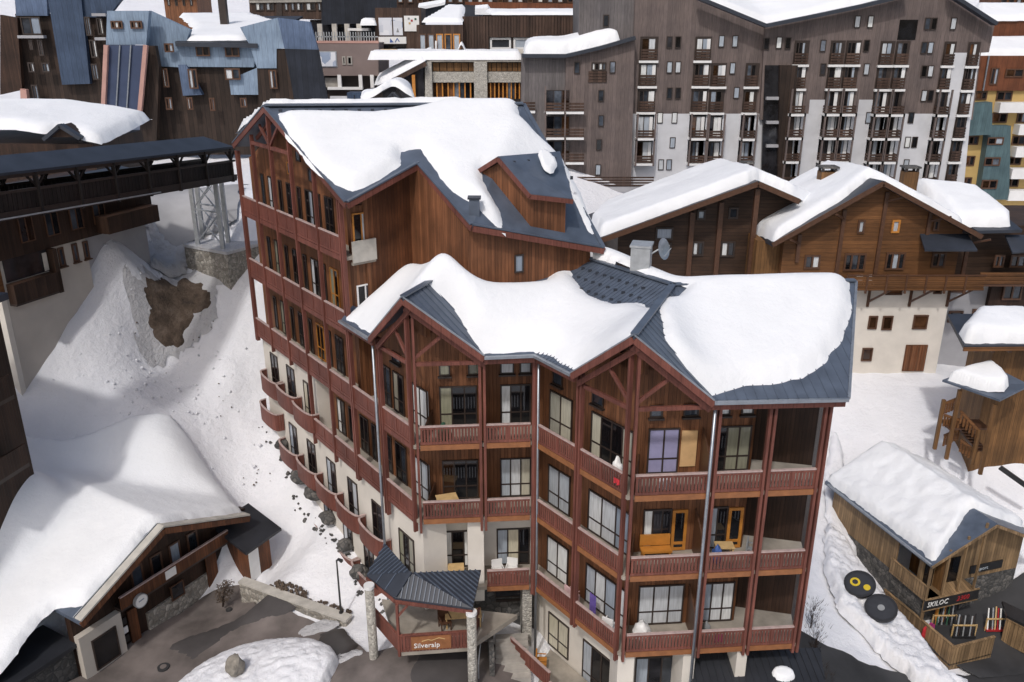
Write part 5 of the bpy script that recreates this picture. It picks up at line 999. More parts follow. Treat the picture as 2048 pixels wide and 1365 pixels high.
ch = S(449, 42, 88); t = thing('chimney', (ch[0], ch[1], ch[2] - 2), 'slim dark chimney rising from the snowy roof of the blue building', 'chimney'); MB().bx(ch[0] - .35, ch[0] + .35, ch[1] - .3, ch[1] + .3, ch[2] - 2.5, ch[2] + 2.2).build('stack', 'dark_joinery', t); MB().bx(ch[0] - .42, ch[0] + .42, ch[1] - .37, ch[1] + .37, ch[2] + 2.2, ch[2] + 2.4).build('cap', 'roof_metal_black', t)
# second, darker blue building further left
b2 = thing('dark_blue_building', S(110, 200, 84), 'dark brown and blue building left of the solar-panelled wall', 'building')
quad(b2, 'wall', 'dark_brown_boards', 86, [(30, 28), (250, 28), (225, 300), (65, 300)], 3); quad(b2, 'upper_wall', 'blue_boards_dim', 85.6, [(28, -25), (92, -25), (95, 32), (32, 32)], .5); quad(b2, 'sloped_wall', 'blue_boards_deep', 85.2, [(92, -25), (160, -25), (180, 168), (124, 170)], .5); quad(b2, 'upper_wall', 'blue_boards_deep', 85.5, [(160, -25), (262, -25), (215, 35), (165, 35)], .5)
for u0, v0, u1, v1 in ((40, 34, 86, 70), (57, 80, 68, 100), (74, 80, 90, 112), (55, 125, 72, 145), (83, 126, 102, 145), (62, 170, 82, 205), (70, 215, 84, 228), (98, 215, 114, 228), (168, 34, 186, 72), (192, 36, 210, 70), (178, 80, 198, 116), (182, 128, 200, 160), (190, 215, 205, 245)): qwin(b2, 85.1, u0, v0, u1, v1, ('glass_grey', 'curtain_blue') if (u0 + v0) % 3 else ('glass_black', 'curtain_white'), 'dark_joinery')
for v, u0, u1 in ((74, 38, 90), (78, 192, 214), (30, 186, 214)): MB().beam(S(u0, v, 85), S(u1, v, 85), 0.6, 0.25).build('balcony_slab', 'stucco_grey', b2)
quad(b2, 'wall', 'cladding_dark', 84.8, [(0, 30), (34, 36), (44, 180), (0, 190)], .5); quad(b2, 'pier', 'pink_trim', 84.5, [(40, 178), (52, 180), (58, 228), (42, 222)], .5)
# snowy hut roof in front of it
t = thing('hillside_hut', S(100, 270, 52), 'hut almost buried under a rounded snow roof behind the footbridge', 'hut'); hy = 50
q0, q1 = S(0, 285, hy), S(205, 285, hy); MB().bx(q0[0] - 8, q1[0] - .6, hy, hy + 7, 12, q1[2] - .1).build('wall', 'cladding_dark', t)
MB().plate([S(95, 275, hy - .4), S(160, 275, hy - .4), S(122, 250, hy - .4)], 1.2, (0, 1, 0)).build('dormer', 'cladding_dark', t); MB().beam(S(90, 279, hy - .5), S(122, 251, hy - .5), .5, .2).build('dormer_roof', 'roof_metal_dark', t); MB().beam(S(122, 251, hy - .5), S(163, 277, hy - .5), .5, .2).build('dormer_roof', 'roof_metal_dark', t)
hx = S(100, 270, hy)[0]
blanket('roof_snow', [(q0[0] - 9, hy - .3), (q1[0] - 3.2, hy - .3), (q1[0] - 2.6, hy + .3), (q1[0] - 1.6, hy + .3), (q1[0] - .9, hy - .3), (q1[0], hy - .2), (q1[0] + .2, hy + 7), (q0[0] - 9, hy + 7)], lambda X, Y: q1[2] - .1 + .9 * np.clip((q1[0] - X) / 5, 0, 1) ** .7 + 0.1 * (Y - hy), 0.5, 1.0, 0.25, label='rounded snow roof of the hut behind the footbridge', seed=3.7, rag=0.1)
# ================================================================== two chalets behind the hotel, right
YB = 55.0; FB = front(YB)
cb = thing('honey_chalet', S(1790, 745, YB), 'large honey-coloured chalet with white base and long balcony', 'chalet')
def pt(u, v, Y): return S(u, v, Y)
bA, bL, bR = S(1768, 362, YB - 1.0), S(1545, 486, YB - 1.0), S(1965, 470, YB - 1.0)
xl, xr = S(1555, 600, YB)[0], S(1905, 570, YB)[0]; zg = 0.6; zd = S(1800, 568, YB)[2]
MB().plate([(xl, YB, zd), (xr, YB, zd), (xr, YB, bR[2] + .25), (bA[0], YB, bA[2] - .35), (xl, YB, bL[2] + .15)], 9, (0, 1, 0)).build('timber_wall', 'honey_boards', cb)
MB().bx(xl + .05, xr - .02, YB + .02, YB + 9, -2, zd - .01).build('wall', 'stucco', cb)
for a, b in ((bL, bA), (bA, bR)):
    MB().plate([a, b, b + V(0, 11, -.94), a + V(0, 11, -.94)], 0.25).build('roof_slope', 'roof_metal_dark', cb); MB().beam(a + V(0, -.03, -.16), b + V(0, -.03, -.16), .08, .3).build('bargeboard', 'brown_joinery', cb)
for u, vt, vb in ((1690, 420, 560), (1775, 385, 560), (1862, 425, 470), (1600, 470, 525), (1940, 470, 560)):
    p, q = S(u, vt, YB - .08), S(u, vb, YB - .08); MB().bx(p[0] - .12, p[0] + .12, YB - .15, YB, q[2], p[2]).build('timber_stud', 'brown_joinery', cb)
    MB().beam((p[0], YB - .1, p[2] - .6), (p[0] + (0.9 if u > 1768 else -.9), YB - 1.0, p[2] - .1), .12, .12).build('bracket', 'brown_joinery', cb)
for u0, v0, u1, v1, pn in ((1717, 440, 1727, 467, ('curtain_white',)), (1785, 440, 1797, 466, ('curtain_white',)), (1868, 440, 1876, 462, ('glass_grey',)), (1610, 510, 1638, 538, ('glass_black', 'curtain_white')), (1690, 507, 1728, 542, ('glass_black', 'glass_grey', 'glass_black')), (1773, 505, 1806, 540, ('glass_black', 'curtain_blue', 'glass_grey')), (1865, 505, 1888, 535, ('glass_black', 'glass_grey'))):
    qwin(cb, YB, u0, v0, u1, v1, pn, 'orange_joinery' if u0 == 1785 else 'brown_joinery', bw=.12)
for u0, v0, u1, v1 in ((1773, 574, 1803, 590), (1868, 574, 1882, 588), (1738, 632, 1752, 658), (1766, 632, 1782, 660), (1828, 630, 1852, 658), (1725, 696, 1742, 722)): qwin(cb, YB + .02, u0, v0, u1, v1, ('glass_warm',), 'brown_joinery', bw=.1)
dq = rect(FB, 1812, 690, 1846, 742); MB().fb(FB, dq[0], dq[1], 0, .08, dq[2], dq[3]).build('barn_door', 'cladding_redbrown', cb)
for k in range(4): MB().fb(FB, dq[0] + .05 + k * (dq[1] - dq[0]) / 4, dq[0] - .05 + (k + 1) * (dq[1] - dq[0]) / 4, .08, .11, dq[2] + .05, dq[3] - .05).build('door_plank', 'cladding', cb)
bx0, bx1 = S(1680, 560, YB)[0], S(1950, 560, YB)[0]
MB().bx(bx0, bx1, YB - 1.25, YB - .003, zd - .1, zd + .05).build('balcony_slab', 'honey_boards', cb)
n = 7
for k in range(n):
    a = bx0 + (bx1 - bx0) * k / n; b = bx0 + (bx1 - bx0) * (k + 1) / n
    for j in range(3): MB().bx(a + .04, b - .04, YB - 1.25, YB - 1.2, zd + .1 + .26 * j, zd + .33 + .26 * j).build('balcony_board', 'honey_boards', cb)
    MB().bx(a - .06, a + .06, YB - 1.3, YB - 1.18, zd - .3, zd + 1.0).build('balcony_post', 'brown_joinery', cb)
MB().bx(bx0, bx1, YB - 1.32, YB - 1.16, zd + .9, zd + .97).build('handrail', 'brown_joinery', cb)
for u in (1740, 1824, 1900): q = S(u, 575, YB); MB().beam((q[0], YB, zd - 1.3), (q[0] + .9, YB - 1.1, zd - .12), .14, .14).build('bracket', 'brown_joinery', cb); MB().bx(q[0] - .08, q[0] + .08, YB - .1, YB + .02, zd - 1.6, zd - .1).build('bracket_foot', 'brown_joinery', cb)
cq = [S(1840, 468, YB), S(1935, 468, YB), S(1955, 500, YB - 1.6), S(1850, 500, YB - 1.6)]; MB().plate(cq, .12).build('awning_roof', 'roof_metal_dark', cb)
for i, (u, v) in enumerate(((1722, 545), (1742, 545))): q = S(u, v, YB - .6); chair(q[0], YB - .7, zd + .06, .2 * i, 'white_plastic', ('white chair on the long chalet balcony, left of the pair', 'white chair on the long chalet balcony, right of the pair')[i])
# right wing of the honey chalet
cw = thing('chalet_annex', S(1990, 640, YB + 4), 'shaded annex with white base coloured grey for its shade right of the honey-coloured chalet', 'chalet')
q0, q1, q2 = S(1905, 570, YB + 2), S(1978, 570, YB + 2), S(2080, 560, YB + 2); za = S(1940, 562, YB + 2)[2]
MB().bx(q0[0] - .3, q1[0], YB + 2, YB + 9, -2, za).build('wall', 'stucco_grey', cw); MB().bx(q1[0], q2[0] + 4, YB + 1.6, YB + 9, -2, za).build('wall', 'cladding_dark', cw); MB().bx(q0[0] - .3, q2[0] + 4, YB + 2.1, YB + 9, za, S(2000, 452, YB + 2)[2]).build('timber_wall', 'chalet_dark_boards', cw)  # white base wall built in grey, its shade put into the colour
for u0, v0, u1, v1 in ((1898, 622, 1922, 645), (1945, 618, 1972, 642), (1905, 566, 1930, 585)): qwin(cw, YB + 2, u0, v0, u1, v1, ('glass_black',), 'brown_joinery')
for u0, v0, u1, v1 in ((2010, 560, 2040, 600), (2022, 510, 2048, 535), (1990, 510, 2005, 535)): qwin(cw, YB + 1.55, u0, v0, u1, v1, ('glass_black', 'glass_grey'), 'brown_joinery')
MB().bx(q0[0] + 1, q2[0] + 4, YB + .6, YB + 1.55, za + .0, za + .15).build('balcony_slab', 'brown_joinery', cw)
for j in range(3): MB().bx(q0[0] + 1, q2[0] + 4, YB + .6, YB + .66, za + .2 + .28 * j, za + .42 + .28 * j).build('balcony_board', 'honey_boards', cw)
e0, e1 = S(1955, 462, YB + .5), S(2045, 460, YB + .5); MB().plate([e0, e1, e1 + V(0, 8, 1.6), e0 + V(-1.5, 8, 1.6)], .2).build('roof_slope', 'roof_metal_dark', cw)
MB().plate([S(2010, 470, YB + 1), S(2080, 470, YB + 1), S(2080, 500, YB - .3), S(2025, 505, YB - .3)], .12).build('awning_roof', 'roof_metal_dark', cw)
# dark chalet left of it
YA = 58.0; ca = thing('dark_chalet', S(1420, 525, YA), 'dark brown chalet with deep snow roof left of the honey-coloured one', 'chalet')
aA, aL, aR = S(1517, 362, YA - 2.0), S(1196, 478, YA - 2.0), S(1600, 398, YA - 2.0)
ax0, ax1 = S(1235, 500, YA)[0], S(1590, 500, YA)[0]
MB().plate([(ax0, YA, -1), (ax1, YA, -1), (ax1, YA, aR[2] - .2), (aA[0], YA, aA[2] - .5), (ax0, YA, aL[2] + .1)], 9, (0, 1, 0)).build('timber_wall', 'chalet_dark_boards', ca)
for a, b in ((aL, aA), (aA, aR)): MB().plate([a, b, b + V(0, 12, -1.02), a + V(0, 12, -1.02)], .22).build('roof_slope', 'roof_metal_dark', ca); MB().beam(a + V(0, -.03, -.2), b + V(0, -.03, -.2), .08, .34).build('bargeboard', 'brown_joinery', ca)
for u, vt in ((1515, 378), (1443, 405), (1385, 425)): p = S(u, vt, YA - (1.4 if u == 1515 else .05)); q = S(u, 525, YA); MB().bx(p[0] - .16, p[0] + .16, p[1] - .16, p[1] + .14, q[2] - 2, p[2]).build('timber_post', 'brown_joinery', ca)
for u0, v0, u1, v1, pn in ((1395, 420, 1410, 440, ('curtain_blue',)), (1458, 415, 1475, 438, ('glass_grey',)), (1385, 483, 1406, 512, ('curtain_white', 'glass_black')), (1442, 483, 1468, 514, ('curtain_white', 'glass_black')), (1312, 455, 1345, 480, ('curtain_blue',)), (1322, 486, 1342, 505, ('curtain_white',))): qwin(ca, YA, u0, v0, u1, v1, pn, 'dark_joinery')
MB().bx(S(1512, 480, 56)[0], S(1560, 480, 56)[0], 55.6, 57.9, -1, S(1530, 480, 56)[2]).build('side_wall', 'honey_boards_upright', ca)
# their shared snow
def ridge_base(a, b, c, z0, dz=0.0, fall=-0.085):
    def f(X, Y):
        zl = a[2] + (b[2] - a[2]) * (X - a[0]) / (b[0] - a[0]); zr = b[2] + (c[2] - b[2]) * (X - b[0]) / (c[0] - b[0]); return np.where(X < b[0], zl, zr) + fall * (Y - b[1]) + dz
    return f
blanket('roof_snow', [(aL[0] + .15, aL[1] + .25), (aA[0] - .5, aA[1] + .45), (aA[0] + .4, aA[1] + 1.2), (aR[0] - .4, aR[1] + .5), (aR[0] + 2.6, aR[1] + 2.6), (aR[0] + 4.5, aR[1] + 11.5), (aL[0] + 1.5, aL[1] + 11.5), (aL[0] + .1, aL[1] + 7)], ridge_base(aL, aA, aR, 0), 0.82, 0.6, 0.2, label='very thick snow on the roof of the dark brown chalet', seed=6.1, rag=0.10, smoothn=40)
blanket('roof_snow', [(bL[0] + .1, bL[1] + .1), (bL[0] + 3, bL[1] + .7), (bA[0] - 2.2, bA[1] + .7), (bA[0] - .2, bA[1] + 2.2), (bA[0] + 2.6, bA[1] + 1.3), (bR[0] - .8, bR[1] + 1.2), (bR[0] + .6, bR[1] + 3), (bR[0] + .3, bR[1] + 10.5), (bL[0] - 0.3, bL[1] + 11), (bL[0] - 0.1, bL[1] + 4)], ridge_base(bL, bA, bR, 0), 0.7, 0.8, 0.2, label='thick snow on the roof of the honey-coloured chalet', seed=2.6, rag=0.10, smoothn=40)
blanket('roof_snow', [(e0[0] - 1, e0[1] + .6), (e1[0] - .6, e1[1] + .5), (e1[0] - .1, e1[1] + 1.4), (e1[0] - .2, e1[1] + 6), (e0[0] - 1.5, e0[1] + 7.5)], lambda X, Y: e0[2] + .2 * (Y - e0[1]), 1.0, 0.9, 0.2, label='rounded snow cushion on the annex roof at the right', seed=9.4, rag=0.15)
def chimney(u, v, Y, w, h, label):
    p = S(u, v, Y); t = thing('chimney', (p[0], p[1], p[2] - h), label, 'chimney'); MB().bx(p[0] - w, p[0] + w, Y - w * .8, Y + w * .8, p[2] - h - 2, p[2]).build('stack', 'honey_boards_upright', t)
    for a in (-1, 1):
        for c in (-1, 1): MB().bx(p[0] + a * w * .8 - .08, p[0] + a * w * .8 + .08, Y + c * w * .6 - .08, Y + c * w * .6 + .08, p[2], p[2] + .25).build('cap_foot', 'dark_joinery', t)
    MB().bx(p[0] - w * 1.15, p[0] + w * 1.15, Y - w, Y + w, p[2] + .25, p[2] + .38).build('cap', 'rubble_dark', t)
chimney(1493, 334, 61, .38, .9, 'small timber-clad chimney in the snow above the dark chalet'); chimney(1655, 343, 60, .55, 1.0, 'large timber-clad chimney in the snow between the two chalets'); chimney(1820, 343, 61, .5, .9, 'timber-clad chimney furthest right on the chalet roofs')
# ================================================================== ski shop, bottom right
c0 = S(1865, 1129, 36.0); FSL = Frame(c0 + V(-.286, .957, 0) * 8.3, 163.3); FSF = Frame(c0, 73.3); LS = 8.3
sh = thing('ski_shop', (c0[0], c0[1], -5), 'weathered timber ski shop with snowy roof and black fascia sign', 'shop')
za_ = c0[2]; sA = FSF.sz(1992, 1046); sWd = sA[0] * 2
ins = 0.35
MB().fb(FSL, 0.2, LS - ins, -.2, -ins, -6, -3.6).build('lower_wall', 'rubble_dark', sh); MB().fb(FSL, .2, LS - 2.6, -.25, -ins + .04, -3.6, za_ - .05).build('upper_wall', 'weathered_boards', sh); MB().fb(FSL, LS - 2.6, LS - .4, -1.4, -1.2, -3.6, za_ - .05).build('upper_wall', 'honey_boards_upright', sh)
MB().plate([FSF.p(.3, -.9, -3.5), FSF.p(sWd - .3, -.9, -3.5), FSF.p(sWd - .3, -.9, za_ - .1), FSF.p(sA[0], -.9, sA[1] - .25), FSF.p(.3, -.9, za_ - .1)], .2, tuple(-FSF.n)).build('gable_wall', 'weathered_boards', sh)
MB().fb(FSF, .3, sWd - .3, -1.1, -.9, -7, -3.5).build('lower_wall', 'rubble_dark', sh)
zr = sA[1]
for a, b in (((-.1, za_), (sA[0], zr)), ((sA[0], zr), (sWd + .1, za_))): MB().plate([FSF.p(a[0], .1, a[1]), FSF.p(b[0], .1, b[1]), FSF.p(b[0], -8.6, b[1]), FSF.p(a[0], -8.6, a[1])], .15).build('roof_slope', 'roof_metal', sh)
MB().beam(FSL.p(0, .1, za_ - .02), FSL.p(LS, .1, za_ - .02), .12, .1).build('gutter', 'gutter_metal', sh)
for a, b in (((-.1, za_), (sA[0], zr)), ((sA[0], zr), (sWd + .1, za_))): MB().beam(FSF.p(a[0], .1, a[1] - .12), FSF.p(b[0], .1, b[1] - .12), .06, .16).build('bargeboard', 'weathered_boards', sh)
zfl = -3.45
for F, s0, s1 in ((FSL, LS - 2.7, LS - .05), (FSF, 0.05, 3.2)):
    MB().fb(F, s0, s1, -.9, 0, zfl - .15, zfl).build('balcony_slab', 'weathered_boards', sh)
    if F is FSL:
        m = MB(); nn = int((s1 - s0) / .17)
        for k in range(nn): MB().fb(F, s0 + k * (s1 - s0) / nn + .01, s0 + (k + 1) * (s1 - s0) / nn - .01, -.04, 0, zfl + .02, zfl + .7).build('balcony_board', 'weathered_boards', sh)
        MB().fb(F, s0, s1, -.06, .04, zfl + .7, zfl + .76).build('handrail', 'weathered_boards', sh)
MB().fb(FSL, LS - .12, LS - .02, -.12, 0, -6.5, za_ - .1).build('corner_post', 'weathered_boards', sh)
for s in (1.0, 2.0, 3.0): MB().fb(FSF, s, s + .1, -.1, 0, zfl, za_ + .6 * s).build('gable_post', 'weathered_boards', sh)
for s in (.5, 1.3, 2.1): MB().fb(FSF, s, s + .6, -.88, -.85, zfl, zfl + 1.5).build('opening', 'glass_black', sh)
zs0, zs1 = zfl - .62, zfl - .02
sgn = thing('fascia_sign', FSF.p(1.6, .1, zs0), 'black fascia sign with white and red lettering on the ski shop', 'sign')
MB().fb(FSF, -.05, 3.35, .02, .08, zs0, zs1).build('board', 'black_metal', sgn); MB().fb(FSF, -.05, 3.35, .02, .1, zs1 + .005, zs1 + .06).build('frame', 'weathered_boards', sgn); MB().fb(FSF, -.05, 3.35, .02, .1, zs0 - .06, zs0 - .005).build('frame', 'weathered_boards', sgn)
text_part('SKILOC', FSF, .1, .09, zs0 + .17, .42, 'white_plastic', sgn, slant=.15, squash=.92); text_part('2300', FSF, 1.95, .09, zs0 + .17, .40, 'red_paint', sgn, slant=.15, squash=1.0)
s2 = thing('small_fascia_sign', FSF.p(4.2, -.8, zfl + .2), 'small dark sign on the upper wall of the ski shop', 'sign'); MB().fb(FSF, 3.5, 5.6, -.88, -.82, zfl + .25, zfl + .72).build('board', 'black_metal', s2); text_part('sport', FSF, 4.0, -.81, zfl + .37, .3, 'curtain_blue', s2)
for s, mt in ((1.35, 'orange_joinery'), (1.9, 'orange_joinery'), (.35, 'weathered_boards')): MB().fb(FSF, s, s + .14, -.5, -.4, -6, zs0 - .05).build('door_post', mt, sh)
fwin(sh, FSF, 2.1, 3.3, -5.6, zs0 - .1, -.895, ('glass_black', 'glass_grey'), 'dark_joinery'); fwin(sh, FSL, LS - 2.4, LS - 1.3, -5.3, -3.9, -ins + .005, ('glass_black', 'glass_black'), 'weathered_boards')
shb = lambda X, Y: (lambda s: np.where(s < sA[0], za_ + (zr - za_) * s / sA[0], zr - (zr - za_) * (s - sA[0]) / sA[0]))((X - FSF.o[0]) * FSF.D[0] + (Y - FSF.o[1]) * FSF.D[1])
Q2 = lambda s, d: tuple(FSF.p(s, d, 0)[:2])
blanket('roof_snow', [Q2(.1, -.05), Q2(.5, -.2), Q2(1.1, -.45), Q2(1.7, -.7), Q2(sA[0] - .2, -1.5), Q2(sA[0] + .6, -1.1), Q2(sWd, -1.2), Q2(sWd + .2, -8.4), Q2(sA[0], -8.8), Q2(.0, -8.6), Q2(.02, -4)], shb, 0.5, 0.6, 0.13, label='lumpy snow on the ski shop roof', seed=5.1, rag=0.14, rough=0.12, smoothn=6)
# rental terrace: fences, skis, gear
fen = thing('terrace_fence', FSF.p(0, 2.5, -6), 'vertical plank fence round the ski shop terrace', 'fence')
fc = S(1905, 1310, 33.2); fl = SZ(1768, 1180, -4.75); fr2 = SZ(1990, 1278, -4.9); fc = SZ(1906, 1300, -4.9)
def planks(p, q, zt, h, par, w=.2):
    az = math.degrees(math.atan2(q[0] - p[0], q[1] - p[1])); F = Frame(p, az); L = float(np.linalg.norm((np.array(q) - np.array(p))[:2])); n = max(2, int(L / w))
    for k in range(n): MB().fb(F, k * L / n + .008, (k + 1) * L / n - .008, -.04, 0, zt - h, zt - random.uniform(0, .03)).build('plank', 'weathered_boards', par)
    MB().fb(F, 0, L, -.09, -.04, zt - .2, zt - .1).build('fence_rail', 'weathered_boards', par); MB().fb(F, 0, L, -.1, .04, zt, zt + .05).build('capping', 'weathered_boards', par)
planks(fl, fc, -4.75, 1.3, fen); planks(fc, fr2, -4.8, 1.5, fen)
fen2 = thing('planter_fence', SZ(2030, 1290, -6), 'plank-faced counter at the right edge of the ski shop terrace', 'fence'); pa, pb = SZ(2012, 1238, -4.6), SZ(2085, 1275, -4.6); planks(pa, pb, -4.6, 1.4, fen2)
MB().hexa([(pa[0], pa[1], -4.55), (pb[0], pb[1], -4.55), (pb[0] + .5, pb[1] + 1.2, -4.55), (pa[0] + .4, pa[1] + 1.2, -4.55)], [(pa[0], pa[1], -4.4), (pb[0], pb[1], -4.4), (pb[0] + .5, pb[1] + 1.2, -4.4), (pa[0] + .4, pa[1] + 1.2, -4.4)]).build('counter_top', 'black_metal', fen2)
dk = MB().hexa([(fl[0], fl[1], -5.9), (fc[0], fc[1], -5.9), (fr2[0], fr2[1], -5.9), FSF.p(3, -.3, -5.9)], [(fl[0], fl[1], -5.8), (fc[0], fc[1], -5.8), (fr2[0], fr2[1], -5.8), FSF.p(3, -.3, -5.8)]).build('terrace_deck', 'street_dark', sh)
def ski_rack(u, v, z, n, label, lean, mats):
    p = SZ(u, v, z); t = thing('ski_rack', (p[0], p[1], z), label, 'ski rack')
    MB().beam((p[0] - .6, p[1], z + .75), (p[0] + .6, p[1], z + .75), .06, .06).build('crossbar', 'sand_wood', t); MB().beam((p[0] - .6, p[1], z + .1), (p[0] + .6, p[1], z + .1), .3, .08).build('base', mats[-1], t)
    for a in (-.6, .6): MB().beam((p[0] + a, p[1], z), (p[0] + a, p[1], z + .8), .06, .06, (0, 1, 0)).build('upright', 'sand_wood', t)
    for k in range(n):
        x = p[0] - .52 + 1.04 * k / (n - 1); mt = mats[k % len(mats)]; h = random.uniform(1.15, 1.4); a = (x, p[1] - .08, z + .1); b = (x + random.uniform(-.05, .05) + lean * .1, p[1] + .2, z + h); MB().beam(a, b, .07, .02, (0, 1, 0)).build('ski', mt, t)
ski_rack(1992, 1262, -5.8, 9, 'upright rack of white skis on a red base at the shop terrace', .2, ['white_plastic', 'black_metal', 'galvanised', 'sand_wood', 'red_paint']); ski_rack(1925, 1275, -5.8, 10, 'dark ski rack in the middle of the fenced terrace', .8, ['black_metal', 'galvanised', 'dark_joinery', 'black_metal', 'grey_plastic', 'black_metal']); ski_rack(1885, 1255, -5.8, 9, 'row of dark skis nearest the long plank fence', 1.2, ['black_metal', 'green_cloth', 'black_metal', 'grey_plastic'])
for k, (s, d, mt, lb) in enumerate(((.12, .3, 'red_cloth', 'bright red jacket hanging at the corner of the ski shop'), (.45, .2, 'magenta_cloth', 'magenta jacket hanging beside the red one at the shop'))):
    t = thing('jacket', FSF.p(s, d, -5.4), lb, 'jacket'); MB().plate([FSF.p(s - .14, d, -5.6), FSF.p(s + .14, d, -5.6), FSF.p(s + .16, d, -4.95), FSF.p(s + .06, d, -4.82), FSF.p(s - .06, d, -4.82), FSF.p(s - .16, d, -4.95)], .1, tuple(FSF.n)).build('body', mt, t)
    for a in (-1, 1): MB().beam(FSF.p(s + a * .17, d + .05, -4.95), FSF.p(s + a * .22, d + .05, -5.45), .07, .09).build('sleeve', mt, t)
# snow bank in front of the shop with two black round covers
bk = [tuple(SZ(u, v, -5.0)[:2]) for u, v in ((1640, 1100), (1690, 1120), (1760, 1200), (1840, 1260), (1895, 1325), (1960, 1345), (1900, 1362), (1830, 1350), (1765, 1310), (1700, 1270), (1668, 1240), (1645, 1180))]
blanket('snow_bank', bk, gbase, 0.75, 0.8, 0.12, 'snow_rough', 'lumpy snow bank along the fence of the ski shop', 'snow', rough=0.16, rag=0.25, seed=3.9, smoothn=0, lift=0.15, nsc=1.3)
blanket('snow_bank', [tuple(SZ(u, v, -4.2)[:2]) for u, v in ((1650, 960), (1672, 990), (1720, 1105), (1700, 1115), (1650, 1090), (1640, 1010))], gbase, 0.4, 0.6, 0.14, 'snow_rough', 'strip of snow along the long side of the ski shop', 'snow', rough=0.1, rag=0.2, seed=1.9, smoothn=0, lift=0.1)
def tube_ring(u, v, z, lab, accent):
    p = SZ(u, v, z); zz = gz(p[0], p[1]) + 1.5; t = thing('round_cover', (p[0], p[1], zz), lab, 'cover'); q = V(p[0], p[1], zz); tilt = Vector((-.25, -.35, .9)).normalized(); a = tilt.cross(Vector((0, 1, 0))).normalized(); b = tilt.cross(a)
    def dsk(name, r0, r1, h, mt, c=(0, 0)):
        m = MB(); cen = Vector(q) + a * c[0] + b * c[1]; n = 28; lo = [[cen + (a * cos(2 * pi * k / n) + b * sin(2 * pi * k / n)) * r + tilt * hh for k in range(n)] for r, hh in ((r0, h), (r1, h), (r1, h - .12))]
        for i in range(2):
            for k in range(n): m.face([lo[i][k], lo[i][(k + 1) % n], lo[i + 1][(k + 1) % n], lo[i + 1][k]])
        if r0 < .02: pass
        m.build(name, mt, t)
    dsk('disc', 0.001, .78, 0, 'black_rubber'); dsk('rim', .66, .78, .02, 'black_metal')
    if accent: dsk('yellow_mark', .001, .17, .02, 'yellow_paint', (-.25, .3)); dsk('yellow_mark', .14, .25, .022, 'yellow_paint', (.18, -.15))
    else: dsk('hub', .001, .17, .02, 'grey_plastic')
tube_ring(1712, 1212, -4.6, 'black round cover with yellow marks on the snow bank', True); tube_ring(1756, 1250, -4.7, 'black round cover with grey hub on the snow bank', False)
# low shrubs in the dark gap beside the hotel
for i, (u, v, Y, r) in enumerate(((1650, 1060, 34, .5), (1655, 1130, 32.5, .55), (1648, 1200, 30.5, .5), (1660, 1255, 30, .5))):
    p = S(u, v, Y); p[2] = gz(p[0], p[1]) + .2; t = thing('bare_shrub', tuple(p), ('bare shrub in the gap beside the hotel, furthest up', 'bare shrub in the gap beside the hotel, second from the top', 'bare shrub in the gap beside the hotel, second from the bottom', 'lowest bare shrub in the gap beside the hotel')[i], 'shrub'); m = MB()
    for k in range(260):
        a = random.uniform(0, 2 * pi); h = random.random(); rr = r * (0.3 + h) * random.random(); c = Vector((p[0] + rr * cos(a), p[1] + rr * sin(a), p[2] + h * 1.3)); e = Vector((cos(a) * .5, sin(a) * .5, 1)).normalized() * random.uniform(.15, .35); w = Vector((random.uniform(-1, 1), random.uniform(-1, 1), 0)).normalized() * .012; m.face([c - w, c + w, c + e])
    m.build('twigs', 'dark_joinery', t)['kind'] = 'stuff'; MB().tube([(p[0], p[1], p[2] - .4), (p[0] + .05, p[1], p[2] + .7)], [.05, .015], 6).build('stem', 'dark_joinery', t)
# ================================================================== small chalet with outside stair, right edge
YC = 45.0; sc = thing('stair_chalet', S(1990, 880, YC), 'small timber chalet with covered outside stair at the right edge', 'chalet')
w0x = S(1975, 760, YC)[0]
MB().bx(w0x, w0x + 9, YC, YC + 2.5, -1.5, S(2000, 690, YC)[2]).build('wall', 'honey_boards_upright', sc)
r0, r1 = S(1928, 692, YC - 1.2), S(2110, 690, YC - 1.2); MB().plate([r0, r1, r1 + V(0, 3.4, .7), r0 + V(0.6, 3.4, .7)], .2).build('roof_slope', 'roof_metal_dark', sc); MB().beam(r0 + V(0, 0, -.2), r1 + V(0, 0, -.2), .1, .22).build('fascia', 'honey_boards', sc)
for k in range(7): x = r0[0] + .8 + k * .95; MB().bx(x - .08, x + .08, YC - 1.1, YC, r0[2] - .45, r0[2] - .28).build('rafter_end', 'brown_joinery', sc)
blanket('roof_snow', [(r0[0] + .15, r0[1] + .15), (r1[0], r1[1] + .15), (r1[0], r1[1] + 3.3), (r0[0] + 2.2, r0[1] + 3.3), (r0[0] + .3, r0[1] + 1.2)], lambda X, Y: r0[2] + .2 * (Y - r0[1]), .85, .8, .16, label='thick snow on the roof of the stair chalet', seed=1.4, rag=.1)
pq = [S(1885, 760, YC - .8), S(2000, 800, YC - 2.8), S(2080, 770, YC - 1.0), S(1990, 735, YC - .1)]; pr_ = [pq[0], pq[1], S(2060, 770, YC - 1.6), S(1975, 728, YC - .05)]
MB().plate(pr_, .12).build('stair_roof', 'roof_metal', sc)
pn_ = np.cross(pr_[1] - pr_[0], pr_[3] - pr_[0]); prb = lambda X, Y: pr_[0][2] - (pn_[0] * (X - pr_[0][0]) + pn_[1] * (Y - pr_[0][1])) / pn_[2]
blanket('roof_snow', [tuple((pr_[0] * (1 - a) * (1 - b) + pr_[1] * a * (1 - b) + pr_[2] * a * b + pr_[3] * (1 - a) * b)[:2]) for a, b in ((.03, .05), (.35, .05), (.72, .12), (.9, .3), (.85, .55), (.5, .8), (.1, .95), (.02, .5))], prb, .6, .4, .1, label='snow cushion on the stair roof of the small chalet', seed=4.8, rag=.08)
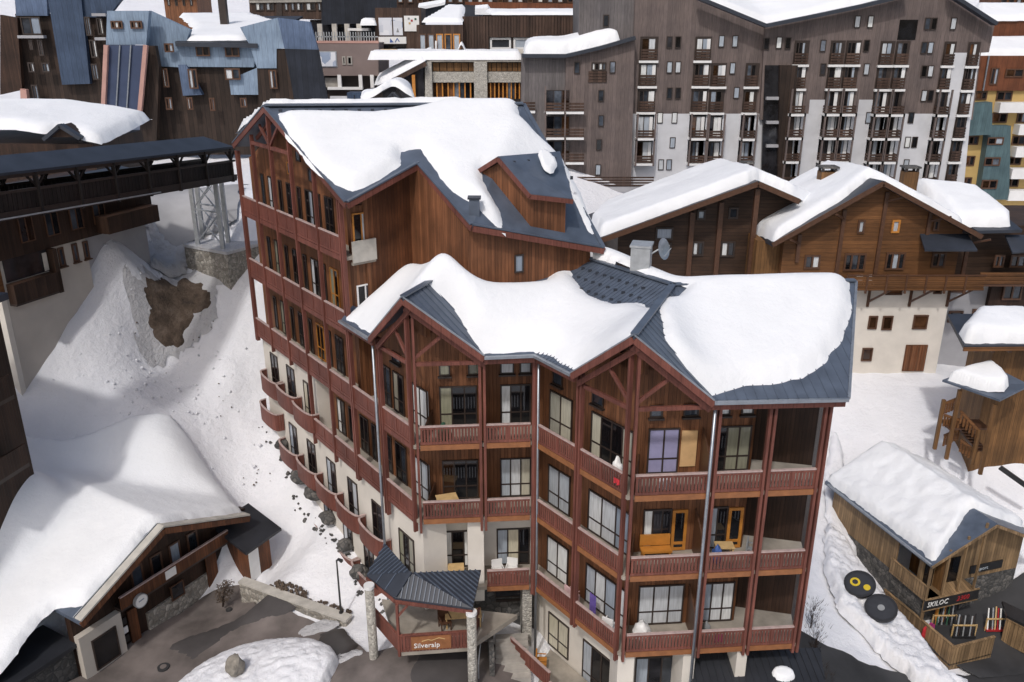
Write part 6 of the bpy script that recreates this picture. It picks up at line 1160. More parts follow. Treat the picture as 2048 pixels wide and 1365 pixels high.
pz = lambda u, v, Y: S(u, v, Y)
for u, vt, vb, Y in ((1888, 800, 880, YC - .6), (1920, 780, 900, YC - 1.2), (1990, 810, 930, YC - 2.5), (1958, 860, 910, YC - 1.8)): a, b = S(u, vt, Y), S(u, vb, Y); MB().bx(a[0] - .09, a[0] + .09, Y - .09, Y + .09, b[2] - .6, a[2]).build('stair_post', 'honey_boards_upright', sc)
for i, (a, b) in enumerate(((S(1888, 808, YC - .6), S(1921, 795, YC - .5)), (S(1921, 822, YC - 1.2), S(1958, 862, YC - 1.8)), (S(1888, 872, YC - .6), S(1921, 858, YC - .5)), (S(1921, 880, YC - 1.2), S(1955, 905, YC - 1.8)), (S(1888, 830, YC - .6), S(1921, 842, YC - 1.2)))):
    MB().beam(a, b, .08, .14).build('stair_rail', 'honey_boards', sc); a2 = a + V(0, 0, -.25); b2_ = b + V(0, 0, -.25)
    n = 6
    for k in range(n): q = a + (b - a) * (k + .5) / n; MB().bx(q[0] - .06, q[0] + .06, q[1] - .02, q[1] + .02, q[2] - .7, q[2] - .05).build('baluster', 'honey_boards', sc)
for k in range(9): q = S(1925, 850, YC - .9) + (S(1962, 900, YC - 1.6) - S(1925, 850, YC - .9)) * k / 8; MB().bx(q[0] - .3, q[0] + .3, q[1] - .1, q[1] + .9, q[2] - .06, q[2]).build('step', 'brown_joinery', sc)
a = S(1885, 845, YC - .4); MB().bx(a[0], w0x, YC - 1.2, YC, a[2] - .1, a[2]).build('landing', 'brown_joinery', sc)
ba_, bb_ = S(1990, 925, YC - 3), S(2060, 950, YC - 3.6); MB().beam(S(2000, 935, YC - 3), S(2070, 985, YC - 4), .15, .25).build('kerb_beam', 'black_metal', sc)
# ================================================================== grey-brown apartment block, top right
YG = 80.0; FG = front(YG); gb = thing('apartment_block', S(1600, 360, YG), 'big grey-brown apartment block with white lower storeys and many balconies', 'building')
quad(gb, 'wall', 'grey_brown_boards', YG, [(1272, -60), (1395, -6), (1531, 50), (1527, 130), (1525, 240), (1262, 240)], 8)
quad(gb, 'wall', 'block_white', YG - .03, [(1262, 228), (1528, 228), (1520, 372), (1252, 372)], 8)
quad(gb, 'wall', 'grey_brown_boards_cool', YG + .3, [(1158, -60), (1274, -60), (1270, 110), (1158, 110)], 8)
quad(gb, 'wall', 'grey_brown_boards', YG - 1.0, [(1132, 112), (1200, 96), (1270, 76), (1262, 372), (1128, 372)], 7); quad(gb, 'wall', 'grey_brown_boards_cool', YG - .6, [(1044, 112), (1133, 112), (1130, 372), (1040, 372)], 7)
quad(gb, 'wall', 'grey_brown_boards', YG - .4, [(1531, 50), (1640, 28), (1725, 10), (1815, -12), (1900, -12), (1990, 48), (1978, 105), (1962, 106), (1945, 240), (1850, 245), (1520, 240), (1526, 129)], 8)
quad(gb, 'wall', 'block_white', YG - .43, [(1568, 228), (1942, 228), (1925, 400), (1556, 372)], 8); quad(gb, 'wall', 'block_white', YG - .47, [(1908, 106), (1960, 106), (1942, 240), (1890, 240)], 1)
quad(gb, 'wall', 'block_white', YG - .45, [(1620, 200), (1650, 200), (1647, 230), (1617, 230)], .3); quad(gb, 'wall', 'block_white', YG - .45, [(1716, 200), (1746, 200), (1742, 230), (1713, 230)], .3)
quad(gb, 'recess_shade', 'glass_black', YG - .5, [(1530, 131), (1572, 131), (1560, 372), (1522, 372)], .3); quad(gb, 'wall', 'dark_brown_boards', YG - .9, [(1560, 131), (1596, 131), (1580, 372), (1556, 372)], .4)  # first panel is flat black, the stairwell's shade put into its colour
for v in (197, 245, 292): MB().beam(S(1532, v, YG - .6), S(1556, v, YG - .6), .5, .25).build('stair_landing', 'stucco_grey', gb)
for p in ([(1395, -4), (1531, 52)], [(1531, 52), (1640, 30), (1725, 12), (1815, -10)], [(1900, -10), (1990, 48)], [(1044, 112), (1132, 112), (1200, 96), (1270, 76)]):
    for a, b in zip(p[:-1], p[1:]): MB().beam(S(*a, YG - 1.2), S(*b, YG - 1.2), .9, .3).build('roof_edge', 'roof_metal_dark', gb)
def vx(u, v, Y=YG): return S(u, v, Y)[0]
def zv(v, Y=YG): return S(1600, v, Y)[2]
rowsL = [121, 172, 224, 274, 324, 372]; rowsR = [129, 177, 226, 273, 320, 366]
PN = [('glass_black', 'glass_black', 'curtain_blue'), ('glass_grey', 'glass_black'), ('curtain_blue', 'glass_black'), ('glass_black', 'curtain_white'), ('glass_grey', 'glass_black'), ('curtain_white', 'curtain_blue'), ('glass_black', 'glass_grey', 'curtain_white'), ('glass_warm', 'curtain_white')]
def loggia(Y, u0, u1, vslab, vtop, proud, ymat):
    """one balcony: dark recess, glazed door, slatted front, white slab edge"""
    F = front(Y); x0, x1 = vx(u0 - .6, 121, Y), vx(u1 + .6, 121, Y); zs = zv(vslab, Y); zt = zs + 2.0; d = .0
    MB().fb(F, x0, x1, 0, .03, zs, zt).build('recess_shade', 'dark_joinery', gb)  # flat dark panel on the wall; the balcony's inner shade is its colour
    fwin(gb, F, x0 + .12, x0 + .12 + (x1 - x0) * random.uniform(.62, .8), zs + .05, zt - .12, .03, random.choice(PN), 'dark_joinery', bw=.08, name='balcony_door')
    MB().fb(F, x0 - .06, x1 + .06, 0.03, proud, zs - .22, zs - .02).build('balcony_slab', 'white_paint', gb)
    if proud > .4:
        for s in (x0, x1): MB().fb(F, s - .07, s + .07, proud - .12, proud + .02, zs - .25, zt + .15).build('balcony_post', 'grey_brown_boards', gb)
    n = 3 if proud > .4 else 4
    for k in range(n): MB().fb(F, x0 + .08, x1 - .08, proud - .07, proud - .02, zs + .04 + k * .24, zs + .04 + k * .24 + (.19 if proud < .4 else .17)).build('balcony_slat', 'brown_boards', gb)
    if proud > .4:
        for s in (x0, x1 - .05):
            for k in range(3): MB().fb(F, s, s + .05, .03, proud - .1, zs + .04 + k * .24, zs + .2 + k * .24).build('side_slat', 'brown_boards', gb)
    if random.random() < .55: MB().fb(F, x1 - .42, x1 - .12, .05, .1, zs + .05, zt - .2).build('partition', 'white_paint', gb)
for i, v in enumerate(rowsL[:5]):
    pr_d = 1.0 if i >= 3 else .3
    loggia(YG, 1279, 1314, v, 0, pr_d, 0)
    loggia(YG, 1388, 1420, v, 0, pr_d, 0)
    if i >= 1: loggia(YG, 1424, 1454, v + 1, 0, pr_d, 0); loggia(YG, 1493, 1520, v + 1, 0, pr_d, 0)
for i, v in enumerate(rowsR):
    pr_d = 1.0 if i >= 2 else .3; Y = YG - .4
    loggia(Y, 1586, 1615, v, 0, pr_d, 0); loggia(Y, 1658, 1686, v, 0, pr_d, 0); loggia(Y, 1689, 1718, v, 0, pr_d, 0); loggia(Y, 1757, 1785, v + 1, 0, pr_d, 0); loggia(Y, 1788, 1815, v + 1, 0, pr_d, 0); loggia(Y, 1884, 1907, v + 2, 0, pr_d * .8, 0); loggia(Y - .05, 1932, 1955, v + 3, 0, .3, 0)
small = [(YG, u, v) for v in (85, 135, 187) for u in (1339, 1356)] + [(YG, 1443, 83), (YG, 1470, 83), (YG, 1465, 137), (YG, 1473, 186)] + [(YG - .4, u, v) for v in (92, 139) for u in (1646, 1733)] + [(YG - .4, u, v) for v in (96, 143, 192) for u in (1848, 1861)] + [(YG - .4, u, v) for u, v in ((1558, 86), (1576, 87), (1715, 44), (1741, 44), (1855, 48), (1868, 48), (1907, 48), (1533, 88), (1737, 236), (1822, 236), (1815, 285), (1829, 285), (1812, 330))] + [(YG, 1349, 236), (YG, 1345, 286), (YG, 1320, 236), (YG, 1322, 330), (YG, 1338, 330)] + [(YG - 1, 1154, 136), (YG - 1, 1225, 135), (YG - 1, 1202, 192), (YG - 1, 1202, 242), (YG - 1, 1198, 290), (YG + .3, 1212, 42), (YG - 1, 1196, 340)]
for Y, u, v in small:
    Y -= .06; F = front(Y); x = vx(u, v, Y); z = zv(v, Y); fwin(gb, F, x - .26, x + .26, z - .5, z + .5, 0.0, (random.choice(['curtain_white', 'glass_grey', 'glass_black', 'curtain_blue']),), 'dark_joinery', bw=.07)
qwin(gb, YG - 1, 1183, 125, 1212, 142, ('curtain_white', 'glass_black', 'curtain_white', 'glass_grey'), 'dark_joinery'); F = front(YG - 1); x0, x1, z0, z1 = rect(F, 1177, 142, 1213, 165)
for k in range(4): MB().fb(F, x0, x1, .03, .1, z0 + k * .25, z0 + k * .25 + .19).build('balcony_slat', 'brown_boards', gb)
q = rect(front(YG - .4), 1800, 40, 1830, 80); MB().fb(front(YG - .4), q[0], q[1], 0, .05, q[2], q[3]).build('recess_shade', 'glass_black', gb)  # flat black panel painted for the shade of a hollow
for i, v in enumerate((222, 273, 322)):                    # corner balconies of the low volume
    F = front(YG - 1); x0, x1 = vx(1088, v, YG - 1), vx(1166, v, YG - 1); zs = zv(v, YG - 1)
    MB().fb(F, x0, x1, .02, 1.0, zs - .2, zs).build('balcony_slab', 'white_paint', gb)
    for k in range(3): MB().fb(F, x0, x1, .94, .99, zs + .05 + k * .27, zs + .24 + k * .27).build('balcony_slat', 'brown_boards', gb)
    for s in (x0, (x0 + x1) / 2): MB().fb(F, s, s + .12, .9, 1.05, zs - .2, zs + 2.2).build('balcony_post', 'grey_brown_boards', gb)
    x2, x3 = vx(1044, v, YG - .6), vx(1070, v, YG - .6); F2 = front(YG - .6); MB().fb(F2, x2, x3, .02, .6, zs - .2, zs).build('balcony_slab', 'white_paint', gb)
    for k in range(3): MB().fb(F2, x2, x3, .55, .6, zs + .05 + k * .27, zs + .24 + k * .27).build('balcony_slat', 'brown_boards', gb)
    fwin(gb, F, vx(1092, v, 79), vx(1138, v, 79), zs + .05, zs + 1.8, .03, ('glass_black', 'glass_grey', 'glass_warm'), 'dark_joinery', name='balcony_door')
x0, x1 = vx(1150, 360), vx(1300, 360); MB().bx(x0, x1, YG - 2.2, YG - 1.1, zv(376), zv(366)).build('terrace_slab', 'stucco_grey', gb)
for k in range(4): MB().bx(x0, x1, YG - 2.2, YG - 2.15, zv(366) + .05 + k * .24, zv(366) + .2 + k * .24).build('terrace_slat', 'brown_boards', gb)
MB().bx(vx(1130, 380), vx(1270, 380), YG - 2.1, YG - 1.05, -1, zv(376)).build('base_wall', 'block_white', gb)
sl_ = [S(1048, 110, YG - .6), S(1132, 110, YG - 1), S(1268, 74, YG - 1)]
blanket('roof_snow', [(sl_[0][0], YG - .8), (sl_[1][0], YG - 1), (S(1240, 80, YG)[0], YG - .8), (S(1235, 70, YG)[0], YG + 3), (sl_[0][0], YG + 4)], lambda X, Y: np.interp(X, [sl_[0][0], sl_[1][0], sl_[2][0]], [sl_[0][2], sl_[1][2], sl_[2][2]]) + .1 * (Y - YG), 1.2, 1.3, .25, label='snow hump on the low left part of the grey apartment block', seed=2.4, rag=.15)
vly = [S(u, v, YG) for u, v in ((1398, -4), (1531, 48), (1640, 26), (1725, 8), (1810, -12))]
blanket('roof_snow', [(vly[0][0], YG), (vly[1][0], YG - .2), (vly[2][0], YG - .2), (vly[4][0], YG), (vly[4][0] + 2, YG + 12), (vly[0][0] - 2, YG + 12)], lambda X, Y: np.interp(X, [p[0] for p in vly], [p[2] for p in vly]) + .3 * (Y - YG), .5, .6, .4, label='snow in the roof valley of the grey apartment block', seed=7.4, rag=.1)
# ================================================================== coloured building at the right edge
yb = thing('yellow_building', S(1990, 380, 86), 'yellow building with teal bays and white balconies at the right edge', 'building'); Yy = 86
quad(yb, 'wall', 'stucco_yellow', Yy, [(1942, 178), (2060, 178), (2060, 420), (1908, 420)], 6); quad(yb, 'upper_wall', 'orange_boards', Yy - .3, [(1952, 112), (2060, 112), (2060, 182), (1944, 182)], 6); quad(yb, 'upper_wall', 'orange_boards', Yy + 4, [(1985, 40), (2060, 40), (2060, 118), (1975, 118)], 6)
for pts, Y in (([(1944, 208), (1985, 205), (1984, 270), (1936, 272)], Yy - 1.3), ([(1980, 252), (2022, 252), (2018, 400), (1958, 400)], Yy - 1.0)): quad(yb, 'bay', 'teal_boards', Y, pts, 1.2)
for u0, v0, u1, v1, Y in ((1953, 183, 1972, 200, Yy), (1994, 183, 2022, 202, Yy), (1985, 226, 2012, 246, Yy), (1938, 272, 1955, 290, Yy), (1930, 312, 1947, 332, Yy), (1924, 355, 1941, 372, Yy), (1976, 275, 2005, 290, Yy - 1.0), (1970, 315, 1998, 332, Yy - 1.0), (1964, 360, 1992, 378, Yy - 1.0), (1983, 136, 1993, 170, Yy - .3), (2012, 138, 2045, 155, Yy - .3), (2025, 272, 2048, 290, Yy), (2015, 314, 2040, 330, Yy), (2010, 356, 2035, 374, Yy), (2035, 226, 2050, 246, Yy)): qwin(yb, Y, u0, v0, u1, v1, random.choice([('glass_black', 'glass_grey'), ('glass_warm', 'glass_black'), ('glass_black', 'curtain_blue')]), 'brown_joinery')
for v0, v1, u0 in ((204, 224, 1986), (248, 268, 2024), (292, 312, 2018), (335, 355, 2010), (378, 398, 2004)): a = S(u0, v1, Yy); b = S(2065, v0, Yy); MB().bx(a[0], b[0], Yy - 1.1, Yy - .02, a[2], b[2]).build('balcony_front', 'white_paint', yb)
MB().beam(S(1978, 112, Yy - .4), S(1966, 182, Yy - .4), .12, .12).build('downpipe', 'gutter_metal', yb)
for v, u0, Y, lb in ((112, 1958, Yy - .2, 'snow on the lower roof step of the yellow and orange building'), (42, 1955, Yy + 3.8, 'snow on the top roof of the orange building at the right edge')):
    a = S(u0, v, Y); blanket('roof_snow', [(a[0], Y), (a[0] + 8, Y), (a[0] + 8, Y + 4), (a[0] + 1.5, Y + 4)], lambda X, Yq, a=a, Y=Y: a[2] + .35 * (Yq - Y), .5, .6, .3, label=lb, seed=u0 * .1)
# ================================================================== village centre behind the hotel
vc = thing('stone_hall', S(950, 190, 88), 'hall with stone piers and orange window bands behind the hotel', 'building'); Yh = 86
quad(vc, 'wall', 'dark_joinery', Yh, [(848, 124), (1046, 124), (1046, 215), (848, 215)], 5)
for u0, u1 in ((851, 951), (972, 1046)):
    a, b = S(u0, 143, Yh - .3), S(u1, 126, Yh - .3); n = 7
    for k in range(n): MB().bx(a[0] + (b[0] - a[0]) * k / n + .04, a[0] + (b[0] - a[0]) * (k + 1) / n - .04, Yh - .35, Yh - .02, a[2], b[2]).build('timber_panel', 'honey_boards_upright', vc)
    a, b = S(u0, 165, Yh - .4), S(u1, 144, Yh - .4); MB().bx(a[0], b[0], Yh - .6, Yh - .02, a[2], b[2]).build('stone_band', 'rubble_pale', vc)
    a, b = S(u0, 198, Yh - .2), S(u1, 166, Yh - .2); n = 9
    for k in range(n): MB().bx(a[0] + (b[0] - a[0]) * k / n, a[0] + (b[0] - a[0]) * k / n + .12, Yh - .3, Yh - .02, a[2], b[2]).build('mullion', 'orange_joinery', vc); MB().bx(a[0] + (b[0] - a[0]) * k / n + .14, a[0] + (b[0] - a[0]) * (k + 1) / n - .02, Yh - .12, Yh - .02, a[2], b[2]).build('pane', random.choice(['glass_black', 'glass_grey', 'glass_warm']), vc)
for u0, u1 in ((850, 863), (949, 974)): a, b = S(u0, 215, Yh - .8), S(u1, 124, Yh - .8); MB().bx(a[0], b[0], Yh - 1.0, Yh - .01, a[2], b[2]).build('stone_pier', 'rubble_pale', vc)
a, b = S(848, 124, Yh - .5), S(1046, 124, Yh - .5); MB().bx(a[0], b[0], Yh - .8, Yh + 8, a[2], a[2] + .2).build('roof_slab', 'concrete', vc)
blanket('roof_snow', [(S(738, 120, Yh)[0], Yh - .9), (b[0], Yh - .9), (b[0], Yh + 7), (S(738, 120, Yh)[0], Yh + 7)], lambda X, Y: a[2] + .2 + 0 * X, .75, .2, .35, label='snow ledge along the top of the stone hall', seed=3.3, rag=.05)
lt = thing('lean_to', S(800, 190, 84), 'dark lean-to under a steep snowy roof left of the stone hall', 'building')
la, lb_ = S(757, 172, 84.5), S(852, 122, 84.5); MB().plate([la, lb_, lb_ + V(0, 8, .8), la + V(0, 8, .8)], .3).build('roof_slope', 'roof_metal_dark', lt); MB().beam(la + V(0, -.1, -.25), lb_ + V(0, -.1, -.25), .2, .4).build('bargeboard', 'brown_boards', lt)
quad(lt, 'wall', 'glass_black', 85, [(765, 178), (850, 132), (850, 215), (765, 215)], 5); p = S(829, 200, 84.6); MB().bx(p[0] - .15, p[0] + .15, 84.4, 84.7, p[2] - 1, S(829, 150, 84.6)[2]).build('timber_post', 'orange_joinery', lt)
blanket('roof_snow', [tuple(q[:2]) for q in (la + V(.2, .15, 0), lb_ + V(0, .15, 0), lb_ + V(0, 7.8, 0), la + V(-1.2, 7.8, 0), la + V(-.9, 3, 0))], lambda X, Y: la[2] + (lb_[2] - la[2]) * (X - la[0]) / (lb_[0] - la[0]) + .1 * (Y - 84.5), .5, .5, .3, label='snow on the lean-to roof beside the stone hall', seed=5.5, rag=.15)
hd = thing('snowed_dormer', S(780, 205, 62), 'dark dormer peeking from a snow hump behind the hotel ridge', 'dormer'); hp = S(786, 205, 62); MB().plate([S(768, 207, 61.6), S(806, 207, 61.6), S(786, 188, 61.6)], 2, (0, 1, .05)).build('face', 'dark_joinery', hd); MB().beam(S(764, 208, 61.4), S(786, 187, 61.4), .8, .18).build('roof_slope', 'roof_metal_dark', hd); MB().beam(S(786, 187, 61.4), S(810, 208, 61.4), .8, .18).build('roof_slope', 'roof_metal_dark', hd); MB().bx(hp[0] - 2.4, hp[0] + 1.6, 62.2, 66, hp[2] - 6, hp[2]).build('body', 'dark_joinery', hd)
blanket('roof_snow', [(S(722, 205, 61.8)[0], 61.8), (S(764, 205, 61.8)[0], 61.8), (S(786, 205, 62.4)[0], 62.6), (S(810, 205, 61.8)[0], 61.8), (S(830, 205, 61.8)[0], 61.9), (S(825, 200, 66)[0], 66), (S(722, 200, 66)[0], 66)], lambda X, Y: hp[2] + .15 + .9 * np.exp(-((X - hp[0]) / 1.2) ** 2) + 0 * Y, .45, .6, .15, label='snow hump over the dark dormer behind the hotel ridge', seed=6.4, rag=.05)
# poster building and its neighbours on the terrace above
pb_ = thing('poster_building', S(795, 108, 96), 'brown building with large white posters above the terrace', 'building'); Yp = 96
quad(pb_, 'wall', 'brown_boards', Yp, [(750, 16), (842, 16), (842, 112), (750, 112)], 5); quad(pb_, 'window_band', 'glass_black', Yp - .05, [(757, 90), (812, 90), (812, 106), (757, 106)], .3)
for i, (u0, v0, u1, v1, mt) in enumerate(((757, 36, 785, 71, 'poster_print'), (786, 36, 806, 71, 'poster_print'), (808, 32, 839, 63, 'white_plastic'), (757, 74, 813, 88, 'white_plastic'))):
    F = front(Yp); x0, x1, z0, z1 = rect(F, u0, v0, u1, v1); t = thing('poster', F.p((x0 + x1) / 2, .1, z0), ('tall pale printed poster, left of the two tall ones on the brown building', 'pale printed poster in the middle of the brown building', 'white poster with red and green dots on the brown building', 'wide white banner below the posters')[i], 'poster'); MB().fb(F, x0, x1, .02, .1, z0, z1).build('sheet', mt, t)
    if i == 2:
        for a, b, mt2 in ((.25, .75, 'grey_plastic'), (.45, .62, 'red_paint'), (.3, .45, 'sand_wood'), (.7, .72, 'green_cloth')): MB().fb(F, x0 + (x1 - x0) * a, x0 + (x1 - x0) * (a + .13), .1, .12, z0 + (z1 - z0) * b, z0 + (z1 - z0) * (b + .13)).build('printed_mark', mt2, t)
    if i == 3: MB().plate([F.p(x0 + 1.2, .1, z0 + .12), F.p(x0 + 1.6, .1, z0 + .15), F.p(x0 + 1.25, .1, z0 + .55)], .02, (0, -1, 0)).build('printed_mark', 'blue_cloth', t); MB().beam(F.p(x0 + 1.75, .12, z0 + .15), F.p(x0 + 2.0, .12, z0 + .55), .02, .08).build('printed_mark', 'blue_cloth', t); MB().beam(F.p(x0 + 2.0, .12, z0 + .55), F.p(x0 + 2.2, .12, z0 + .2), .02, .08).build('printed_mark', 'blue_cloth', t)
    if i == 1: MB().plate([F.p(x0 + .3, .1, z0 + .3), F.p(x0 + .6, .1, z0 + .3), F.p(x0 + .45, .1, z0 + .75)], .02, (0, -1, 0)).build('printed_mark', 'grey_plastic', t)
cf = thing('terrace_pavilion', S(880, 108, 94), 'brown pavilion with tall windows and snowy roof on the terrace', 'building'); Yc = 94
quad(cf, 'wall', 'brown_boards', Yc, [(833, 50), (926, 50), (926, 112), (833, 112)], 6)
for k in range(5): qwin(cf, Yc, 838 + k * 17, 68, 853 + k * 17, 105, (random.choice(['glass_black', 'glass_grey', 'curtain_blue']),), 'orange_joinery' if k > 1 else 'brown_joinery')
MB().beam(S(872, 82, Yc - .3), S(872, 108, Yc - .3), .18, .18, (0, 1, 0)).build('post', 'white_paint', cf)
a = S(838, 48, Yc); b = S(926, 48, Yc); blanket('roof_snow', [(a[0] + .3, Yc - .2), (b[0], Yc - .2), (b[0], Yc + 6), (a[0] + 2.5, Yc + 6)], lambda X, Y: a[2] + .2 + .25 * (Y - Yc), .35, .3, .3, label='flat snow on the terrace pavilion roof', seed=8.8, rag=.08)
wd = thing('slatted_building', S(1040, 108, 95), 'long dark plank-clad building between pavilion and apartment block', 'building'); Yw = 95
def plankwall(u0, u1, v0, v1, n):
    a, b = S(u0, v1, Yw), S(u1, v0, Yw)
    for k in range(n): MB().bx(a[0] + (b[0] - a[0]) * k / n + .02, a[0] + (b[0] - a[0]) * (k + 1) / n - .02, Yw - random.uniform(0, .06), Yw + .3, a[2], b[2]).build('plank', 'brown_boards', wd)
plankwall(926, 977, 33, 112, 9); plankwall(978, 1165, 33, 75, 30); quad(wd, 'back_wall', 'dark_joinery', Yw + .35, [(926, 34), (1165, 34), (1165, 112), (926, 112)], 4)
for u0, u1, pm in ((980, 1022, 'glass_black'), (1027, 1070, 'curtain_blue'), (1075, 1120, 'glass_grey')): qwin(wd, Yw + .3, u0, 76, u1, 99, (pm,), 'white_paint', bw=.2)
quad(wd, 'plinth', 'stucco', Yw + .2, [(976, 99), (1130, 99), (1130, 112), (976, 112)], .2)
a, b = S(926, 31, Yw), S(1165, 31, Yw); blanket('roof_snow', [(a[0] + 3, Yw - .1), (b[0], Yw - .1), (b[0], Yw + 4), (a[0] + 2, Yw + 4)], lambda X, Y: a[2] + .05 + .12 * (Y - Yw), .25, .3, .4, label='thin snow on top of the plank-clad building', seed=4.5)
blanket('snow_cone', [(S(915, 110, 92)[0], 91.6), (S(940, 110, 92)[0], 91.8), (S(935, 110, 92)[0], 93), (S(915, 110, 92)[0], 93)], lambda X, Y: S(920, 110, 92)[2] + 1.0 * np.exp(-((X - S(923, 100, 92)[0]) / .35) ** 2) + 0 * Y, .3, .4, .12, label='pointed snow heap on the terrace beside the planks', seed=1.1)
tb = thing('terrace_table', S(779, 108, 90), 'pale yellow counter on the snowy terrace in front of the posters', 'counter'); a, b = S(765, 110, 90), S(792, 101, 90); MB().bx(a[0], b[0], 89.6, 90.4, a[2] - .2, b[2]).build('body', 'pale_orange_panel', tb); MB().bx(a[0] - .1, b[0] + .1, 89.5, 90.5, b[2], b[2] + .1).build('top', 'sand_wood', tb)
# pinkish service building with billboard
pk = thing('service_building', S(690, 200, 92), 'pinkish brown flat building with a billboard and covered parking', 'building'); Yk = 92
plain('pink_brown', (0.20, 0.155, 0.145), .8, .1, .6)
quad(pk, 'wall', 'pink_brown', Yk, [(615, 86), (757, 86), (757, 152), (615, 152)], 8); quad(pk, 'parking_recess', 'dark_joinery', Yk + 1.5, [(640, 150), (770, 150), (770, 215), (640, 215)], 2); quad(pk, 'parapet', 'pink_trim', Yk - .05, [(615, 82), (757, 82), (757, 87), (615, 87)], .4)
quad(pk, 'wall', 'concrete', Yk + .6, [(650, 156), (680, 156), (680, 175), (650, 175)], .3); quad(pk, 'ledge', 'white_paint', Yk - .3, [(655, 175), (725, 175), (725, 180), (655, 180)], .6); quad(pk, 'wall', 'block_white', Yk - .1, [(660, 193), (695, 193), (695, 207), (660, 207)], .4)
for u in (680, 722, 745): p = S(u, 176, Yk); MB().bx(p[0] - .18, p[0] + .18, Yk - .1, Yk + .3, p[2], S(u, 150, Yk)[2]).build('column', 'white_paint', pk)
for u0, u1 in ((684, 692), (694, 705)): qwin(pk, Yk, u0, 113, u1, 130, ('glass_black',), 'concrete')
t = thing('billboard', S(656, 134, Yk - .3), 'blue and white billboard on the pinkish service building', 'billboard'); x0, x1, z0, z1 = rect(front(Yk), 640, 105, 673, 133); MB().fb(front(Yk), x0, x1, .05, .15, z0, z1).build('sheet', 'poster_print', t); MB().fb(front(Yk), x0 - .1, x1 + .1, .02, .05, z0 - .1, z1 + .1).build('frame', 'galvanised', t)
t = thing('blue_container', S(707, 205, 88), 'blue container below the service building', 'container'); a, b = S(695, 208, 88), S(725, 186, 88); MB().bx(a[0], b[0], 88, 90, a[2] - .5, b[2]).build('body', 'blue_boards_deep', t); MB().bx(a[0] + .7, a[0] + .8, 87.95, 88, a[2], b[2] - .2).build('door_seam', 'navy_boards', t)
# brown buildings along the top edge
tp = thing('long_brown_building', S(570, 40, 104), 'brown building with a row of windows at the top edge', 'building'); Yt = 104
quad(tp, 'wall', 'brown_boards', Yt, [(497, -20), (645, -20), (645, 40), (500, 36)], 6); quad(tp, 'recess_shade', 'dark_joinery', Yt - .1, [(552, -20), (563, -20), (564, 38), (553, 38)], .3); quad(tp, 'underside', 'dark_joinery', Yt + 1, [(620, 40), (650, 40), (650, 84), (620, 84)], 3)  # narrow dark panel carries the shade of a wall gap in its colour
for u0, u1 in ((510, 529), (531, 549), (568, 577), (581, 590), (592, 608), (611, 632), (635, 643)): qwin(tp, Yt, u0, 5, u1, 22, ('curtain_white', 'glass_grey') if u1 - u0 > 12 else ('curtain_blue',), 'dark_joinery')
MB().beam(S(498, 4, Yt - .1), S(645, 2, Yt - .1), .2, .25).build('sill_band', 'concrete', tp)
dk_ = thing('dark_building', S(700, 84, 100), 'near-black building over an open passage at the top edge', 'building'); Yd = 101
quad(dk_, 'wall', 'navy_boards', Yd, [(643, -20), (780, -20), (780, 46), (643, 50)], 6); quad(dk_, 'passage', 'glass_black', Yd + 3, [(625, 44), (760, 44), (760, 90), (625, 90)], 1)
for u in (642, 671, 696, 720): p = S(u, 84, 97); MB().bx(p[0] - .25, p[0] + .25, 96.8, 97.3, p[2], S(u, 48, 97)[2]).build('column', 'concrete_pale', dk_)
a, b = S(697, 62, 96), S(738, 58, 96); MB().bx(a[0], b[0], 95.5, 97.5, a[2], b[2] + .05).build('awning', 'white_paint', dk_)
n = 24
for k in range(n): p = S(628 + 127 * k / n, 84, 92.2); MB().bx(p[0] - .04, p[0] + .04, 92.1, 92.2, p[2], p[2] + .95).build('railing_bar', 'galvanised', dk_)
a, b = S(628, 74, 92.2), S(756, 74, 92.2); MB().bx(a[0], b[0], 92.1, 92.22, a[2] - .05, a[2] + .05).build('railing_top', 'galvanised', dk_)
a = S(700, 55, 95); blanket('roof_snow', [(S(720, 55, 95)[0], 95), (S(752, 55, 95)[0], 95), (S(752, 55, 95)[0], 98), (S(720, 55, 95)[0], 98)], lambda X, Y: a[2] + .2 + 0 * X, .7, .7, .2, label='snow cap on the small awning of the dark passage', seed=2.1)
rw_ = thing('terrace_row', S(960, 30, 118), 'row of brown buildings with orange and blue details along the top edge', 'building'); Yq = 118
quad(rw_, 'wall', 'cladding_dark', Yq, [(780, -20), (1170, -20), (1170, 40), (780, 40)], 6); quad(rw_, 'wall', 'orange_boards', Yq - .5, [(930, 4), (1165, 8), (1165, 26), (930, 28)], .4)
for k in range(18): qwin(rw_, Yq - .1, 795 + k * 20, -6, 806 + k * 20, 6, (random.choice(['glass_black', 'curtain_blue', 'curtain_white', 'glass_warm']),), 'cladding_redbrown' if False else 'brown_joinery')
quad(rw_, 'roof_slope', 'roof_metal_dark', Yq - 4, [(842, 22), (890, 8), (965, 12), (965, 32), (850, 36)], 3)
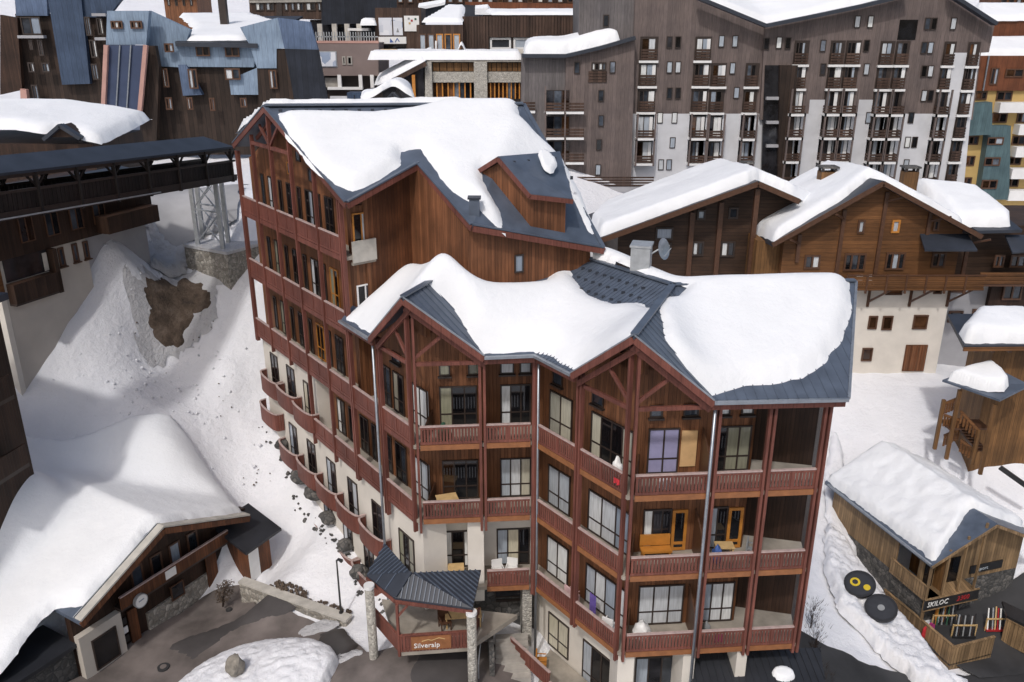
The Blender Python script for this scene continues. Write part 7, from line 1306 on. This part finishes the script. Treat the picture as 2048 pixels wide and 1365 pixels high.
for pts, lb, sd in (([(836, 14), (890, 5), (890, 10), (842, 20)], 'snow edge on the dark roofs behind the posters', 1.6), ([(950, 18), (975, 16), (985, 30), (950, 30)], 'snow patch on the row of brown buildings', 2.6)):
    P_ = [S(u, v, 113 if sd < 2 else 112) for u, v in pts]; o = MB().plate(P_, 1.2, (0, 1, .35)).build('roof_snow', 'snow'); tag(o, lb, 'snow')
for u, w, Yx, lb in ((1430, 120, 125, 'brown chalet above the grey block roof valley'), (2030, 60, 125, 'dark chalet above the top right corner'), (360, 60, 125, 'small dark chalet on the snow slope at the top left')):
    a = S(u - w / 2, 20, Yx); b = S(u + w / 2, -25, Yx); t = thing('distant_chalet', ((a[0] + b[0]) / 2, Yx, a[2]), lb, 'chalet'); MB().bx(a[0], b[0], Yx, Yx + 6, a[2] - 3, b[2]).build('wall', 'cladding', t); MB().bx(a[0] - .5, b[0] + .5, Yx - 1, Yx - .01, b[2] - .6, b[2] - .3).build('balcony', 'cladding_dark', t); MB().bx(a[0] - .8, b[0] + .8, Yx - 1.2, Yx + 7, b[2], b[2] + .4).build('roof', 'roof_metal_dark', t)
    n = max(2, int(w / 15))
    for k in range(n): qwin(t, Yx, u - w / 2 + 4 + k * w / n, -4, u - w / 2 + 11 + k * w / n, 12, (random.choice(['curtain_white', 'glass_black']),), 'dark_joinery')
GROUPS = {'chair': 'chairs left out on balconies and terraces', 'table': 'tables on the hotel balconies', 'rock': 'dark rocks at the foot of the hotel', 'roof_snow': 'snow lying on the roofs', 'bare_shrub': 'bare shrubs beside the hotel', 'chimney': 'chimneys on the snowy roofs', 'ski_rack': 'ski racks on the shop terrace',
          'jacket': 'jackets hanging at the ski shop', 'poster': 'posters on the brown building', 'round_cover': 'round black covers on the snow bank', 'manhole': 'covers in the plaza paving', 'distant_chalet': 'distant chalets along the top edge', 'towel': 'towels and cloths on the railings', 'snow_bank': 'snow banks beside the ski shop'}
for o in COL.objects:
    if o.parent is None and o.name.split('.')[0] in GROUPS and 'label' in o: o['group'] = GROUPS[o.name.split('.')[0]]
for o in COL.objects:
    if '_w' in o: del o['_w']
    if o.name.startswith(('standing_seams', 'snow_guards')): o['kind'] = 'stuff'
